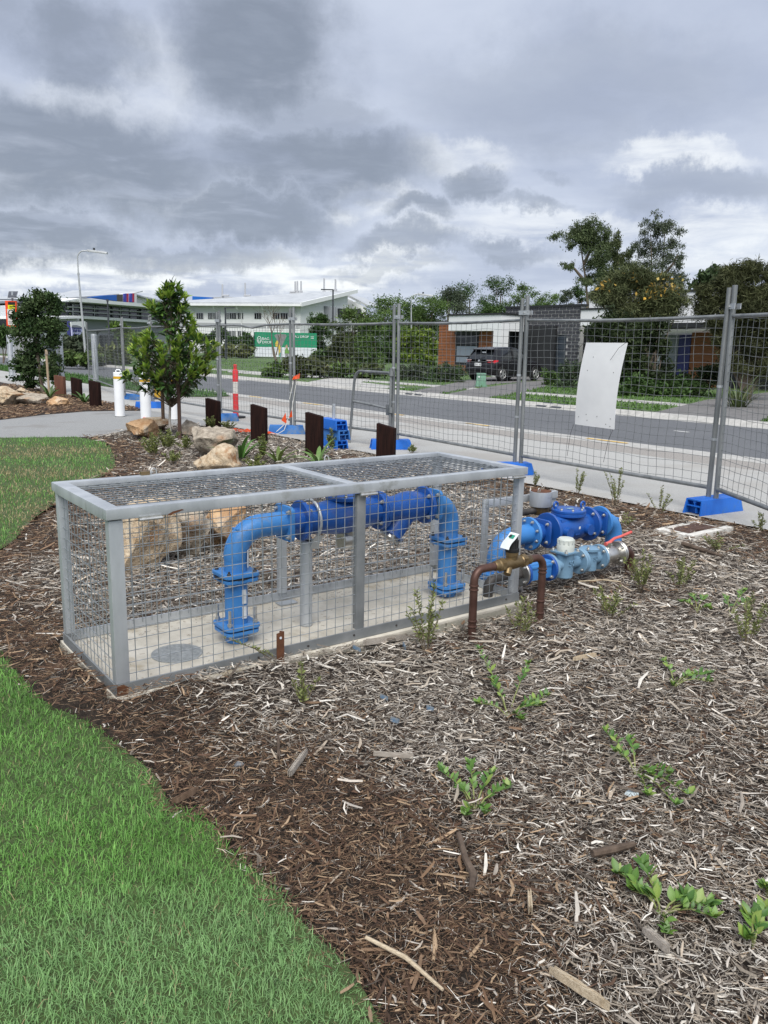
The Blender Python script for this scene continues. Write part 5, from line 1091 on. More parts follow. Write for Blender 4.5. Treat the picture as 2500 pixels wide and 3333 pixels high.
leafpart('crown', t, foliage(bl, 9500, .055, [(.020, .042, .014), (.034, .064, .020), (.048, .080, .026), (.058, .085, .034)], hollow=.3, droop=.5, stretch=.95))
b2 = at(161, 1285); tp = aty(150, 1138, b2.y); t = thing('tree_stake', 'pale timber stake leaning beside the leafy tree on the left', 'stake', b2); part('stake', MB().beam(b2 - Zv * .1, tp, .05, .05, (0, 1, 0)), 'stakepale', t, bevel=.004); part('tie_band', MB().box(b2.lerp(tp, .93) + Vector((.02, -.03, 0)), (.07, .03, .09)), 'canvas', t)

# ------------------------------------------------------------------ leafy ground covers in the mulch
GC = [leaf_mesh('groundcover_leaf', (.085, .175, .030), .48, .12, .1, .6), leaf_mesh('groundcover_leaf', (.13, .235, .045), .5, .25, .1, .6), leaf_mesh('groundcover_leaf', (.055, .13, .024), .46, .2, .14, .6), leaf_mesh('groundcover_leaf', (.20, .28, .06), .46, .05, .1, .6), leaf_mesh('groundcover_leaf', (.10, .19, .05), .42, .3, .05, .6)]
def groundcover(px, py, shoots, label, ls=.034, seed=0):
    random.seed(seed + 900); b = at(px, py); b.z = gz1(b.x, b.y); t = thing('groundcover_plant', label, 'plant', b, 0, 'leafy ground cover plants')
    for (tx, ty, n) in shoots:
        e = at(tx, ty, .0); hgt = random.uniform(.03, .07); e = Vector(aty(tx, ty, e.y - .04)); e.z = max(e.z, gz1(e.x, e.y) + .02)
        mid = b.lerp(e, .55) + Vector((0, 0, .022)); st = [b + Vector((0, 0, -.01)), b.lerp(mid, .5) + Vector((0, 0, .008)), mid, e]
        part('stem', MB().tube(st, [.003, .0028, .0024, .0016], 6), 'greenstem', t)
        n = n + 5
        for k in range(n):
            f = .30 + .70 * (k + .5) / n; p = mid.lerp(e, (f - .5) * 2) if f > .5 else b.lerp(mid, f * 2); ax = (e - b).normalized(); side = 1 if k % 2 else -1; lat = Vector((-ax.y, ax.x, 0)).normalized() * side
            d = (lat * random.uniform(.35, 1.0) + ax * random.uniform(.1, .8) + Vector((0, 0, random.uniform(.35, 1.1)))).normalized()
            inst('leaf', random.choice(GC), leafM(p, d, ls * random.uniform(.45, 1.1), random.uniform(-.6, .6)), t)
        for k in range(6):
            a = k * 1.05 + random.uniform(-.3, .3); d = Vector((math.cos(a) * .8, math.sin(a) * .8, random.uniform(.45, 1.1))).normalized(); inst('leaf', random.choice(GC[:2] + GC[3:]), leafM(e, d, ls * random.uniform(.55, 1.0), random.uniform(-.4, .4)), t)
groundcover(1655, 2330, [(1560, 2120, 9), (1600, 2220, 7), (1720, 2170, 8), (1780, 2270, 7), (1700, 2345, 8), (1760, 2300, 7), (1550, 2290, 5)], 'leafy green plant in the mulch nearest the copper loop', .040, 1)
groundcover(2195, 2240, [(2160, 2165, 6), (2190, 2245, 4), (2260, 2215, 6), (2310, 2205, 5), (2315, 2235, 4)], 'small leafy green plant far right in the mulch, upper of the big-leaved row', .036, 2)
groundcover(2070, 2510, [(1970, 2380, 8), (2050, 2405, 6), (2000, 2445, 6), (2120, 2520, 8), (2180, 2520, 7), (2110, 2590, 7), (2240, 2585, 7), (2200, 2620, 5)], 'long trailing green plant beside the pale plastic scrap', .036, 3)
groundcover(1545, 2640, [(1435, 2510, 8), (1490, 2560, 6), (1530, 2490, 7), (1600, 2520, 7), (1655, 2565, 7), (1515, 2655, 5), (1580, 2650, 5)], 'leafy green plant in the middle of the mulch, left of the others', .037, 4)
groundcover(2150, 2990, [(2010, 2840, 7), (2090, 2815, 6), (2120, 2920, 7), (2240, 2925, 8), (2310, 2950, 8), (2325, 2985, 6), (2170, 3040, 4), (2060, 2900, 5)], 'large-leaved green plant near the bottom right of the mulch', .045, 5)
groundcover(2450, 3090, [(2440, 2990, 6), (2475, 3020, 5), (2430, 3060, 4), (2490, 2960, 5)], 'green plant cut off by the right edge near the bottom', .046, 6)
groundcover(2270, 1995, [(2215, 1970, 5), (2250, 1950, 5), (2290, 1960, 4), (2310, 1995, 4)], 'small leafy plant in the mulch right of the meter line', .04, 7)
groundcover(2375, 2010, [(2360, 1960, 4), (2420, 1935, 6), (2440, 1965, 4)], 'small leafy plant nearest the right edge, level with the meter line', .04, 8)
groundcover(2495, 2915, [(2480, 2890, 4), (2500, 2900, 4)], 'tiny green sprig at the right edge above the bottom plant', .035, 9)
# ------------------------------------------------------------------ fine-leaved seedlings
def seedling(px, py, toppx, label, spread=.05, n=5, dens=1.0, col=((.17, .20, .06), (.25, .28, .09), (.11, .135, .045)), seed=0, lean=None, nl=.016):
    random.seed(seed + 333); b = at(px, py); b.z = gz1(b.x, b.y) if inpoly(np.array([[b.x, b.y]]), BED)[0] else 0.0; h = max(.08, aty(px, toppx, b.y).z - b.z); t = thing('seedling_shrub', label, 'plant', b, 0, 'fine leaved seedlings in the mulch')
    stm = MB(); Vs, Fs, Cs = [], [], []; k0 = 0
    for i in range(n):
        hh = h * (1 if i == 0 else random.uniform(.5, .92)); a = random.uniform(0, 6.28); off = Vector((math.cos(a), math.sin(a), 0)) * spread * random.uniform(.4, 1.5) * (0.3 if i == 0 else 1)
        if lean: off += Vector(lean) * hh / h
        P0 = b + off * .12 + Vector((0, 0, -.01)); P1 = b + off * .5 + Vector((0, 0, hh * .5)); P2 = b + off + Vector((0, 0, hh)); stm.tube([P0, P1, P2], [.0026, .002, .001], 5)
        m = int(hh / .0028 * dens)
        for k in range(m):
            f = random.uniform(.28, 1.0); p = P0.lerp(P1, f * 2) if f < .5 else P1.lerp(P2, f * 2 - 1); aa = random.uniform(0, 6.28); d = Vector((math.cos(aa), math.sin(aa), random.uniform(.2, 1.3))).normalized(); L = nl * random.uniform(.6, 1.4); sd = d.cross(Vector((random.uniform(-1, 1), random.uniform(-1, 1), .3))).normalized() * L * .16
            Vs += [p, p + d * L * .5 + sd, p + d * L, p + d * L * .5 - sd]; Fs.append((k0, k0 + 1, k0 + 2, k0 + 3)); k0 += 4; c = random.choice(col); q = random.uniform(.8, 1.25); Cs += [tuple(x * q for x in c)] * 4
    part('stems', stm, 'twig', t); V = np.array([tuple(v - b) for v in Vs]); o = link('foliage', npmesh('foliage', V, np.array(Fs), 'leaf', np.array(Cs)), t); o['kind'] = 'stuff'
SG = [(990, 2300, 2165, .05, 5, 'feathery seedling standing alone in front of the slab'), (1390, 2130, 1890, .07, 6, 'tall spindly seedling in front of the cage between middle post and copper loop'), (1690, 2075, 1945, .06, 6, 'fine-leaved seedling at the foot of the right copper pipe'),
      (1985, 2020, 1905, .09, 7, 'feathery seedling below the red lever'), (2085, 1925, 1800, .11, 9, 'bushy feathery seedling right of the red lever'), (2210, 1925, 1815, .09, 8, 'grey-green seedling in front of the square pit'),
      (2425, 2110, 1930, .08, 6, 'sparse seedling near the right edge beyond the plants'), (2340, 1800, 1735, .12, 7, 'low seedling just below the square pit'), (1878, 1612, 1525, .06, 4, 'thin seedling under the fence panel of the white board, left one'), (2006, 1648, 1522, .08, 6, 'dark thin seedling under the middle of the white board panel'),
      (2146, 1678, 1585, .08, 5, 'thin seedling left of the nearest blue fence foot'), (2030, 1720, 1670, .06, 5, 'pale seedling right of the blue bend'), (1738, 1582, 1535, .05, 4, 'small seedling beyond the grey locked drum'), (2470, 1738, 1665, .06, 4, 'small seedling beside the right end of the footpath edge'),
      (1080, 1465, 1395, .06, 5, 'small weed beside the stack of blue feet'), (545, 1470, 1395, .12, 8, 'weedy seedling clump in front of the tree stakes'), (500, 1490, 1410, .10, 7, 'weedy seedling clump left of the tree stakes'), (600, 1470, 1420, .09, 6, 'weedy seedling clump right of the tree stakes'),
      (855, 1500, 1415, .06, 5, 'tall seedling in front of the second dark timber post'), (690, 1400, 1355, .1, 6, 'wispy weed at the foot of the leftmost near timber post'), (740, 1400, 1370, .1, 6, 'wispy weed between the two left near timber posts'), (560, 1510, 1470, .09, 6, 'low weed just beyond the cage lid, left of the pointed boulder'), (830, 1530, 1480, .1, 7, 'weeds between the lily plants beyond the cage lid'), (1340, 1475, 1450, .05, 4, 'tiny weed near the fence foot beyond the cage lid')]
for i, (px, py, ty, sp, n, label) in enumerate(SG): seedling(px, py, ty, label, sp * 1.15, n + 2, .85 if py > 1560 else 1.2, seed=i, nl=.021 if py > 1560 else .036)
seedling(925, 2200, 2040, 'leaning feathery sprig beside the rusty peg', .03, 2, 1.2, seed=77, lean=tuple(CU * -.30 + CV * .02))
# ------------------------------------------------------------------ strappy lilies
def lily(px, py, hpx, label, n=11, seed=0, col=(.085, .19, .04), wd=.05, z=0.0):
    random.seed(seed + 50); b = at(px, py, z); S = hpx * b.y / F; t = thing('lily_plant', label, 'plant', b, 0, 'broad strap-leaved lilies')
    for i in range(n):
        a = 2 * math.pi * i / n + random.uniform(-.3, .3); el = random.uniform(.5, 1.35); L = S * random.uniform(.8, 1.25); V = []; C_ = []; d = Vector((math.cos(a), math.sin(a), 0)); sd = Vector((-d.y, d.x, 0)); p = b + d * .02; q = random.uniform(.7, 1.25)
        for k in range(6):
            f = k / 5; wv = wd * math.sin(math.pi * (f * .86 + .14)) ** .8 * .5 + .001; V += [p - sd * wv + Zv * wv * .35, p.copy(), p + sd * wv + Zv * wv * .35]; C_ += [tuple(x * q for x in col)] * 3; p = p + (d * math.cos(el) + Zv * math.sin(el)) * L / 5; el -= random.uniform(.12, .28)
        Fa = [(k * 3 + j, (k + 1) * 3 + j, (k + 1) * 3 + j + 1, k * 3 + j + 1) for k in range(5) for j in range(2)]
        link('leaf', npmesh('strap_leaf', np.array([tuple(v - b) for v in V]), np.array(Fa), 'leaf', np.array(C_), smooth=True), t)
lily(783, 1500, 120, 'green strap-leaved lily right of the pale pointed boulder', 13, 1); lily(905, 1508, 85, 'yellowish lily plant between the middle timber posts', 10, 2, (.14, .20, .045)); lily(1035, 1512, 95, 'strap-leaved lily at the foot of the timber post by the blue stack', 8, 3, (.13, .23, .06), .06)
lily(162, 1298, 55, 'strap-leaved lily in front of the reddish timber post', 10, 4, (.08, .14, .035), .07); lily(275, 1312, 55, 'strap-leaved lily between two left timber posts', 12, 5, (.08, .15, .035), .07)
# ------------------------------------------------------------------ loose wood and scraps
def stick(pts, r, mat, label, flat_=False, nm='wood_stick'):
    P = [at(x, y, 0) for x, y in pts]; P = [Vector((p.x, p.y, gz1(p.x, p.y) + .024 + (rr_ if isinstance(rr_ := (r[0] if isinstance(r, (list, tuple)) else r), float) else 0))) for p in P]
    mb = MB()
    if flat_: r = r * .75
    if flat_:
        n = 6; d = (P[-1] - P[0]).normalized(); sd = Vector((-d.y, d.x, 0)); random.seed(int(pts[0][0])); L = (P[-1] - P[0]).length
        for st_i in range(4):
            off = (st_i - 1.5) * r * .42; t0, t1 = random.uniform(0, .14), random.uniform(.82, 1.0); wob = random.uniform(-.03, .03); hz0 = random.uniform(-.15, .35) * r; V = []
            for i in range(n + 1):
                f = t0 + (t1 - t0) * i / n; q = P[0].lerp(P[-1], f) + sd * (off + L * wob * (f - .5) ** 2 + random.uniform(-.06, .06) * r) + Zv * hz0; wd = r * .30 * (1 + random.uniform(-.3, .3)) * (.35 if i in (0, n) else 1); h = r * .45 * (1 + random.uniform(-.4, .4))
                V += [q - sd * wd - Zv * .015, q + sd * wd - Zv * .015, q + sd * wd * .7 + Zv * h * .7, q - sd * wd * .6 + Zv * h]
            Fc = [(0, 1, 2, 3), tuple(reversed(range(n * 4, n * 4 + 4)))]
            for i in range(n):
                for j in range(4): Fc.append((i * 4 + j, i * 4 + (j + 1) % 4, (i + 1) * 4 + (j + 1) % 4, (i + 1) * 4 + j))
            mb.add(V, Fc)
    else: mb.tube(P, r, 8)
    return solo(nm, mb, mat, label, 'stick', P[0], 0, 'loose wood in the mulch', smooth=not flat_)
stick([(1785, 3195), (1880, 3260), (1990, 3335)], .016, 'wood', 'long pale split stake of wood at the bottom of the photo', True)
stick([(1492, 2745), (1515, 2830), (1540, 2880), (1532, 2935)], [.008, .010, .012, .008], 'wooddk', 'curved brown branch below the middle green plant'); stick([(1925, 2815), (1990, 2800), (2060, 2780)], [.012, .013, .009], 'wooddk', 'short dark branch above the large-leaved plant')
stick([(1175, 2150), (1260, 2118), (1350, 2080)], .022, 'woodgrey', 'splintered pale plank lying against the slab front', True); stick([(1310, 2035 + 85), (1320, 2140)], .006, 'bluechip', 'chip of wood with blue paint beside the splintered plank', True, 'wood_chip')
stick([(1880, 1908), (1960, 1905), (2020, 1910)], .005, 'wood', 'thin straight pale cane below the meter line'); stick([(2220, 1795), (2290, 1815), (2345, 1832)], [.02, .018, .008], 'wooddk', 'dark log lying below the square pit')
stick([(1190, 3095), (1320, 3160), (1440, 3260)], [.005, .006, .004], 'wood', 'long straw-coloured stick near the lawn edge at the bottom'); stick([(2090, 3060), (2140, 3110), (2180, 3140)], .012, 'woodgrey', 'grey split wood below the large-leaved plant', True)
stick([(1200, 2480), (1290, 2475), (1345, 2490)], .009, 'woodgrey', 'pale flat wood strip in the centre of the mulch', True); stick([(1860, 2170), (1940, 2155)], .010, 'wood', 'pale wood chip right of the nearest leafy plant', True, 'wood_chip'); stick([(1720, 2930), (1745, 2960), (1725, 3010)], .009, 'wood', 'yellowish wood chip left of the large-leaved plant', True, 'wood_chip')
stick([(905, 2410), (915, 2470), (908, 2510)], .008, 'wooddk', 'reddish bark strip left of the pale wood strip', True); stick([(935, 2560), (970, 2510), (1000, 2470)], .012, 'woodgrey', 'bundle of bleached splinters near the centre left of the mulch', True); stick([(560, 2650), (610, 2615), (650, 2600)], .009, 'stake', 'reddish bark piece at the lawn edge', True)
boulder((at(778, 2500).x, at(778, 2500).y), (.045, .035, .035), .4, 31, 'stone', 'small dark grey stone in the mulch in front of the cage')['category'] = 'stone'
boulder((at(2055, 2590).x, at(2055, 2590).y), (.05, .04, .02), .2, 32, 'glassbit', 'pale plastic scrap beside the long trailing plant', rough=.2)['category'] = 'scrap'
for i, (px, py, label) in enumerate(((1285, 2365, 'blue-painted chip in the mulch centre'), (1400, 2325, 'pale blue chip left of the nearest leafy plant'), (1160, 2155, 'blue chip close to the slab front'), (1250, 2290, 'dark blue chip between slab and mulch centre'))): stick([(px - 14, py - 5), (px + 14, py + 5)], .006, 'bluechip', label, True, 'wood_chip')
# ------------------------------------------------------------------ street lamps, road signs
def lamp(px, pyb, pxt, pyt, label, arm=1.0, mat='lamp', r=.075, D=None):
    b = at(px, pyb) if D is None else Vector((aty(px, 1200, D).x, D, ZF)); top = aty(pxt, pyt, b.y); h = top.z; t = thing('street_lamp', label, 'street lamp', b)
    part('pole', MB().tube([b - Zv * .1, b.lerp(Vector((top.x, b.y, h * .8)), .5), Vector((top.x, b.y, h * .80))], [r, r * .8, r * .6], 12), mat, t); part('collar', MB().lathe([(r * .8, -.06), (r * .8, .06)], (top.x, b.y, h * .8), Zv, 12), mat, t)
    c = Vector((top.x, b.y, h * .80)); pts = [c, c + Vector((0, 0, h * .13))] + [c + Vector((.35 * (1 - math.cos(a)), 0, h * .13 + h * .06 * math.sin(a))) for a in np.linspace(.2, 1.57, 6)] + [c + Vector((.35 + arm * .25, 0, h * .19 + .02))]
    part('arm', MB().tube(pts, r * .45, 8), mat, t); e = pts[-1]
    part('lantern', MB().hexa([e + Vector((a, q, z)) for a, q, z in ((-.1, -.08, -.06), (.95, -.12, -.16), (.95, .12, -.16), (-.1, .08, -.06), (-.1, -.08, .06), (.95, -.10, -.06), (.95, .10, -.06), (-.1, .08, .06))]), mat, t, bevel=.02); part('sensor', MB().cyl(e + Vector((.25, 0, .03)), e + Vector((.25, 0, .14)), .06, n=10), 'bdark', t)
lamp(283, 1200, 251, 812, 'tall grey street lamp with curved arm at the left', 1.2)
lamp(1339, 1155, 1340, 955, 'distant grey street lamp in front of the tree line', .8, D=58, r=.07)
b = Vector((aty(1083, 1100, 100).x, 100, ZF)); tz = aty(1083, 943, 100).z; t = thing('street_lamp', 'black lamp post in front of the right end of the white building', 'street lamp', b); part('pole', MB().tube([b, Vector((b.x, b.y, tz))], [.12, .09], 10), 'bdark', t); part('lantern', MB().box((b.x - .7, b.y, tz), (1.5, .3, .12)), 'bdark', t)
b = Vector((aty(735, 1100, 75).x, 75, ZF)); tz = aty(735, 1001, 75).z; t = thing('street_lamp', 'black lamp post in front of the middle windows of the white building', 'street lamp', b); part('pole', MB().tube([b, Vector((b.x, b.y, tz))], [.09, .07], 10), 'bdark', t); part('lantern', MB().box((b.x + .4, b.y, tz), (.9, .2, .08)), 'bdark', t)
b = Vector((aty(358, 1150, 55).x, 55, ZF)); tz = aty(358, 978, 55).z; t = thing('street_lamp', 'thin black pole in front of the dark glazed building', 'lamp post', b); part('pole', MB().tube([b, Vector((b.x, b.y, tz))], [.07, .055], 10), 'bdark', t); part('lantern', MB().box((b.x, b.y, tz), (.12, .12, .14)), 'bdark', t)
# school-zone style sign at the left edge
SY = 30.0; b = aty(48, 1235, SY); b.z = 0; t = thing('solar_road_sign', 'orange framed road sign with a solar panel at the left edge', 'road sign', b)
def sy(px, py, d=0): return aty(px, py, SY + d)
part('pole', MB().tube([b, sy(40, 950)], [.04, .035], 10), 'galv', t)
def sbox(x0, x1, y0, y1, d0, d1, mat, nm, bev=0):
    p, q = sy(x0, y1), sy(x1, y0); return part(nm, MB().box(((p.x + q.x) / 2, SY + (d0 + d1) / 2, (p.z + q.z) / 2), (abs(q.x - p.x), d1 - d0, abs(q.z - p.z))), mat, t, bevel=bev)
sbox(27, 57, 980, 1064, -.12, -.02, 'hiviz', 'sign_frame', .01); sbox(32, 54, 984, 993, -.135, -.12, 'black', 'black_display'); sbox(32, 54, 993, 1007, -.135, -.12, 'hiyellow', 'yellow_panel'); sbox(32, 54, 1007, 1058, -.134, -.12, 'rwhite', 'white_panel')
for y in (997, 1002): sbox(36, 50, y, y + 2, -.138, -.135, 'black', 'printed_line')
for y in (1045, 1049, 1053): sbox(35, 52, y, y + 1.6, -.138, -.134, 'signback', 'printed_line')
c = sy(43, 1021); part('speed_ring', MB().tube([Vector((c.x, SY - .14, c.z)) + Vector((.11 * math.cos(a), 0, .13 * math.sin(a))) for a in np.linspace(0, 6.283, 25)[:-1]], .012, 6, closed=True), 'black', t)
a_ = [sy(18, 949), sy(48, 949), sy(60, 971), sy(33, 971)]; a_ = [Vector((a_[0].x, SY + .25, a_[0].z)), Vector((a_[1].x, SY + .25, a_[1].z)), Vector((a_[2].x, SY - .2, a_[2].z)), Vector((a_[3].x, SY - .2, a_[3].z))]
part('solar_panel', MB().prism(a_, (0, .02, .03)), 'solar', t); part('panel_edge', MB().tube([p + Vector((0, -.01, .0)) for p in a_], .014, 6, closed=True), 'galv', t)
# give-way sign seen from behind
b = Vector((aty(914, 1190, 48).x, 48, ZF)); t = thing('give_way_sign', 'grey back of a triangular road sign on a pole beside the bare tree', 'road sign', b); p = [aty(x, y, 48) for x, y in ((893, 1092), (899, 1087), (930, 1088), (933, 1094), (918, 1127), (914, 1127))]
part('pole', MB().tube([b, aty(916, 1090, 48) + Vector((0, .05, 0))], .035, 8), 'galv', t); part('plate', MB().prism(p, (0, .02, 0)), 'signback', t)

# ------------------------------------------------------------------ trees beyond the road
G1 = 'trees of the far tree line'
def bgtree(px, pyt, wpx, D, label, cols, n=3200, leaf=.22, base=None, trunk=True, blobs_n=16, zlow=.25, seed=0, name='background_tree', cat='tree', group=None, stretch=1.0, droop=0.0, tmat='bark', hollow=.3, irregular=.3):
    rg = np.random.default_rng(seed + 700); wpx = wpx * (1.45 if group == G1 else 1.15); x = aty(px, 1100, D).x; h = aty(px, pyt, D).z; wd = wpx * D / F / 2; b = Vector((x, D, ZF)); t = thing(name, label, cat, b, 0, group); bl = []
    for i in range(blobs_n):
        f = (i + .5) / blobs_n; z = h * (zlow + (1 - zlow) * f) ; prof_ = math.sin(math.pi * min(1, .18 + .78 * f)) ** .6; q = wd * prof_ * rg.uniform(.15, .8); a = rg.uniform(0, 6.28); r0 = wd * rg.uniform(.34, .55) * (1 - .3 * f); r0 = min(r0, h * .25)
        zz_ = min(z, h - r0 * .75); bl.append(((x + q * math.cos(a) * (1 + irregular * rg.uniform(-1, 1)), D + q * math.sin(a) * .8, zz_), (r0 * rg.uniform(.8, 1.3), r0, r0 * rg.uniform(.6, .95))))
    if trunk:
        mb = MB().tube([b - Zv * .2, b + Vector((rg.uniform(-.2, .2), 0, h * .35)), b + Vector((rg.uniform(-.3, .3), 0, h * .8))], [max(.06, h * .02), h * .014, h * .005], 8)
        for k in range(0, blobs_n, 2): c = Vector(bl[k][0]); mb.tube([b + Zv * min(h * .35, c.z * .6), b.lerp(c, .5) + Zv * c.z * .2, c], [h * .009, h * .006, h * .002], 5)
        part('trunk', mb, tmat, t)
    leafpart('crown', t, foliage(bl, n, leaf, cols, hollow=hollow, stretch=stretch, droop=droop)); return t
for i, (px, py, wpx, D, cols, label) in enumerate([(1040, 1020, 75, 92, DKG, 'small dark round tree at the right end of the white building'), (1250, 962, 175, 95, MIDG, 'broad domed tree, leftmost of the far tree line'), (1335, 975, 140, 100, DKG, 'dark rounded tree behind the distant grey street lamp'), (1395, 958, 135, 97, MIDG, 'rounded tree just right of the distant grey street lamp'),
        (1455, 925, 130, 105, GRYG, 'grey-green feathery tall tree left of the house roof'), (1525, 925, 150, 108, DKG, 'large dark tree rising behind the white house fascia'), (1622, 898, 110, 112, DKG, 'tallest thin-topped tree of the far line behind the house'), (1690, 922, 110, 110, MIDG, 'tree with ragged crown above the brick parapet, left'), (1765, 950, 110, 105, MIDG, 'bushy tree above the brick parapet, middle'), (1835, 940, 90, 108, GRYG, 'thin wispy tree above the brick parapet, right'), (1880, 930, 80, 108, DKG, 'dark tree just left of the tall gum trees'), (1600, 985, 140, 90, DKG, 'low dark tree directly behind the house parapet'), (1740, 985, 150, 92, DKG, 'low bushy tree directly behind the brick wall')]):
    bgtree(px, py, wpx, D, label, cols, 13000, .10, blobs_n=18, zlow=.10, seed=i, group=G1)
bgtree(1150, 1000, 170, 72, 'feathery mid-green wattle behind the fence, larger one', MIDG + OLIV, 9000, .10, seed=21, zlow=.05, droop=.6, group='wattles beyond the road'); bgtree(1215, 1040, 130, 70, 'wattle merging with the larger one on its right', MIDG, 6500, .10, seed=22, zlow=.05, droop=.6, group='wattles beyond the road'); bgtree(1105, 1085, 110, 62, 'low olive wattle in front of the container end', OLIV, 5500, .095, seed=23, zlow=.05, group='wattles beyond the road')
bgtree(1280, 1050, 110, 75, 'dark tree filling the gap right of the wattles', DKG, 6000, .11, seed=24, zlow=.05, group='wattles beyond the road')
bgtree(1345, 1065, 110, 56, 'yellow-green tree left of the timber wall', YELG, 5500, .095, seed=25, zlow=.22, group='yellow-green garden trees'); bgtree(1402, 1072, 70, 52, 'yellow-green bush against the timber wall', YELG, 3500, .09, seed=26, zlow=.15, group='yellow-green garden trees')
# tall gum trees
def gum(label, D, base_px, trunk_px, clumps, n, cols, seed):
    b = Vector((aty(base_px, 1000, D).x, D, ZF)); t = thing('gum_tree', label, 'tree', b, 0, 'tall gum trees'); rg = np.random.default_rng(seed); mb = MB()
    for path in trunk_px:
        pts = [aty(x, y, D) for x, y in path]; mb.tube(([b] + pts) if path[0][1] > 950 else pts, [.14 * (1 - .8 * i / len(pts)) for i in range(len(pts) + (1 if path[0][1] > 950 else 0))], 7)
    part('trunk', mb, 'bark', t); bl = []
    for x, y, rx, ry in clumps:
        for k in range(4): bl.append((aty(x + rg.normal(0, rx * .6), y + rg.normal(0, ry * .6), D + rg.normal(0, 1.0)), (rx * D / F * .8, rx * D / F * .8, ry * D / F * .75)))
    leafpart('crown', t, foliage(bl, n * 4, .07, cols, hollow=.15, droop=1.6, stretch=1.3, clump=7))
gum('tall gum tree, leftmost of the three with a dark dense crown', 72, 1913, [[(1913, 985), (1905, 900), (1893, 820), (1905, 740)], [(1895, 905), (1870, 875), (1855, 870)], [(1900, 860), (1930, 800), (1945, 750)]], [(1880, 750, 30, 35), (1930, 740, 35, 35), (1870, 800, 35, 25), (1920, 800, 42, 40), (1960, 790, 30, 40), (1855, 862, 22, 18), (1930, 860, 35, 28), (1910, 905, 35, 22), (1960, 870, 30, 45), (1895, 780, 35, 30)], 5200, [(.05, .07, .032), (.07, .095, .042), (.095, .12, .055)], 1)
gum('middle gum tree with a narrow yellowish-green crown', 76, 2000, [[(2005, 990), (2010, 900), (2012, 790)]], [(2010, 775, 18, 25), (1990, 820, 28, 35), (2030, 830, 24, 30), (2010, 870, 30, 35), (1985, 890, 28, 30), (2045, 880, 25, 30)], 3000, [(.07, .09, .038), (.05, .068, .03), (.09, .105, .045)], 2)
gum('airy two-stemmed gum tree, rightmost of the three', 74, 2135, [[(2120, 990), (2122, 880), (2118, 760)], [(2148, 990), (2158, 860), (2165, 750)], [(2150, 905), (2190, 860), (2205, 830)]], [(2115, 735, 18, 22), (2140, 740, 22, 25), (2178, 735, 26, 26), (2105, 790, 26, 30), (2150, 790, 30, 35), (2200, 790, 25, 28), (2090, 850, 28, 28), (2170, 850, 30, 25), (2210, 845, 22, 26), (2110, 890, 25, 22), (2195, 895, 28, 20), (2210, 920, 24, 22), (2130, 900, 25, 20)], 3800, [(.07, .088, .058), (.10, .12, .08), (.055, .07, .042)], 3)
# big garden shrubs at right
def shrub(label, D, clumps, n, leaf, cols, name='garden_shrub', flowers=None, base=None, group=None, stretch=1.3, z0=ZF, hollow=.2, droop=0., cat='shrub', thin=.5):
    cx_ = sum(c[0] for c in clumps) / len(clumps); b = Vector((aty(base or cx_, 1250, D).x, D, z0)); t = thing(name, label, cat, b, 0, group); bl = []; mb = MB()
    for x, y, rx, ry in clumps:
        p = aty(x, y, D); bl.append((p, (rx * D / F, rx * D / F * .9, ry * D / F))); mb.tube([b - Zv * .1, b.lerp(p, .5) + Vector((0, 0, -.1)), p], [.05, .03, .01] if p.z > 1.2 else [.012, .01, .004], 5)
    part('stems', mb, 'bark', t); leafpart('foliage', t, foliage(bl, n, leaf, cols, hollow=hollow, stretch=stretch, droop=droop, thin=thin))
    if flowers: leafpart('flowers', t, foliage([(c, (r[0] * 1.02, r[1] * 1.02, r[2] * 1.02)) for c, r in bl[:flowers[0]]], flowers[1], flowers[2], flowers[3], hollow=.92))
    return t
shrub('large spreading shrub with orange-yellow flowers above the right fence rail', 29, [(1985, 945, 60, 40), (2060, 925, 75, 42), (2130, 940, 70, 45), (2180, 965, 60, 45), (1975, 985, 55, 40), (2040, 985, 70, 45), (2110, 1000, 75, 40), (2170, 1010, 60, 40), (2010, 1030, 50, 28), (2080, 1040, 60, 30), (1950, 960, 30, 26), (2010, 910, 30, 20), (2090, 893, 34, 16), (2150, 905, 36, 20), (2215, 985, 34, 30)], 34000, .055, [(.065, .08, .035), (.09, .105, .045), (.12, .135, .065)], thin=.2, flowers=(4, 260, .085, [(.50, .30, .05), (.42, .28, .08), (.36, .30, .10)]), stretch=1.8, base=2090)
shrub('dark feathery tree above the fence posts at the right edge', 26, [(2400, 900, 60, 32), (2460, 905, 60, 40), (2360, 940, 55, 40), (2430, 960, 75, 50), (2500, 960, 60, 60), (2345, 985, 60, 40), (2420, 1020, 80, 45), (2500, 1040, 60, 60), (2300, 1000, 45, 35), (2360, 1050, 70, 35), (2290, 960, 35, 30), (2350, 1100, 55, 45), (2430, 1100, 60, 50), (2510, 1110, 60, 60), (2390, 1170, 50, 45), (2490, 1190, 55, 50), (2380, 870, 22, 16), (2450, 862, 26, 16), (2500, 880, 30, 20)], 38000, .065, [(.045, .052, .022), (.07, .078, .034), (.095, .10, .046), (.035, .04, .018)], thin=.18, stretch=1.7, base=2440, droop=.3)
shrub('dark shrubs under the flowering shrub, canopy shade put into their leaf colour', 27.6, [(1960, 1085, 55, 60), (2030, 1110, 60, 70), (2100, 1120, 55, 60), (2000, 1190, 70, 60), (2080, 1200, 60, 55), (2140, 1060, 50, 35), (2180, 1225, 60, 40), (2260, 1235, 55, 36), (2330, 1225, 45, 36), (2160, 1130, 30, 40)], 17000, .055, [(.016, .026, .010), (.024, .038, .014), (.034, .05, .018)], base=2130)  # leaf tones darkened to stand in for shade below the canopy
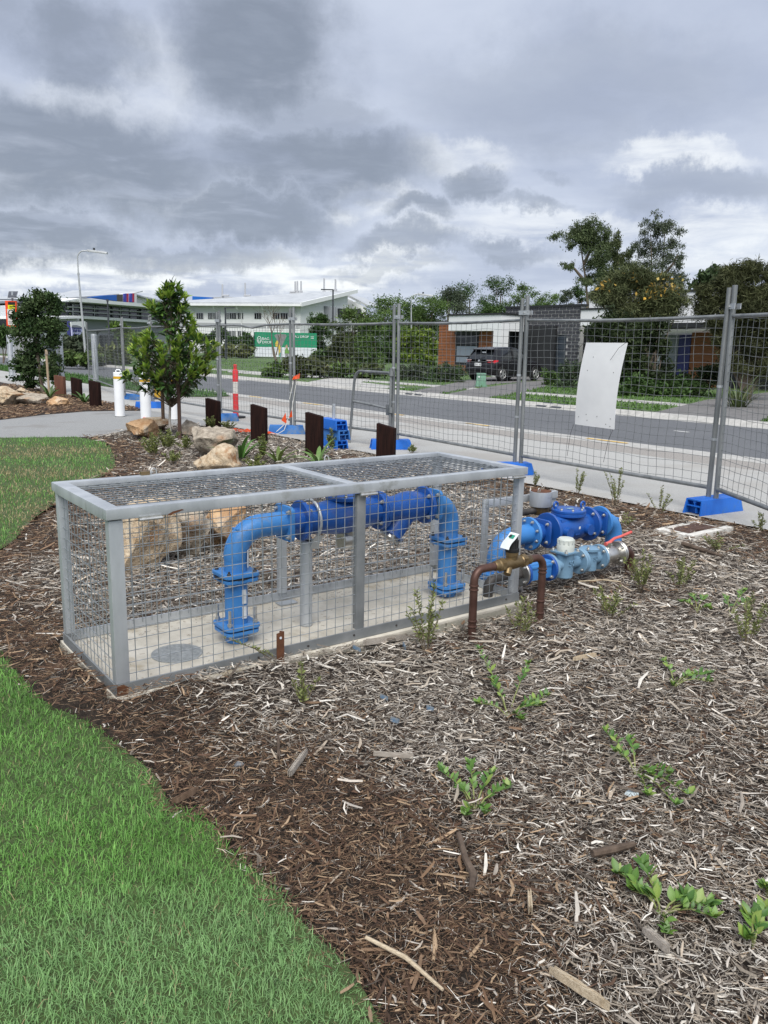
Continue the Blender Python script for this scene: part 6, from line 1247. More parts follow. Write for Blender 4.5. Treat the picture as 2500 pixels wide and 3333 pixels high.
shrub('clipped dark hedge along the foot of the right-hand garden', 27, [(1990, 1255, 60, 42), (2060, 1258, 60, 42), (2130, 1262, 60, 42), (2200, 1268, 60, 42), (2260, 1275, 50, 38)], 5200, .07, DKG, 'hedge', base=2130, stretch=.9, cat='hedge')
shrub('small tree crown between flowering shrub and dark feathery tree', 48, [(2290, 905, 30, 25), (2330, 900, 35, 30), (2300, 935, 45, 28), (2350, 930, 40, 30)], 2000, .15, [(.03, .05, .02), (.05, .075, .03)], base=2320)
b = at(2400, 1325, ZF); t = thing('flax_clump', 'large clump of long strappy leaves at the right behind the fence', 'plant', b)
for i in range(90):
    random.seed(i + 4000); a = random.uniform(0, 6.28); el = random.uniform(.6, 1.45); L = random.uniform(.9, 1.7); d = Vector((math.cos(a), math.sin(a), 0)); sd = Vector((-d.y, d.x, 0)); p = b + d * random.uniform(0, .25); V = []; col = random.choice(((.10, .135, .045), (.15, .18, .075), (.06, .085, .03)))
    for k in range(6): wv = .018 * (1 - k / 5.3); V += [p - sd * wv, p + sd * wv]; p = p + (d * math.cos(el) + Zv * math.sin(el)) * L / 5; el -= random.uniform(.15, .42)
    link('leaf', npmesh('flax_leaf', np.array([tuple(v - b) for v in V]), np.array([(k * 2, k * 2 + 1, k * 2 + 3, k * 2 + 2) for k in range(5)]), 'leaf', np.array([col] * 12)), t)
# hedges beside the driveway
def hedge(x0, x1, yt, yb, D, label, cols=GRYG, n=3200, dep=.9):
    p, q = aty(x0, yb, D), aty(x1, yb, D); z1 = aty(x0, yt, D).z; b = Vector(((p.x + q.x) / 2, D, ZF)); t = thing('hedge', label, 'hedge', b, 0, 'clipped hedges by the driveway'); wd = q.x - p.x; k = max(3, int(wd / .5)); bl = []
    for i in range(k):
        for z in (.3, .72): bl.append(((p.x + wd * (i + .5) / k, D, ZF + (z1 - ZF) * z), (wd / k * .75, dep * .55, (z1 - ZF) * .36)))
    part('stems', MB().tube([b - Zv * .05, b + Zv * z1 * .6], [.05, .03], 6), 'bark', t); leafpart('foliage', t, foliage(bl, n, .055, cols, hollow=.55, stretch=.9))
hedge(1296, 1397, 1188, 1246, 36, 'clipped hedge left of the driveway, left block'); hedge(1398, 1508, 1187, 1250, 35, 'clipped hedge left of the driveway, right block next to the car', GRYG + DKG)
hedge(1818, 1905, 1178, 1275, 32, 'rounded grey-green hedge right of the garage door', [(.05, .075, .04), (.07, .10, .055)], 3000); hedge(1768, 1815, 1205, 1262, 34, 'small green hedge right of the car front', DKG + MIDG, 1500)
# roadside shrubs and grasses on the far side
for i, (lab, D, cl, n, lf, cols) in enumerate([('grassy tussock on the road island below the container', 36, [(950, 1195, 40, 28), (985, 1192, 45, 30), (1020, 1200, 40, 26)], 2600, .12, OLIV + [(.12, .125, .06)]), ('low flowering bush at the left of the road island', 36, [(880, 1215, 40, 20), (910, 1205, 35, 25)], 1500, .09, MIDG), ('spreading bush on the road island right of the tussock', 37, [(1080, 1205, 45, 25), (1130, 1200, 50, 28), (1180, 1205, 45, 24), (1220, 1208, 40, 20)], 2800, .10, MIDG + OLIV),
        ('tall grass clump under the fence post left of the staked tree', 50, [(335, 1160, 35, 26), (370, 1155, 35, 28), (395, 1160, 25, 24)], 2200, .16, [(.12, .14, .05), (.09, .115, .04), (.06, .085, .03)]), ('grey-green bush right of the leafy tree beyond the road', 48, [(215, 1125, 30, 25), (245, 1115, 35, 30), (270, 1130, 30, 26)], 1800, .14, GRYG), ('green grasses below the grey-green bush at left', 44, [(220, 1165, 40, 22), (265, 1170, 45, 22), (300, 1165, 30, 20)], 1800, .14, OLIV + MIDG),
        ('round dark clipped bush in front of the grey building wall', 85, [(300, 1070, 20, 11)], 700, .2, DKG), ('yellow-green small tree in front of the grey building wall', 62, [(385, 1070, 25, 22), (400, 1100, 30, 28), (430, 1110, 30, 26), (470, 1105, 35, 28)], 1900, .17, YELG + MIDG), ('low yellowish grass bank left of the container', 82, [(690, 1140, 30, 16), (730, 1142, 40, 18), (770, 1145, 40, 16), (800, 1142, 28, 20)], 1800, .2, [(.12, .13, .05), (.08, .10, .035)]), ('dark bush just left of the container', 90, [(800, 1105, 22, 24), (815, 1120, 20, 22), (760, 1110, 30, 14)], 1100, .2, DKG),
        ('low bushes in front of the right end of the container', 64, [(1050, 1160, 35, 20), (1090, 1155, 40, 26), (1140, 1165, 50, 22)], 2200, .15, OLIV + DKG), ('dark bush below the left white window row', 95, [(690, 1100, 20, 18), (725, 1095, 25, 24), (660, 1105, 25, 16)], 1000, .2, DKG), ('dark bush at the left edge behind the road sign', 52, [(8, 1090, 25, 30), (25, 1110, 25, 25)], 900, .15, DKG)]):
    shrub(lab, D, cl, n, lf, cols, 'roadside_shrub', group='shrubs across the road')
# bare tree
b = Vector((aty(910, 1180, 47).x, 47, ZF)); t = thing('bare_tree', 'leafless thin tree in front of the container', 'tree', b)
mb = MB(); random.seed(5)
def twigs(p, d, L, r, k):
    q = p + d * L; mb.tube([p, p.lerp(q, .5) + rnd_dir() * L * .05, q], [r, r * .85, r * .65], 5)
    if k > 0:
        for _ in range(random.choice((2, 2, 3))): twigs(q, (d * .8 + rnd_dir(-.1, .8) * .62).normalized(), L * random.uniform(.62, .85), r * .6, k - 1)
p0 = aty(907, 1178, 47); p1 = aty(888, 1130, 47); mb.tube([p0 - Zv * .3, p0.lerp(p1, .5) + Vector((-.1, 0, 0)), p1], [.09, .075, .06], 7); twigs(p1, (aty(884, 1085, 47) - p1).normalized(), .75, .045, 5); twigs(p0.lerp(p1, .45), (aty(925, 1100, 47) - p0).normalized(), .8, .04, 4)
part('branches', mb, 'bark', t)
# ------------------------------------------------------------------ container
CD = 88.0; cb = aty(832, 1165, CD); ce = aty(1031, 1165, CD + 1.5); zt0 = aty(832, 1080, CD).z; zt1 = zt0; dx = (ce - cb); dx.z = 0; Lc = dx.length; dx.normalize(); dy = Vector((-dx.y, dx.x, 0)); z0 = ZF + .12
ct = thing('printed_container', 'green and white shipping container lettered BAG DROP on the far lawn', 'container', (cb.x, cb.y, ZF), math.atan2(dx.y, dx.x))
def cq(f, h, d=0.0): return Vector((cb.x, cb.y, 0)) + dx * (f * Lc) + dy * d + Vector((0, 0, z0 + h * (zt0 - z0)))
mb = MB(); part('lower_wall', mb.hexa([cq(0, 0), cq(1, 0), cq(1, 0, 2.4), cq(0, 0, 2.4), cq(0, .40), cq(1, .40), cq(1, .40, 2.4), cq(0, .40, 2.4)]), 'cwhite', ct)
part('upper_wall', MB().hexa([cq(0, .401), cq(1, .401), cq(1, .401, 2.4), cq(0, .401, 2.4), cq(0, 1), cq(1, 1), cq(1, 1, 2.4), cq(0, 1, 2.4)]), 'cgreen', ct)
part('side_panel', MB().hexa([cq(0, .402, -.02), cq(.2, .402, -.02), cq(.2, .402), cq(0, .402), cq(0, .998, -.02), cq(.2, .998, -.02), cq(.2, .998), cq(0, .998)]), 'cgreen', ct)
for k in range(15): f = .03 + k * .067; part('panel_rib', MB().hexa([cq(f, .01, -.03), cq(f + .004, .01, -.03), cq(f + .004, .01, -.001), cq(f, .01, -.001), cq(f, .39, -.03), cq(f + .004, .39, -.03), cq(f + .004, .39, -.001), cq(f, .39, -.001)]), 'cwhite', ct)
for f in (.04, .5, .95): part('skid', MB().box(cq(f, 0, 1.2) - Zv * .06, (.3, 2.2, .12), math.atan2(dx.y, dx.x)), 'bdark', ct)
fmC = frame((0, 0, 0), -dy, dx)
def ctext(s, f, h, size, mat='white'): textmesh(s, size, Matrix.Translation(cq(f, h, -.035)) @ fmC.to_3x3().to_4x4(), ct, mat, ext=.01)
ctext('BAG DROP', .60, .80, .36); ctext('BAG', .105, .68, .40); ctext('DROP', .105, .54, .40)
c = cq(.062, .68, -.04); part('logo_ring', MB().tube([c + dx * (.2 * math.cos(a)) + Zv * (.36 * math.sin(a)) for a in np.linspace(0, 6.283, 21)[:-1]], .03, 6, closed=True), 'white', ct); part('logo_ring', MB().tube([c + Zv * -.05 + dx * (.1 * math.cos(a)) + Zv * (.2 * math.sin(a)) for a in np.linspace(0, 6.283, 21)[:-1]], .025, 6, closed=True), 'white', ct)
for k in range(2): part('small_print', MB().hexa([cq(.9, .78 + k * .06, -.03), cq(.95, .78 + k * .06, -.03), cq(.95, .78 + k * .06, -.02), cq(.9, .78 + k * .06, -.02), cq(.9, .80 + k * .06, -.03), cq(.95, .80 + k * .06, -.03), cq(.95, .80 + k * .06, -.02), cq(.9, .80 + k * .06, -.02)]), 'white', ct)
part('teal_strip', MB().hexa([cq(.9, .13, -.035), cq(.97, .13, -.035), cq(.97, .13, -.02), cq(.9, .13, -.02), cq(.9, .165, -.035), cq(.97, .165, -.035), cq(.97, .165, -.02), cq(.9, .165, -.02)]), 'printt', ct)
def cpr(name, pts, mat, d=-.035): part(name, MB().prism([cq(f, h, d) for f, h in pts], dy * .01), mat, ct, smooth=False)
cpr('printed_figure', [(.325, .42), (.395, .42), (.40, .55), (.385, .66), (.36, .70), (.34, .66), (.32, .55)], 'printy'); cpr('printed_head', [(.345, .70), (.375, .70), (.38, .78), (.36, .83), (.342, .78)], 'prints'); cpr('printed_legs', [(.375, .08), (.40, .08), (.405, .42), (.37, .42)], 'printy'); cpr('printed_legs', [(.385, .01), (.405, .01), (.405, .18), (.385, .18)], 'printt', -.04)
cpr('printed_child', [(.47, .15), (.545, .15), (.54, .27), (.52, .36), (.49, .36), (.475, .27)], 'printg'); cpr('printed_head', [(.488, .37), (.522, .37), (.525, .46), (.505, .52), (.485, .46)], 'prints'); cpr('printed_legs', [(.485, .03), (.53, .03), (.53, .148), (.485, .148)], 'signback')

# ------------------------------------------------------------------ white two-storey school building
SD_ = 116.0; P0 = aty(560, 1003, SD_ + 6); P1 = aty(978, 996, SD_); ez = ZF; fx = (P1 - P0); fx.z = 0; Ls = fx.length; fx.normalize(); fy = Vector((-fx.y, fx.x, 0))
o0 = Vector((P0.x, P0.y, ZF)); sb = thing('white_school_building', 'white two-storey building with sloping white roof and roof vents', 'building', o0, math.atan2(fx.y, fx.x))
He = P1.z; 
def Sq(a, z, d=0.0): return o0 + fx * a + fy * d + Vector((0, 0, z - ZF))
def sface(px, py, d=0.0):      # pixel -> (a, z) on the facade set back d
    r3 = Vector(ray(px, py)); n = fy; A = o0 + fy * d; t = (A - Vector(CAM)).dot(n) / r3.dot(n); P = Vector(CAM) + r3 * t; return (P - o0).dot(fx), P.z
DEP = 26.0
part('wall', MB().hexa([Sq(0, 0), Sq(Ls, 0), Sq(Ls, 0, DEP), Sq(0, 0, DEP), Sq(0, He), Sq(Ls, He), Sq(Ls, He + 2.2, DEP), Sq(0, He + 2.2, DEP)]), 'bwhite', sb)
za, zb = sface(800, 1052)[1], sface(800, 1067)[1]; part('grey_band', MB().hexa([Sq(.01, zb, -.04), Sq(Ls - .05, zb, -.04), Sq(Ls - .05, zb, -.003), Sq(.01, zb, -.003), Sq(.01, za, -.04), Sq(Ls - .05, za, -.04), Sq(Ls - .05, za, -.003), Sq(.01, za, -.003)]), 'bgrey', sb)
za = sface(800, 1135)[1]; part('grey_band', MB().hexa([Sq(.01, ZF, -.04), Sq(Ls - .05, ZF, -.04), Sq(Ls - .05, ZF, -.003), Sq(.01, ZF, -.003), Sq(.01, za, -.04), Sq(Ls - .05, za, -.04), Sq(Ls - .05, za, -.003), Sq(.01, za, -.003)]), 'bgrey', sb)
def win(x0, x1, y0, y1, nb=3):
    a0, zt_ = sface(x0, y0); a1, zb_ = sface(x1, y1); w_ = part('window', MB().hexa([Sq(a0, zb_, -.06), Sq(a1, zb_, -.06), Sq(a1, zb_, -.004), Sq(a0, zb_, -.004), Sq(a0, zt_, -.06), Sq(a1, zt_, -.06), Sq(a1, zt_, -.004), Sq(a0, zt_, -.004)]), 'glass', sb)
    for k in range(nb + 1):
        a = a0 + (a1 - a0) * k / nb; part('mullion', MB().hexa([Sq(a - .035, zb_, -.10), Sq(a + .035, zb_, -.10), Sq(a + .035, zb_, -.062), Sq(a - .035, zb_, -.062), Sq(a - .035, zt_, -.10), Sq(a + .035, zt_, -.10), Sq(a + .035, zt_, -.062), Sq(a - .035, zt_, -.062)]), 'bgrey', w_)
for x0, x1 in ((640, 662), (678, 693), (695, 709), (735, 746), (748, 770), (774, 792), (829, 851), (889, 911), (914, 938), (942, 961)): win(x0, x1, 1019, 1038, 3)
for x0, x1 in ((600, 632), (688, 709), (742, 754), (756, 768), (775, 792)): win(x0, x1, 1077, 1095, 3)
# roof: big mono-pitch rising to the right/back, second low ridge behind
def rz(px, py, d): a, z = sface(px, py, d); return Sq(a, z, d)
E0, E1 = Sq(-1, He + .1, -1.2), Sq(Ls + .6, He + .1, -1.2)
B1 = rz(1162, 949, DEP * .55); B0 = rz(700, 985, DEP * .55)
part('roof', MB().prism([E0, E1, B1, B0], (0, 0, .30)), 'roofw', sb, smooth=False)
part('gutter', MB().beam(E0 - Zv * .05, E1 - Zv * .05, .3, .28), 'bwhite', sb)
for px in (626, 704, 780, 862, 955):
    a, z = sface(px, 1012); part('downpipe', MB().tube([Sq(a, He - .05, -1.0), Sq(a, He - .5, -.8), Sq(a + .3, He - .7, -.1), Sq(a + .3, .5, -.1)], .09, 6), 'bwhite', sb)
# right side wall with its fascia
sw = [Sq(Ls, 0, 0), Sq(Ls, He, 0), rz(1135, 956, DEP * .5), rz(1140, 1050, DEP * .5)]; part('gable_wall', MB().prism([Sq(Ls + .01, 0, .05), rz(1130, 1110, DEP * .5), rz(1130, 958, DEP * .5), Sq(Ls + .01, He, .05)], fy * .3), 'bwhite', sb, smooth=False)
part('barge_board', MB().beam(E1 + Vector((0, 0, .05)), B1 + Vector((0, 0, .05)), .3, .55), 'bwhite', sb)
k0, k1 = rz(1130, 965, DEP * .6), rz(1198, 1000, DEP * .6); part('rear_roof', MB().prism([k0, k1, k1 + fy * 8, k0 + fy * 8], (0, 0, .35)), 'roofw', sb, smooth=False); part('rear_wall', MB().prism([rz(1130, 1100, DEP * .6), rz(1190, 1100, DEP * .6), rz(1190, 1000, DEP * .6), rz(1130, 972, DEP * .6)], fy * .3), 'bwhite', sb, smooth=False)
part('dark_stair_wall', MB().prism([rz(1052, 1060, DEP * .25), rz(1095, 1060, DEP * .25), rz(1095, 1000, DEP * .25), rz(1052, 996, DEP * .25)], fy * -.3), 'bmid', sb, smooth=False); part('dark_opening', MB().prism([rz(1096, 1035, DEP * .4), rz(1185, 1035, DEP * .4), rz(1175, 1006, DEP * .4), rz(1096, 1004, DEP * .4)], fy * -.3), 'bdark', sb, smooth=False)
part('blue_box', MB().prism([rz(626, 985, DEP * .7), rz(690, 972, DEP * .7), rz(690, 968, DEP * .7), rz(626, 964, DEP * .7)], fy * 3), 'bblue', sb, smooth=False); part('white_box', MB().prism([rz(690, 974, DEP * .72), rz(752, 974, DEP * .72), rz(752, 966, DEP * .72), rz(690, 967, DEP * .72)], fy * 3), 'bgrey', sb, smooth=False)
for px, yb, yt_ in ((724, 975, 925), (798, 972, 921), (961, 955, 916), (968, 955, 915), (980, 955, 915), (1055, 960, 906), (1092, 950, 909)):
    p, q = rz(px, yb + 8, DEP * .45), rz(px, yt_, DEP * .45); v_ = part('roof_vent', MB().tube([p, p.lerp(q, .35), p.lerp(q, .36), q], [.24, .24, .14, .12], 8), 'bgrey', sb); part('vent_base', MB().box(p + Zv * .2, (1.6, .8, .5)), 'bgrey', v_)
for a, b_ in ((945, 961), (980, 987), (724, 745), (798, 815)): part('vent_duct', MB().tube([rz(a, 965, DEP * .44), rz(a, 950 if a == 945 else 962, DEP * .44), rz(b_, 950 if a == 945 else 962, DEP * .44)], .14, 6), 'bgrey', sb)
part('roof_rack', MB().beam(rz(928, 967, DEP * .3), rz(1058, 962, DEP * .3), .12, .3), 'bgrey', sb)

# ------------------------------------------------------------------ dark glazed building at left
LD = 80.0; lc0 = aty(240, 1120, LD); l_r = aty(520, 1120, LD + 16); l_l = aty(-80, 1120, LD + 22)
gx = (l_r - lc0); gx.z = 0; Lr = gx.length; gx.normalize(); gy = Vector((-gx.y, gx.x, 0)); g0 = Vector((lc0.x, lc0.y, ZF))
gbld = thing('glazed_school_building', 'dark glazed building with white overhanging roof and red and blue panels', 'building', g0, math.atan2(gx.y, gx.x))
def gface(px, py, d=0.0):
    r3 = Vector(ray(px, py)); A = g0 + gy * d; t = (A - Vector(CAM)).dot(gy) / r3.dot(gy); return Vector(CAM) + r3 * t
def gprism(nm, pts, mat, d=0.0, th=.3, par=None): return part(nm, MB().prism([gface(x, y, d) for x, y in pts], gy * th), mat, par or gbld, smooth=False)
gprism('upper_wall', [(222, 1030), (560, 1048), (560, 995), (222, 975)], 'bdark', .5, 12); gprism('mid_wall', [(245, 1075), (560, 1085), (560, 1045), (245, 1037)], 'bmid', .3, 10); gprism('lower_wall', [(200, 1160), (560, 1160), (560, 1083), (200, 1073)], 'bgrey', .6, 10); gprism('dark_base', [(330, 1160), (420, 1160), (420, 1092), (330, 1090)], 'bdark', .3, .2)
gprism('floor_band', [(268, 1037), (560, 1054), (560, 1046), (268, 1028)], 'bwhite', -.6, 1.2)
gprism('roof_fascia', [(204, 985), (262, 976), (262, 970), (204, 980)], 'bwhite', -1.5, 2.0); gprism('roof_fascia', [(262, 982), (560, 1006), (560, 996), (262, 971)], 'bwhite', -1.6, 3.0); gprism('roof_soffit', [(300, 988), (560, 1012), (560, 1004), (300, 982)], 'bgrey', -.9, 2.0)
for (x0, x1, ya, yb, yc, yd) in ((236, 262, 990, 992, 1022, 1025), (269, 307, 993, 996, 1027, 1030), (313, 354, 997, 999, 1030, 1033), (367, 391, 1000, 1003, 1034, 1036), (396, 424, 1003, 1005, 1037, 1038), (424, 450, 1005, 1007, 1038, 1040), (460, 500, 1008, 1010, 1041, 1043)):
    w_ = gprism('window', [(x0, yc), (x1, yd), (x1, yb), (x0, ya)], 'glass', .42, .06); q = [gface(x, y, .36) for x, y in ((x0, yc), (x1, yd), (x1, yb), (x0, ya))]; part('window_frame', MB().tube(q, .07, 4, closed=True), 'bgrey', w_)
for ya, yb in ((998, 1018), (1012, 1030)): part('hand_rail', MB().beam(gface(215, ya, -.3), gface(500, yb, -.3), .08, .12), 'bgrey', gbld)
for x in (238, 308, 356, 392): part('rail_post', MB().beam(gface(x, 1030 + (x - 238) * .05, -.25), gface(x, 992 + (x - 238) * .06, -.25), .08, .08, (0, 1, 0)), 'bgrey', gbld)
gprism('roof', [(-80, 985), (150, 972), (260, 966), (440, 953), (465, 946), (465, 950), (420, 958), (262, 974), (150, 980), (-80, 992)], 'roofw', 6, 10)
gprism('blue_panel', [(293, 968), (380, 980), (380, 960), (340, 962)], 'bblue', 5, .5); gprism('olive_panel', [(380, 980), (400, 982), (400, 958), (380, 960)], 'bolive', 5, .5); gprism('white_fin', [(400, 984), (445, 986), (445, 952), (400, 956)], 'bwhite', 5.2, .5)
for x0, m_ in ((406, 'bpurple'), (412, 'bred'), (425, 'bpurple'), (431, 'bred')): gprism('colour_fin', [(x0, 983), (x0 + 6.5, 984), (x0 + 6.5, 955), (x0, 956)], m_, 5.0, .2)
gprism('gable_wall', [(445, 990), (540, 1000), (540, 985), (500, 976), (445, 960)], 'bwhite', 7, .5); gprism('gable_roof', [(445, 962), (500, 977), (560, 992), (560, 988), (500, 972), (445, 958)], 'roofw', 6.5, 6)
gprism('left_wall', [(-80, 1040), (118, 1036), (118, 990), (-80, 1000)], 'bwhite', 3, .5); gprism('porch_roof', [(150, 1040), (265, 1036), (265, 1028), (150, 1032)], 'bwhite', -2, 5); gprism('porch_beam', [(165, 1045), (258, 1046), (258, 1036), (165, 1037)], 'bgrey', -1.5, 3); gprism('porch_dark', [(192, 1080), (228, 1080), (228, 1046), (192, 1046)], 'bdark', -.6, .5)
for y in (1048, 1056, 1064, 1072, 1079): gprism('louvre', [(190, y + 2.5), (226, y + 2.8), (226, y), (190, y)], 'bgrey', -.8, .15)
gprism('louvre_frame', [(222, 1082), (229, 1082), (229, 1046), (222, 1046)], 'bwhite', -.9, .15); gprism('porch_wall', [(160, 1105), (228, 1108), (228, 1082), (160, 1080)], 'bwhite', -.7, .5); gprism('undercroft', [(150, 1160), (240, 1160), (240, 1107), (150, 1104)], 'bmid', -.2, .3)
# lilac notice board
nb = thing('school_notice_board', 'white and lilac notice board beside the street lamp', 'sign', gface(232, 1160, -3)); nb.location.z = ZF; MW[nb.name] = Matrix.Translation(nb.location)
def nprism(nm, pts, mat, d, th=.1): return part(nm, MB().prism([gface(x, y, d) for x, y in pts], gy * th), mat, nb, smooth=False)
nprism('pole', [(229, 1165), (236, 1165), (234, 1046), (228, 1046)], 'ink', -3, .3); nprism('board', [(235, 1094), (268, 1090), (268, 1065), (233, 1064)], 'screen', -3.2); nprism('header', [(233, 1064), (268, 1066), (279, 1064), (278, 1046), (231, 1048)], 'bwhite', -3.2); nprism('header_arc', [(234, 1065), (267, 1067), (262, 1062), (250, 1058), (238, 1058), (234, 1060)], 'bmid', -3.25, .04); nprism('stripe', [(237, 1070), (266, 1070), (266, 1066), (237, 1066)], 'ink', -3.25, .04); nprism('stripe', [(239, 1091), (257, 1089), (257, 1086), (239, 1087)], 'ink', -3.25, .04)
for x in (239, 244, 249, 255, 260): nprism('glyph', [(x, 1080), (x + 3, 1080), (x + 3, 1076), (x + 1.5, 1073), (x, 1072)], 'ink', -3.25, .04)
nprism('base', [(225, 1170), (240, 1170), (240, 1160), (225, 1160)], 'bmid', -3.05, .5)

# ------------------------------------------------------------------ house
HN = 32.0
ho = rp(onn(1427, 1200, HN)[0], HN, ZF); hs = thing('brick_house', 'low modern house with timber wall, white fascia and dark block garage', 'house', ho)
def hbox(nm, s0, s1, n0, n1, z0, z1, mat, par=None, bev=0): return part(nm, MB().hexa([rp(s0, n0, z0), rp(s1, n0, z0), rp(s1, n1, z0), rp(s0, n1, z0), rp(s0, n0, z1), rp(s1, n0, z1), rp(s1, n1, z1), rp(s0, n1, z1)]), mat, par or hs, bevel=bev)
def S_(px, n0=HN, py=1150): return onn(px, py, n0)[0]
def Z_(px, py, n0=HN): return onn(px, py, n0)[1]
sA, sB, sC, sD = S_(1427), S_(1482), S_(1556), S_(1604); zt1 = Z_(1440, 1052)
tw = hbox('timber_wall', sA, sB, HN + .03, HN + 6, 0, zt1, 'bdark'); hbox('timber_wall', sB, sC, HN + .03, HN + 6, 0, Z_(1520, 1200) + .35, 'bdark'); hbox('timber_wall', sC, sD + .4, HN + .03, HN + 6, 0, zt1, 'bdark')
nb_ = 17
for k in range(nb_):
    z0 = ZF + (zt1 - ZF) * k / nb_; z1 = z0 + (zt1 - ZF) / nb_ - .012
    for s0, s1 in ((sA, sB - .02), (sC + .03, sD + .38)): part('board', MB().hexa([rp(s0, HN - .012, z0), rp(s1, HN - .012, z0), rp(s1, HN + .029, z0), rp(s0, HN + .029, z0), rp(s0, HN + .008, z1), rp(s1, HN + .008, z1), rp(s1, HN + .029, z1), rp(s0, HN + .029, z1)]), 'weather', hs)
    if z1 < Z_(1520, 1186): part('board', MB().hexa([rp(sB, HN - .012, z0), rp(sC, HN - .012, z0), rp(sC, HN + .029, z0), rp(sB, HN + .029, z0), rp(sB, HN + .008, z1), rp(sC, HN + .008, z1), rp(sC, HN + .029, z1), rp(sB, HN + .029, z1)]), 'weather', hs)
zw0, zw1, zw2, zw3 = Z_(1520, 1184), Z_(1520, 1160), Z_(1520, 1124), Z_(1520, 1088)
wn = hbox('window', sB + .02, sC - .02, HN + .015, HN + .028, zw0, zw3, 'cartrim')
hbox('pane', sB + .10, sC - .10, HN + .004, HN + .0145, zw2 + .05, zw3 - .06, 'glass', wn); hbox('pane', sB + .10, sC - .10, HN + .004, HN + .0145, zw1 + .04, zw2 - .05, 'curtain', wn); hbox('pane', sB + .10, sC - .10, HN + .004, HN + .0145, zw0 + .06, zw1 - .04, 'curtain', wn)
hbox('lintel', sB - .1, sC + .1, HN - .03, HN + .02, zw3, zw3 + .12, 'cap'); hbox('roof_edge', sA - .1, sB, HN - .08, HN + 6, zt1 + .001, zt1 + .12, 'cap')
HF = 31.3; h0, h1 = S_(1457, HF), S_(1626, HF); zf0, zf1 = Z_(1520, 1077, HF), Z_(1626, 1024, HF)
hbox('white_fascia', h0, h1, HF, HF + 1.75, zf0, zf1, 'bwhite'); hbox('fascia_cap', h0 - .06, h1 + .06, HF - .06, HF + 1.8, zf1 + .001, zf1 + .09, 'cap')
hbox('white_pier', S_(1603, HF), h1 - .002, HF + .002, HF + .62, 0, zf0 - .001, 'bwhite'); hbox('porch_back', S_(1600, HF + 1.7), h1 + 2.2, HF + 1.76, HF + 1.9, 0, zf0 + .3, 'cap')
BN = 33.2; b0, b1 = S_(1640, BN), S_(1884, BN); zbt = Z_(1800, 999, BN); g0_, g1_ = S_(1722, BN), S_(1840, BN); zg = Z_(1780, 1089, BN)
hbox('mortar_wall', b0, b1, BN + .02, BN + .3, zg, zbt, 'mortar'); hbox('mortar_wall', g1_, b1, BN + .02, BN + .3, 0, zg - .001, 'mortar'); hbox('mortar_wall', b0, g0_, BN + .02, BN + .3, 0, zg - .001, 'mortar'); hbox('parapet_cap', b0 - .08, b1 + .08, BN - .05, BN + .4, zbt + .001, zbt + .10, 'cap'); hbox('house_body', b0, b1, BN + .31, BN + 9, 0, zbt - .3, 'cap')
bl_, bh = .47, .172; BR = mesh_of('brick', MB().box((0, 0, 0), (bl_ - .05, .05, bh - .044)), 'brick', None, .004); BR.name = 'block'
rotB = Matrix.Rotation(math.atan2(DD.y, DD.x), 4, 'Z'); cnt = 0; rest = MB(); nrow = int((zbt - ZF) / bh)
rows = []
for r in range(nrow):
    z = zbt - bh * (r + .5); off = (r % 2) * bl_ / 2; s = b0 - off + bl_ / 2
    while s < b1 + .01:
        lo, hi = max(s - bl_ / 2 + .025, b0), min(s + bl_ / 2 - .025, b1)
        if hi - lo > .12:
            if z - bh / 2 < zg and hi > g0_ and lo < g1_:
                if lo < g0_ - .12: rows.append((lo, g0_ - .01, z))
                if hi > g1_ + .12: rows.append((g1_ + .01, hi, z))
            else: rows.append((lo, hi, z))
        s += bl_
for lo, hi, z in rows:
    full = abs(hi - lo - (bl_ - .05)) < .01
    if full and cnt < 300:
        inst('brick', BR, Matrix.Translation(rp((lo + hi) / 2, BN + .015, z)) @ rotB, hs); cnt += 1
    else: rest.hexa([rp(lo, BN - .01, z - bh / 2 + .022), rp(hi, BN - .01, z - bh / 2 + .022), rp(hi, BN + .019, z - bh / 2 + .022), rp(lo, BN + .019, z - bh / 2 + .022), rp(lo, BN - .01, z + bh / 2 - .022), rp(hi, BN - .01, z + bh / 2 - .022), rp(hi, BN + .019, z + bh / 2 - .022), rp(lo, BN + .019, z + bh / 2 - .022)])
part('brickwork', rest, 'brick', hs, kind='stuff')
gd = hbox('garage_door', g0_ + .02, g1_ - .02, BN + .10, BN + .14, ZF, zg - .02, 'garage')
for k in range(9): z = ZF + (zg - ZF) * (k + .5) / 9; hbox('door_panel', g0_ + .04, g1_ - .04, BN + .08, BN + .0995, z - (zg - ZF) / 18 + .012, z + (zg - ZF) / 18 - .012, 'garage', gd)
hbox('entry_back', b1, b1 + 4.5, BN + 1.5, BN + 1.7, 0, zg + .4, 'cap'); w0 = S_(1882, HF); hbox('white_fascia', w0, w0 + 3.6, HF, HF + 1.6, Z_(1900, 1060, HF), Z_(1900, 1009, HF), 'bwhite'); hbox('fascia_cap', w0 - .05, w0 + 3.65, HF - .05, HF + 1.65, Z_(1900, 1009, HF) + .001, Z_(1900, 1009, HF) + .08, 'cap')
hbox('upper_wall', S_(1907, 34.5), S_(1907, 34.5) + 3, 34.5, 36, Z_(1907, 1012, 34.5), Z_(1907, 970, 34.5), 'bwhite'); hbox('upper_cap', S_(1907, 34.5) - .05, S_(1907, 34.5) + 3.05, 34.45, 36.05, Z_(1907, 970, 34.5) + .001, Z_(1907, 970, 34.5) + .1, 'cap')
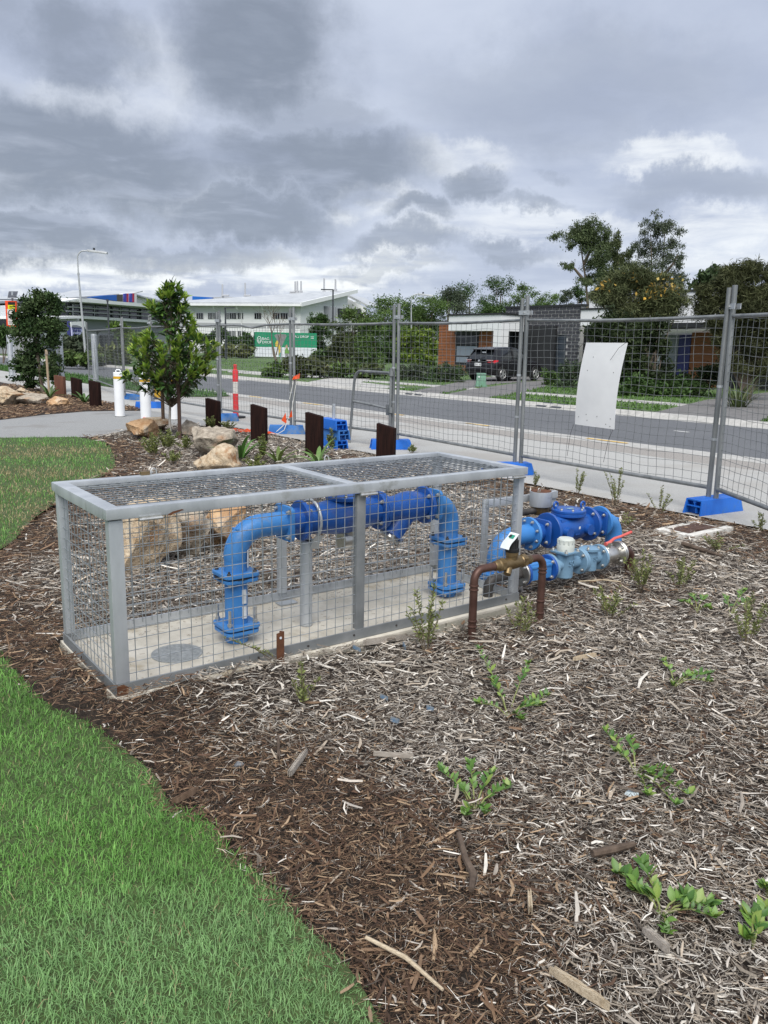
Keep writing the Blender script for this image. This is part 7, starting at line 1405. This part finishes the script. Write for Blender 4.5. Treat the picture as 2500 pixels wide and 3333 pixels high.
# neighbour house at right, mostly behind shrubs
n2 = rp(S_(2160, 33), 33, ZF); hs2 = thing('neighbour_house', 'white parapet house largely hidden behind the shrubs at the right', 'house', n2)
def h2box(nm, s0, s1, n0, n1, z0, z1, mat): return hbox(nm, s0, s1, n0, n1, z0, z1, mat, hs2)
s0 = S_(2140, 33); zz_ = Z_(2280, 948, 33); h2box('wall', s0, s0 + 14, 33, 40, 0, zz_, 'bwhite'); h2box('parapet_cap', s0 - .05, s0 + 14.05, 32.95, 40.05, zz_ + .001, zz_ + .1, 'cap')
h2box('grey_panel', s0 + .2, S_(2205, 32.9), 32.9, 32.995, 0, 2.3, 'bmid'); h2box('blue_panel', S_(2207, 32.9), S_(2245, 32.9), 32.9, 32.995, 0, 2.3, 'ink'); h2box('red_timber_panel', S_(2247, 32.9), S_(2345, 32.9), 32.9, 32.995, 0, 2.4, 'weather'); h2box('dark_recess', S_(2347, 32.9), S_(2347, 32.9) + 5, 32.9, 32.995, 0, 2.5, 'cap'); h2box('eave', s0 - .2, s0 + 9, 31.0, 32.89, 2.55, 2.75, 'cap')
# utility pillar
b = at(1565, 1258, ZF); t = thing('utility_pillar', 'pale green plastic utility pillar on the verge behind the parked car', 'utility box', b)
k = MB().hexa([b + Vector(v) for v in ((-.20, -.15, 0), (.20, -.15, 0), (.20, .15, 0), (-.20, .15, 0), (-.165, -.12, .44), (.165, -.12, .44), (.165, .12, .44), (-.165, .12, .44))]); part('body', k, 'utilgreen', t, bevel=.01); part('lid', MB().box(b + Zv * .475, (.36, .28, .068)), 'utilgreen', t, bevel=.015); part('base', MB().box(b + Zv * .015, (.46, .36, .03)), 'utilgreen', t, bevel=.006); part('label_plate', MB().box(b + Vector((-.10, -.15, .37)), (.06, .012, .04)), 'white', t)
for k_ in (-.09, 0, .09): part('rib', MB().box(b + Vector((k_, -.148, .2)), (.012, .02, .30)), 'utilgreen', t)

# ------------------------------------------------------------------ parked car
rw = at(1632, 1241, ZF + .012); hd = math.atan2(.697, .717); fw_ = Vector((math.cos(hd), math.sin(hd), 0)); rt_ = Vector((fw_.y, -fw_.x, 0))
co = rw - rt_ * .80 + fw_ * -.72; co.z = ZF + .012      # rear centre on the ground
cr = thing('parked_car', 'dark grey hatchback parked on the driveway seen from behind', 'car', co, hd)
# local: x forward from rear bumper, y left, z up
ST = [(0.00, .46, .60, .72, .72), (.06, .30, .72, .80, .80), (.35, .24, .86, .93, .845), (.80, .22, .92, .97, .85), (1.6, .20, .93, .975, .85), (2.5, .20, .92, .955, .85), (3.0, .22, .88, .93, .845), (3.5, .24, .78, .84, .82), (3.85, .28, .62, .70, .74), (3.95, .38, .50, .56, .60)]
V = []; n = 10
for x, zb_, zm, zt_, hw in ST:
    ring = [(x, -hw * .86, zb_), (x, -hw, zb_ + .12), (x, -hw * 1.0, (zb_ + zm) / 2), (x, -hw * .985, zm - .05), (x, -hw * .93, zt_), (x, hw * .93, zt_), (x, hw * .985, zm - .05), (x, hw * 1.0, (zb_ + zm) / 2), (x, hw, zb_ + .12), (x, hw * .86, zb_)]; V += ring
Fc = [tuple(range(n)), tuple(reversed(range((len(ST) - 1) * n, len(ST) * n)))] + [(i * n + j, i * n + (j + 1) % n, (i + 1) * n + (j + 1) % n, (i + 1) * n + j) for i in range(len(ST) - 1) for j in range(n)]
body = part('body', MB().add(V, Fc), 'carp', cr, bevel=.02, local=True)
GH = [(.14, .93, .74, .96, .70), (.42, .90, .76, 1.36, .585), (.62, .92, .775, 1.46, .565), (1.3, .95, .78, 1.50, .57), (2.0, .95, .775, 1.47, .56), (2.45, .93, .76, 1.33, .57), (3.0, .90, .72, .935, .68)]
V = []
for x, zb_, hb, zt_, ht_ in GH: V += [(x, -hb, zb_), (x, -ht_, zt_), (x, ht_, zt_), (x, hb, zb_)]
Fc = [(0, 1, 2, 3), tuple(reversed(range(24, 28)))] + [(i * 4 + j, i * 4 + (j + 1) % 4, (i + 1) * 4 + (j + 1) % 4, (i + 1) * 4 + j) for i in range(6) for j in range(4)]
part('glass', MB().add(V, Fc), 'glass', cr, local=True, bevel=.012)
V = []
for x, zt_, ht_ in ((.36, 1.385, .60), (.62, 1.475, .585), (1.3, 1.515, .59), (2.0, 1.485, .58), (2.42, 1.36, .585)): V += [(x, -ht_, zt_ - .045), (x, -ht_ * .86, zt_ + .004), (x, ht_ * .86, zt_ + .004), (x, ht_, zt_ - .045)]
part('roof', MB().add(V + [(v[0], v[1], v[2] - .03) for v in V], [(i * 4 + j, i * 4 + j + 1, (i + 1) * 4 + j + 1, (i + 1) * 4 + j) for i in range(4) for j in range(3)] + [(i * 4 + 20, i * 4 + 23, (i + 1) * 4 + 23, (i + 1) * 4 + 20) for i in range(4)]), 'carp', cr, local=True)
part('spoiler', MB().hexa([(.24, -.56, 1.37), (.5, -.57, 1.41), (.5, .57, 1.41), (.24, .56, 1.37), (.24, -.54, 1.40), (.5, -.55, 1.465), (.5, .55, 1.465), (.24, .54, 1.40)]), 'carp', cr, local=True, bevel=.01)
for sg in (-1, 1):
    part('rear_pillar', MB().add([(.10, sg * .77, .92), (.62, sg * .79, .94), (.80, sg * .60, 1.44), (.40, sg * .60, 1.385), (.10, sg * .73, .92), (.62, sg * .75, .94), (.80, sg * .56, 1.44), (.40, sg * .55, 1.385)], [(0, 1, 2, 3), (4, 5, 6, 7), (0, 1, 5, 4), (1, 2, 6, 5), (2, 3, 7, 6), (3, 0, 4, 7)]), 'carp', cr, local=True)
    part('door_pillar', MB().beam((1.55, sg * .79, .95), (1.60, sg * .585, 1.49), .03, .08, (1, 0, 0)), 'cartrim', cr, local=True); part('front_pillar', MB().beam((2.95, sg * .70, .93), (2.42, sg * .585, 1.36), .05, .06, (1, 0, 0)), 'carp', cr, local=True)
    part('tail_light', MB().hexa([(.02, sg * .50, .82), (.16, sg * .80, .79), (.36, sg * .855, .87), (.10, sg * .52, .85), (.06, sg * .52, .89), (.16, sg * .76, .93), (.40, sg * .83, .93), (.12, sg * .53, .91)]), 'tail', cr, local=True, bevel=.01)
    part('tail_light_lens', MB().box((.075, sg * .62, .92), (.10, .30, .03), sg * -.35), 'tailw', cr, local=True); part('mirror', MB().box((2.45, sg * .93, 1.0), (.14, .2, .14)), 'carp', cr, local=True, bevel=.03)
    for x in (1.15, 2.15): part('door_handle', MB().box((x, sg * .855, .86), (.2, .03, .035)), 'carp', cr, local=True, bevel=.008)
    part('sill', MB().box((1.97, sg * .835, .24), (1.9, .06, .10)), 'cartrim', cr, local=True, bevel=.02)
    for x in (.72, 3.23):
        part('wheel_arch', MB().tube([(x + .345 * math.cos(a), sg * .835, .31 + .345 * math.sin(a)) for a in np.linspace(-.25, math.pi + .25, 16)], .035, 6), 'cartrim', cr, local=True)
        wl = part('wheel', MB().lathe([(.22, -.09), (.29, -.10), (.312, -.07), (.312, .07), (.29, .10), (.22, .09)], (x, sg * .77, .312), (0, 1, 0), 28), 'rubber', cr, local=True)
        rm_ = part('rim', MB().lathe([(.215, .0), (.215, .012), (.19, .006)], (x, sg * .858, .312), (0, sg, 0), 28), 'cartrim', wl, local=True)
        for k in range(5): a = k * 1.2566; part('spoke', MB().beam((x + .03 * math.cos(a), sg * .875, .312 + .03 * math.sin(a)), (x + .20 * math.cos(a), sg * .872, .312 + .20 * math.sin(a)), .07, .018, (0, sg, 0)), 'alloy', wl, local=True)
        part('rim_lip', MB().tube([(x + .205 * math.cos(a), sg * .87, .312 + .205 * math.sin(a)) for a in np.linspace(0, 6.283, 25)[:-1]], .012, 6, closed=True), 'alloy', wl, local=True); part('hub_cap', MB().cyl((x, sg * .86, .312), (x, sg * .885, .312), .045, n=12), 'alloy', wl, local=True)
part('bumper', MB().hexa([(-.05, -.62, .36), (.30, -.86, .30), (.30, .86, .30), (-.05, .62, .36), (-.05, -.66, .60), (.30, -.865, .66), (.30, .865, .66), (-.05, .66, .60)]), 'carp', cr, local=True, bevel=.03); part('bumper_insert', MB().hexa([(-.06, -.45, .30), (.2, -.6, .26), (.2, .6, .26), (-.06, .45, .30), (-.062, -.45, .40), (.2, -.6, .40), (.2, .6, .40), (-.062, .45, .40)]), 'cartrim', cr, local=True, bevel=.015)
np_ = part('number_plate', MB().box((-.012, 0, .725), (.012, .372, .134)), 'white', cr, local=True)
for k in range(6):
    if k != 3: part('plate_character', MB().box((-.0195, .135 - k * .054, .725), (.002, .03, .075)), 'signback', np_, local=True)
part('boot_trim', MB().box((.045, 0, .815), (.03, .5, .03)), 'cartrim', cr, local=True); part('rear_wiper', MB().beam((.13, .05, .97), (.22, -.28, 1.06), .02, .02), 'cartrim', cr, local=True); part('aerial', MB().tube([(.6, 0, 1.48), (.42, 0, 1.66)], .006, 5), 'cartrim', cr, local=True); part('rear_badge', MB().lathe([(.05, 0), (.05, .006)], (.052, 0, .89), (-1, 0, .2), 14), 'alloy', cr, local=True); part('window_sticker', MB().box((.335, -.05, 1.27), (.004, .22, .06), 0), 'sticker', cr, local=True)
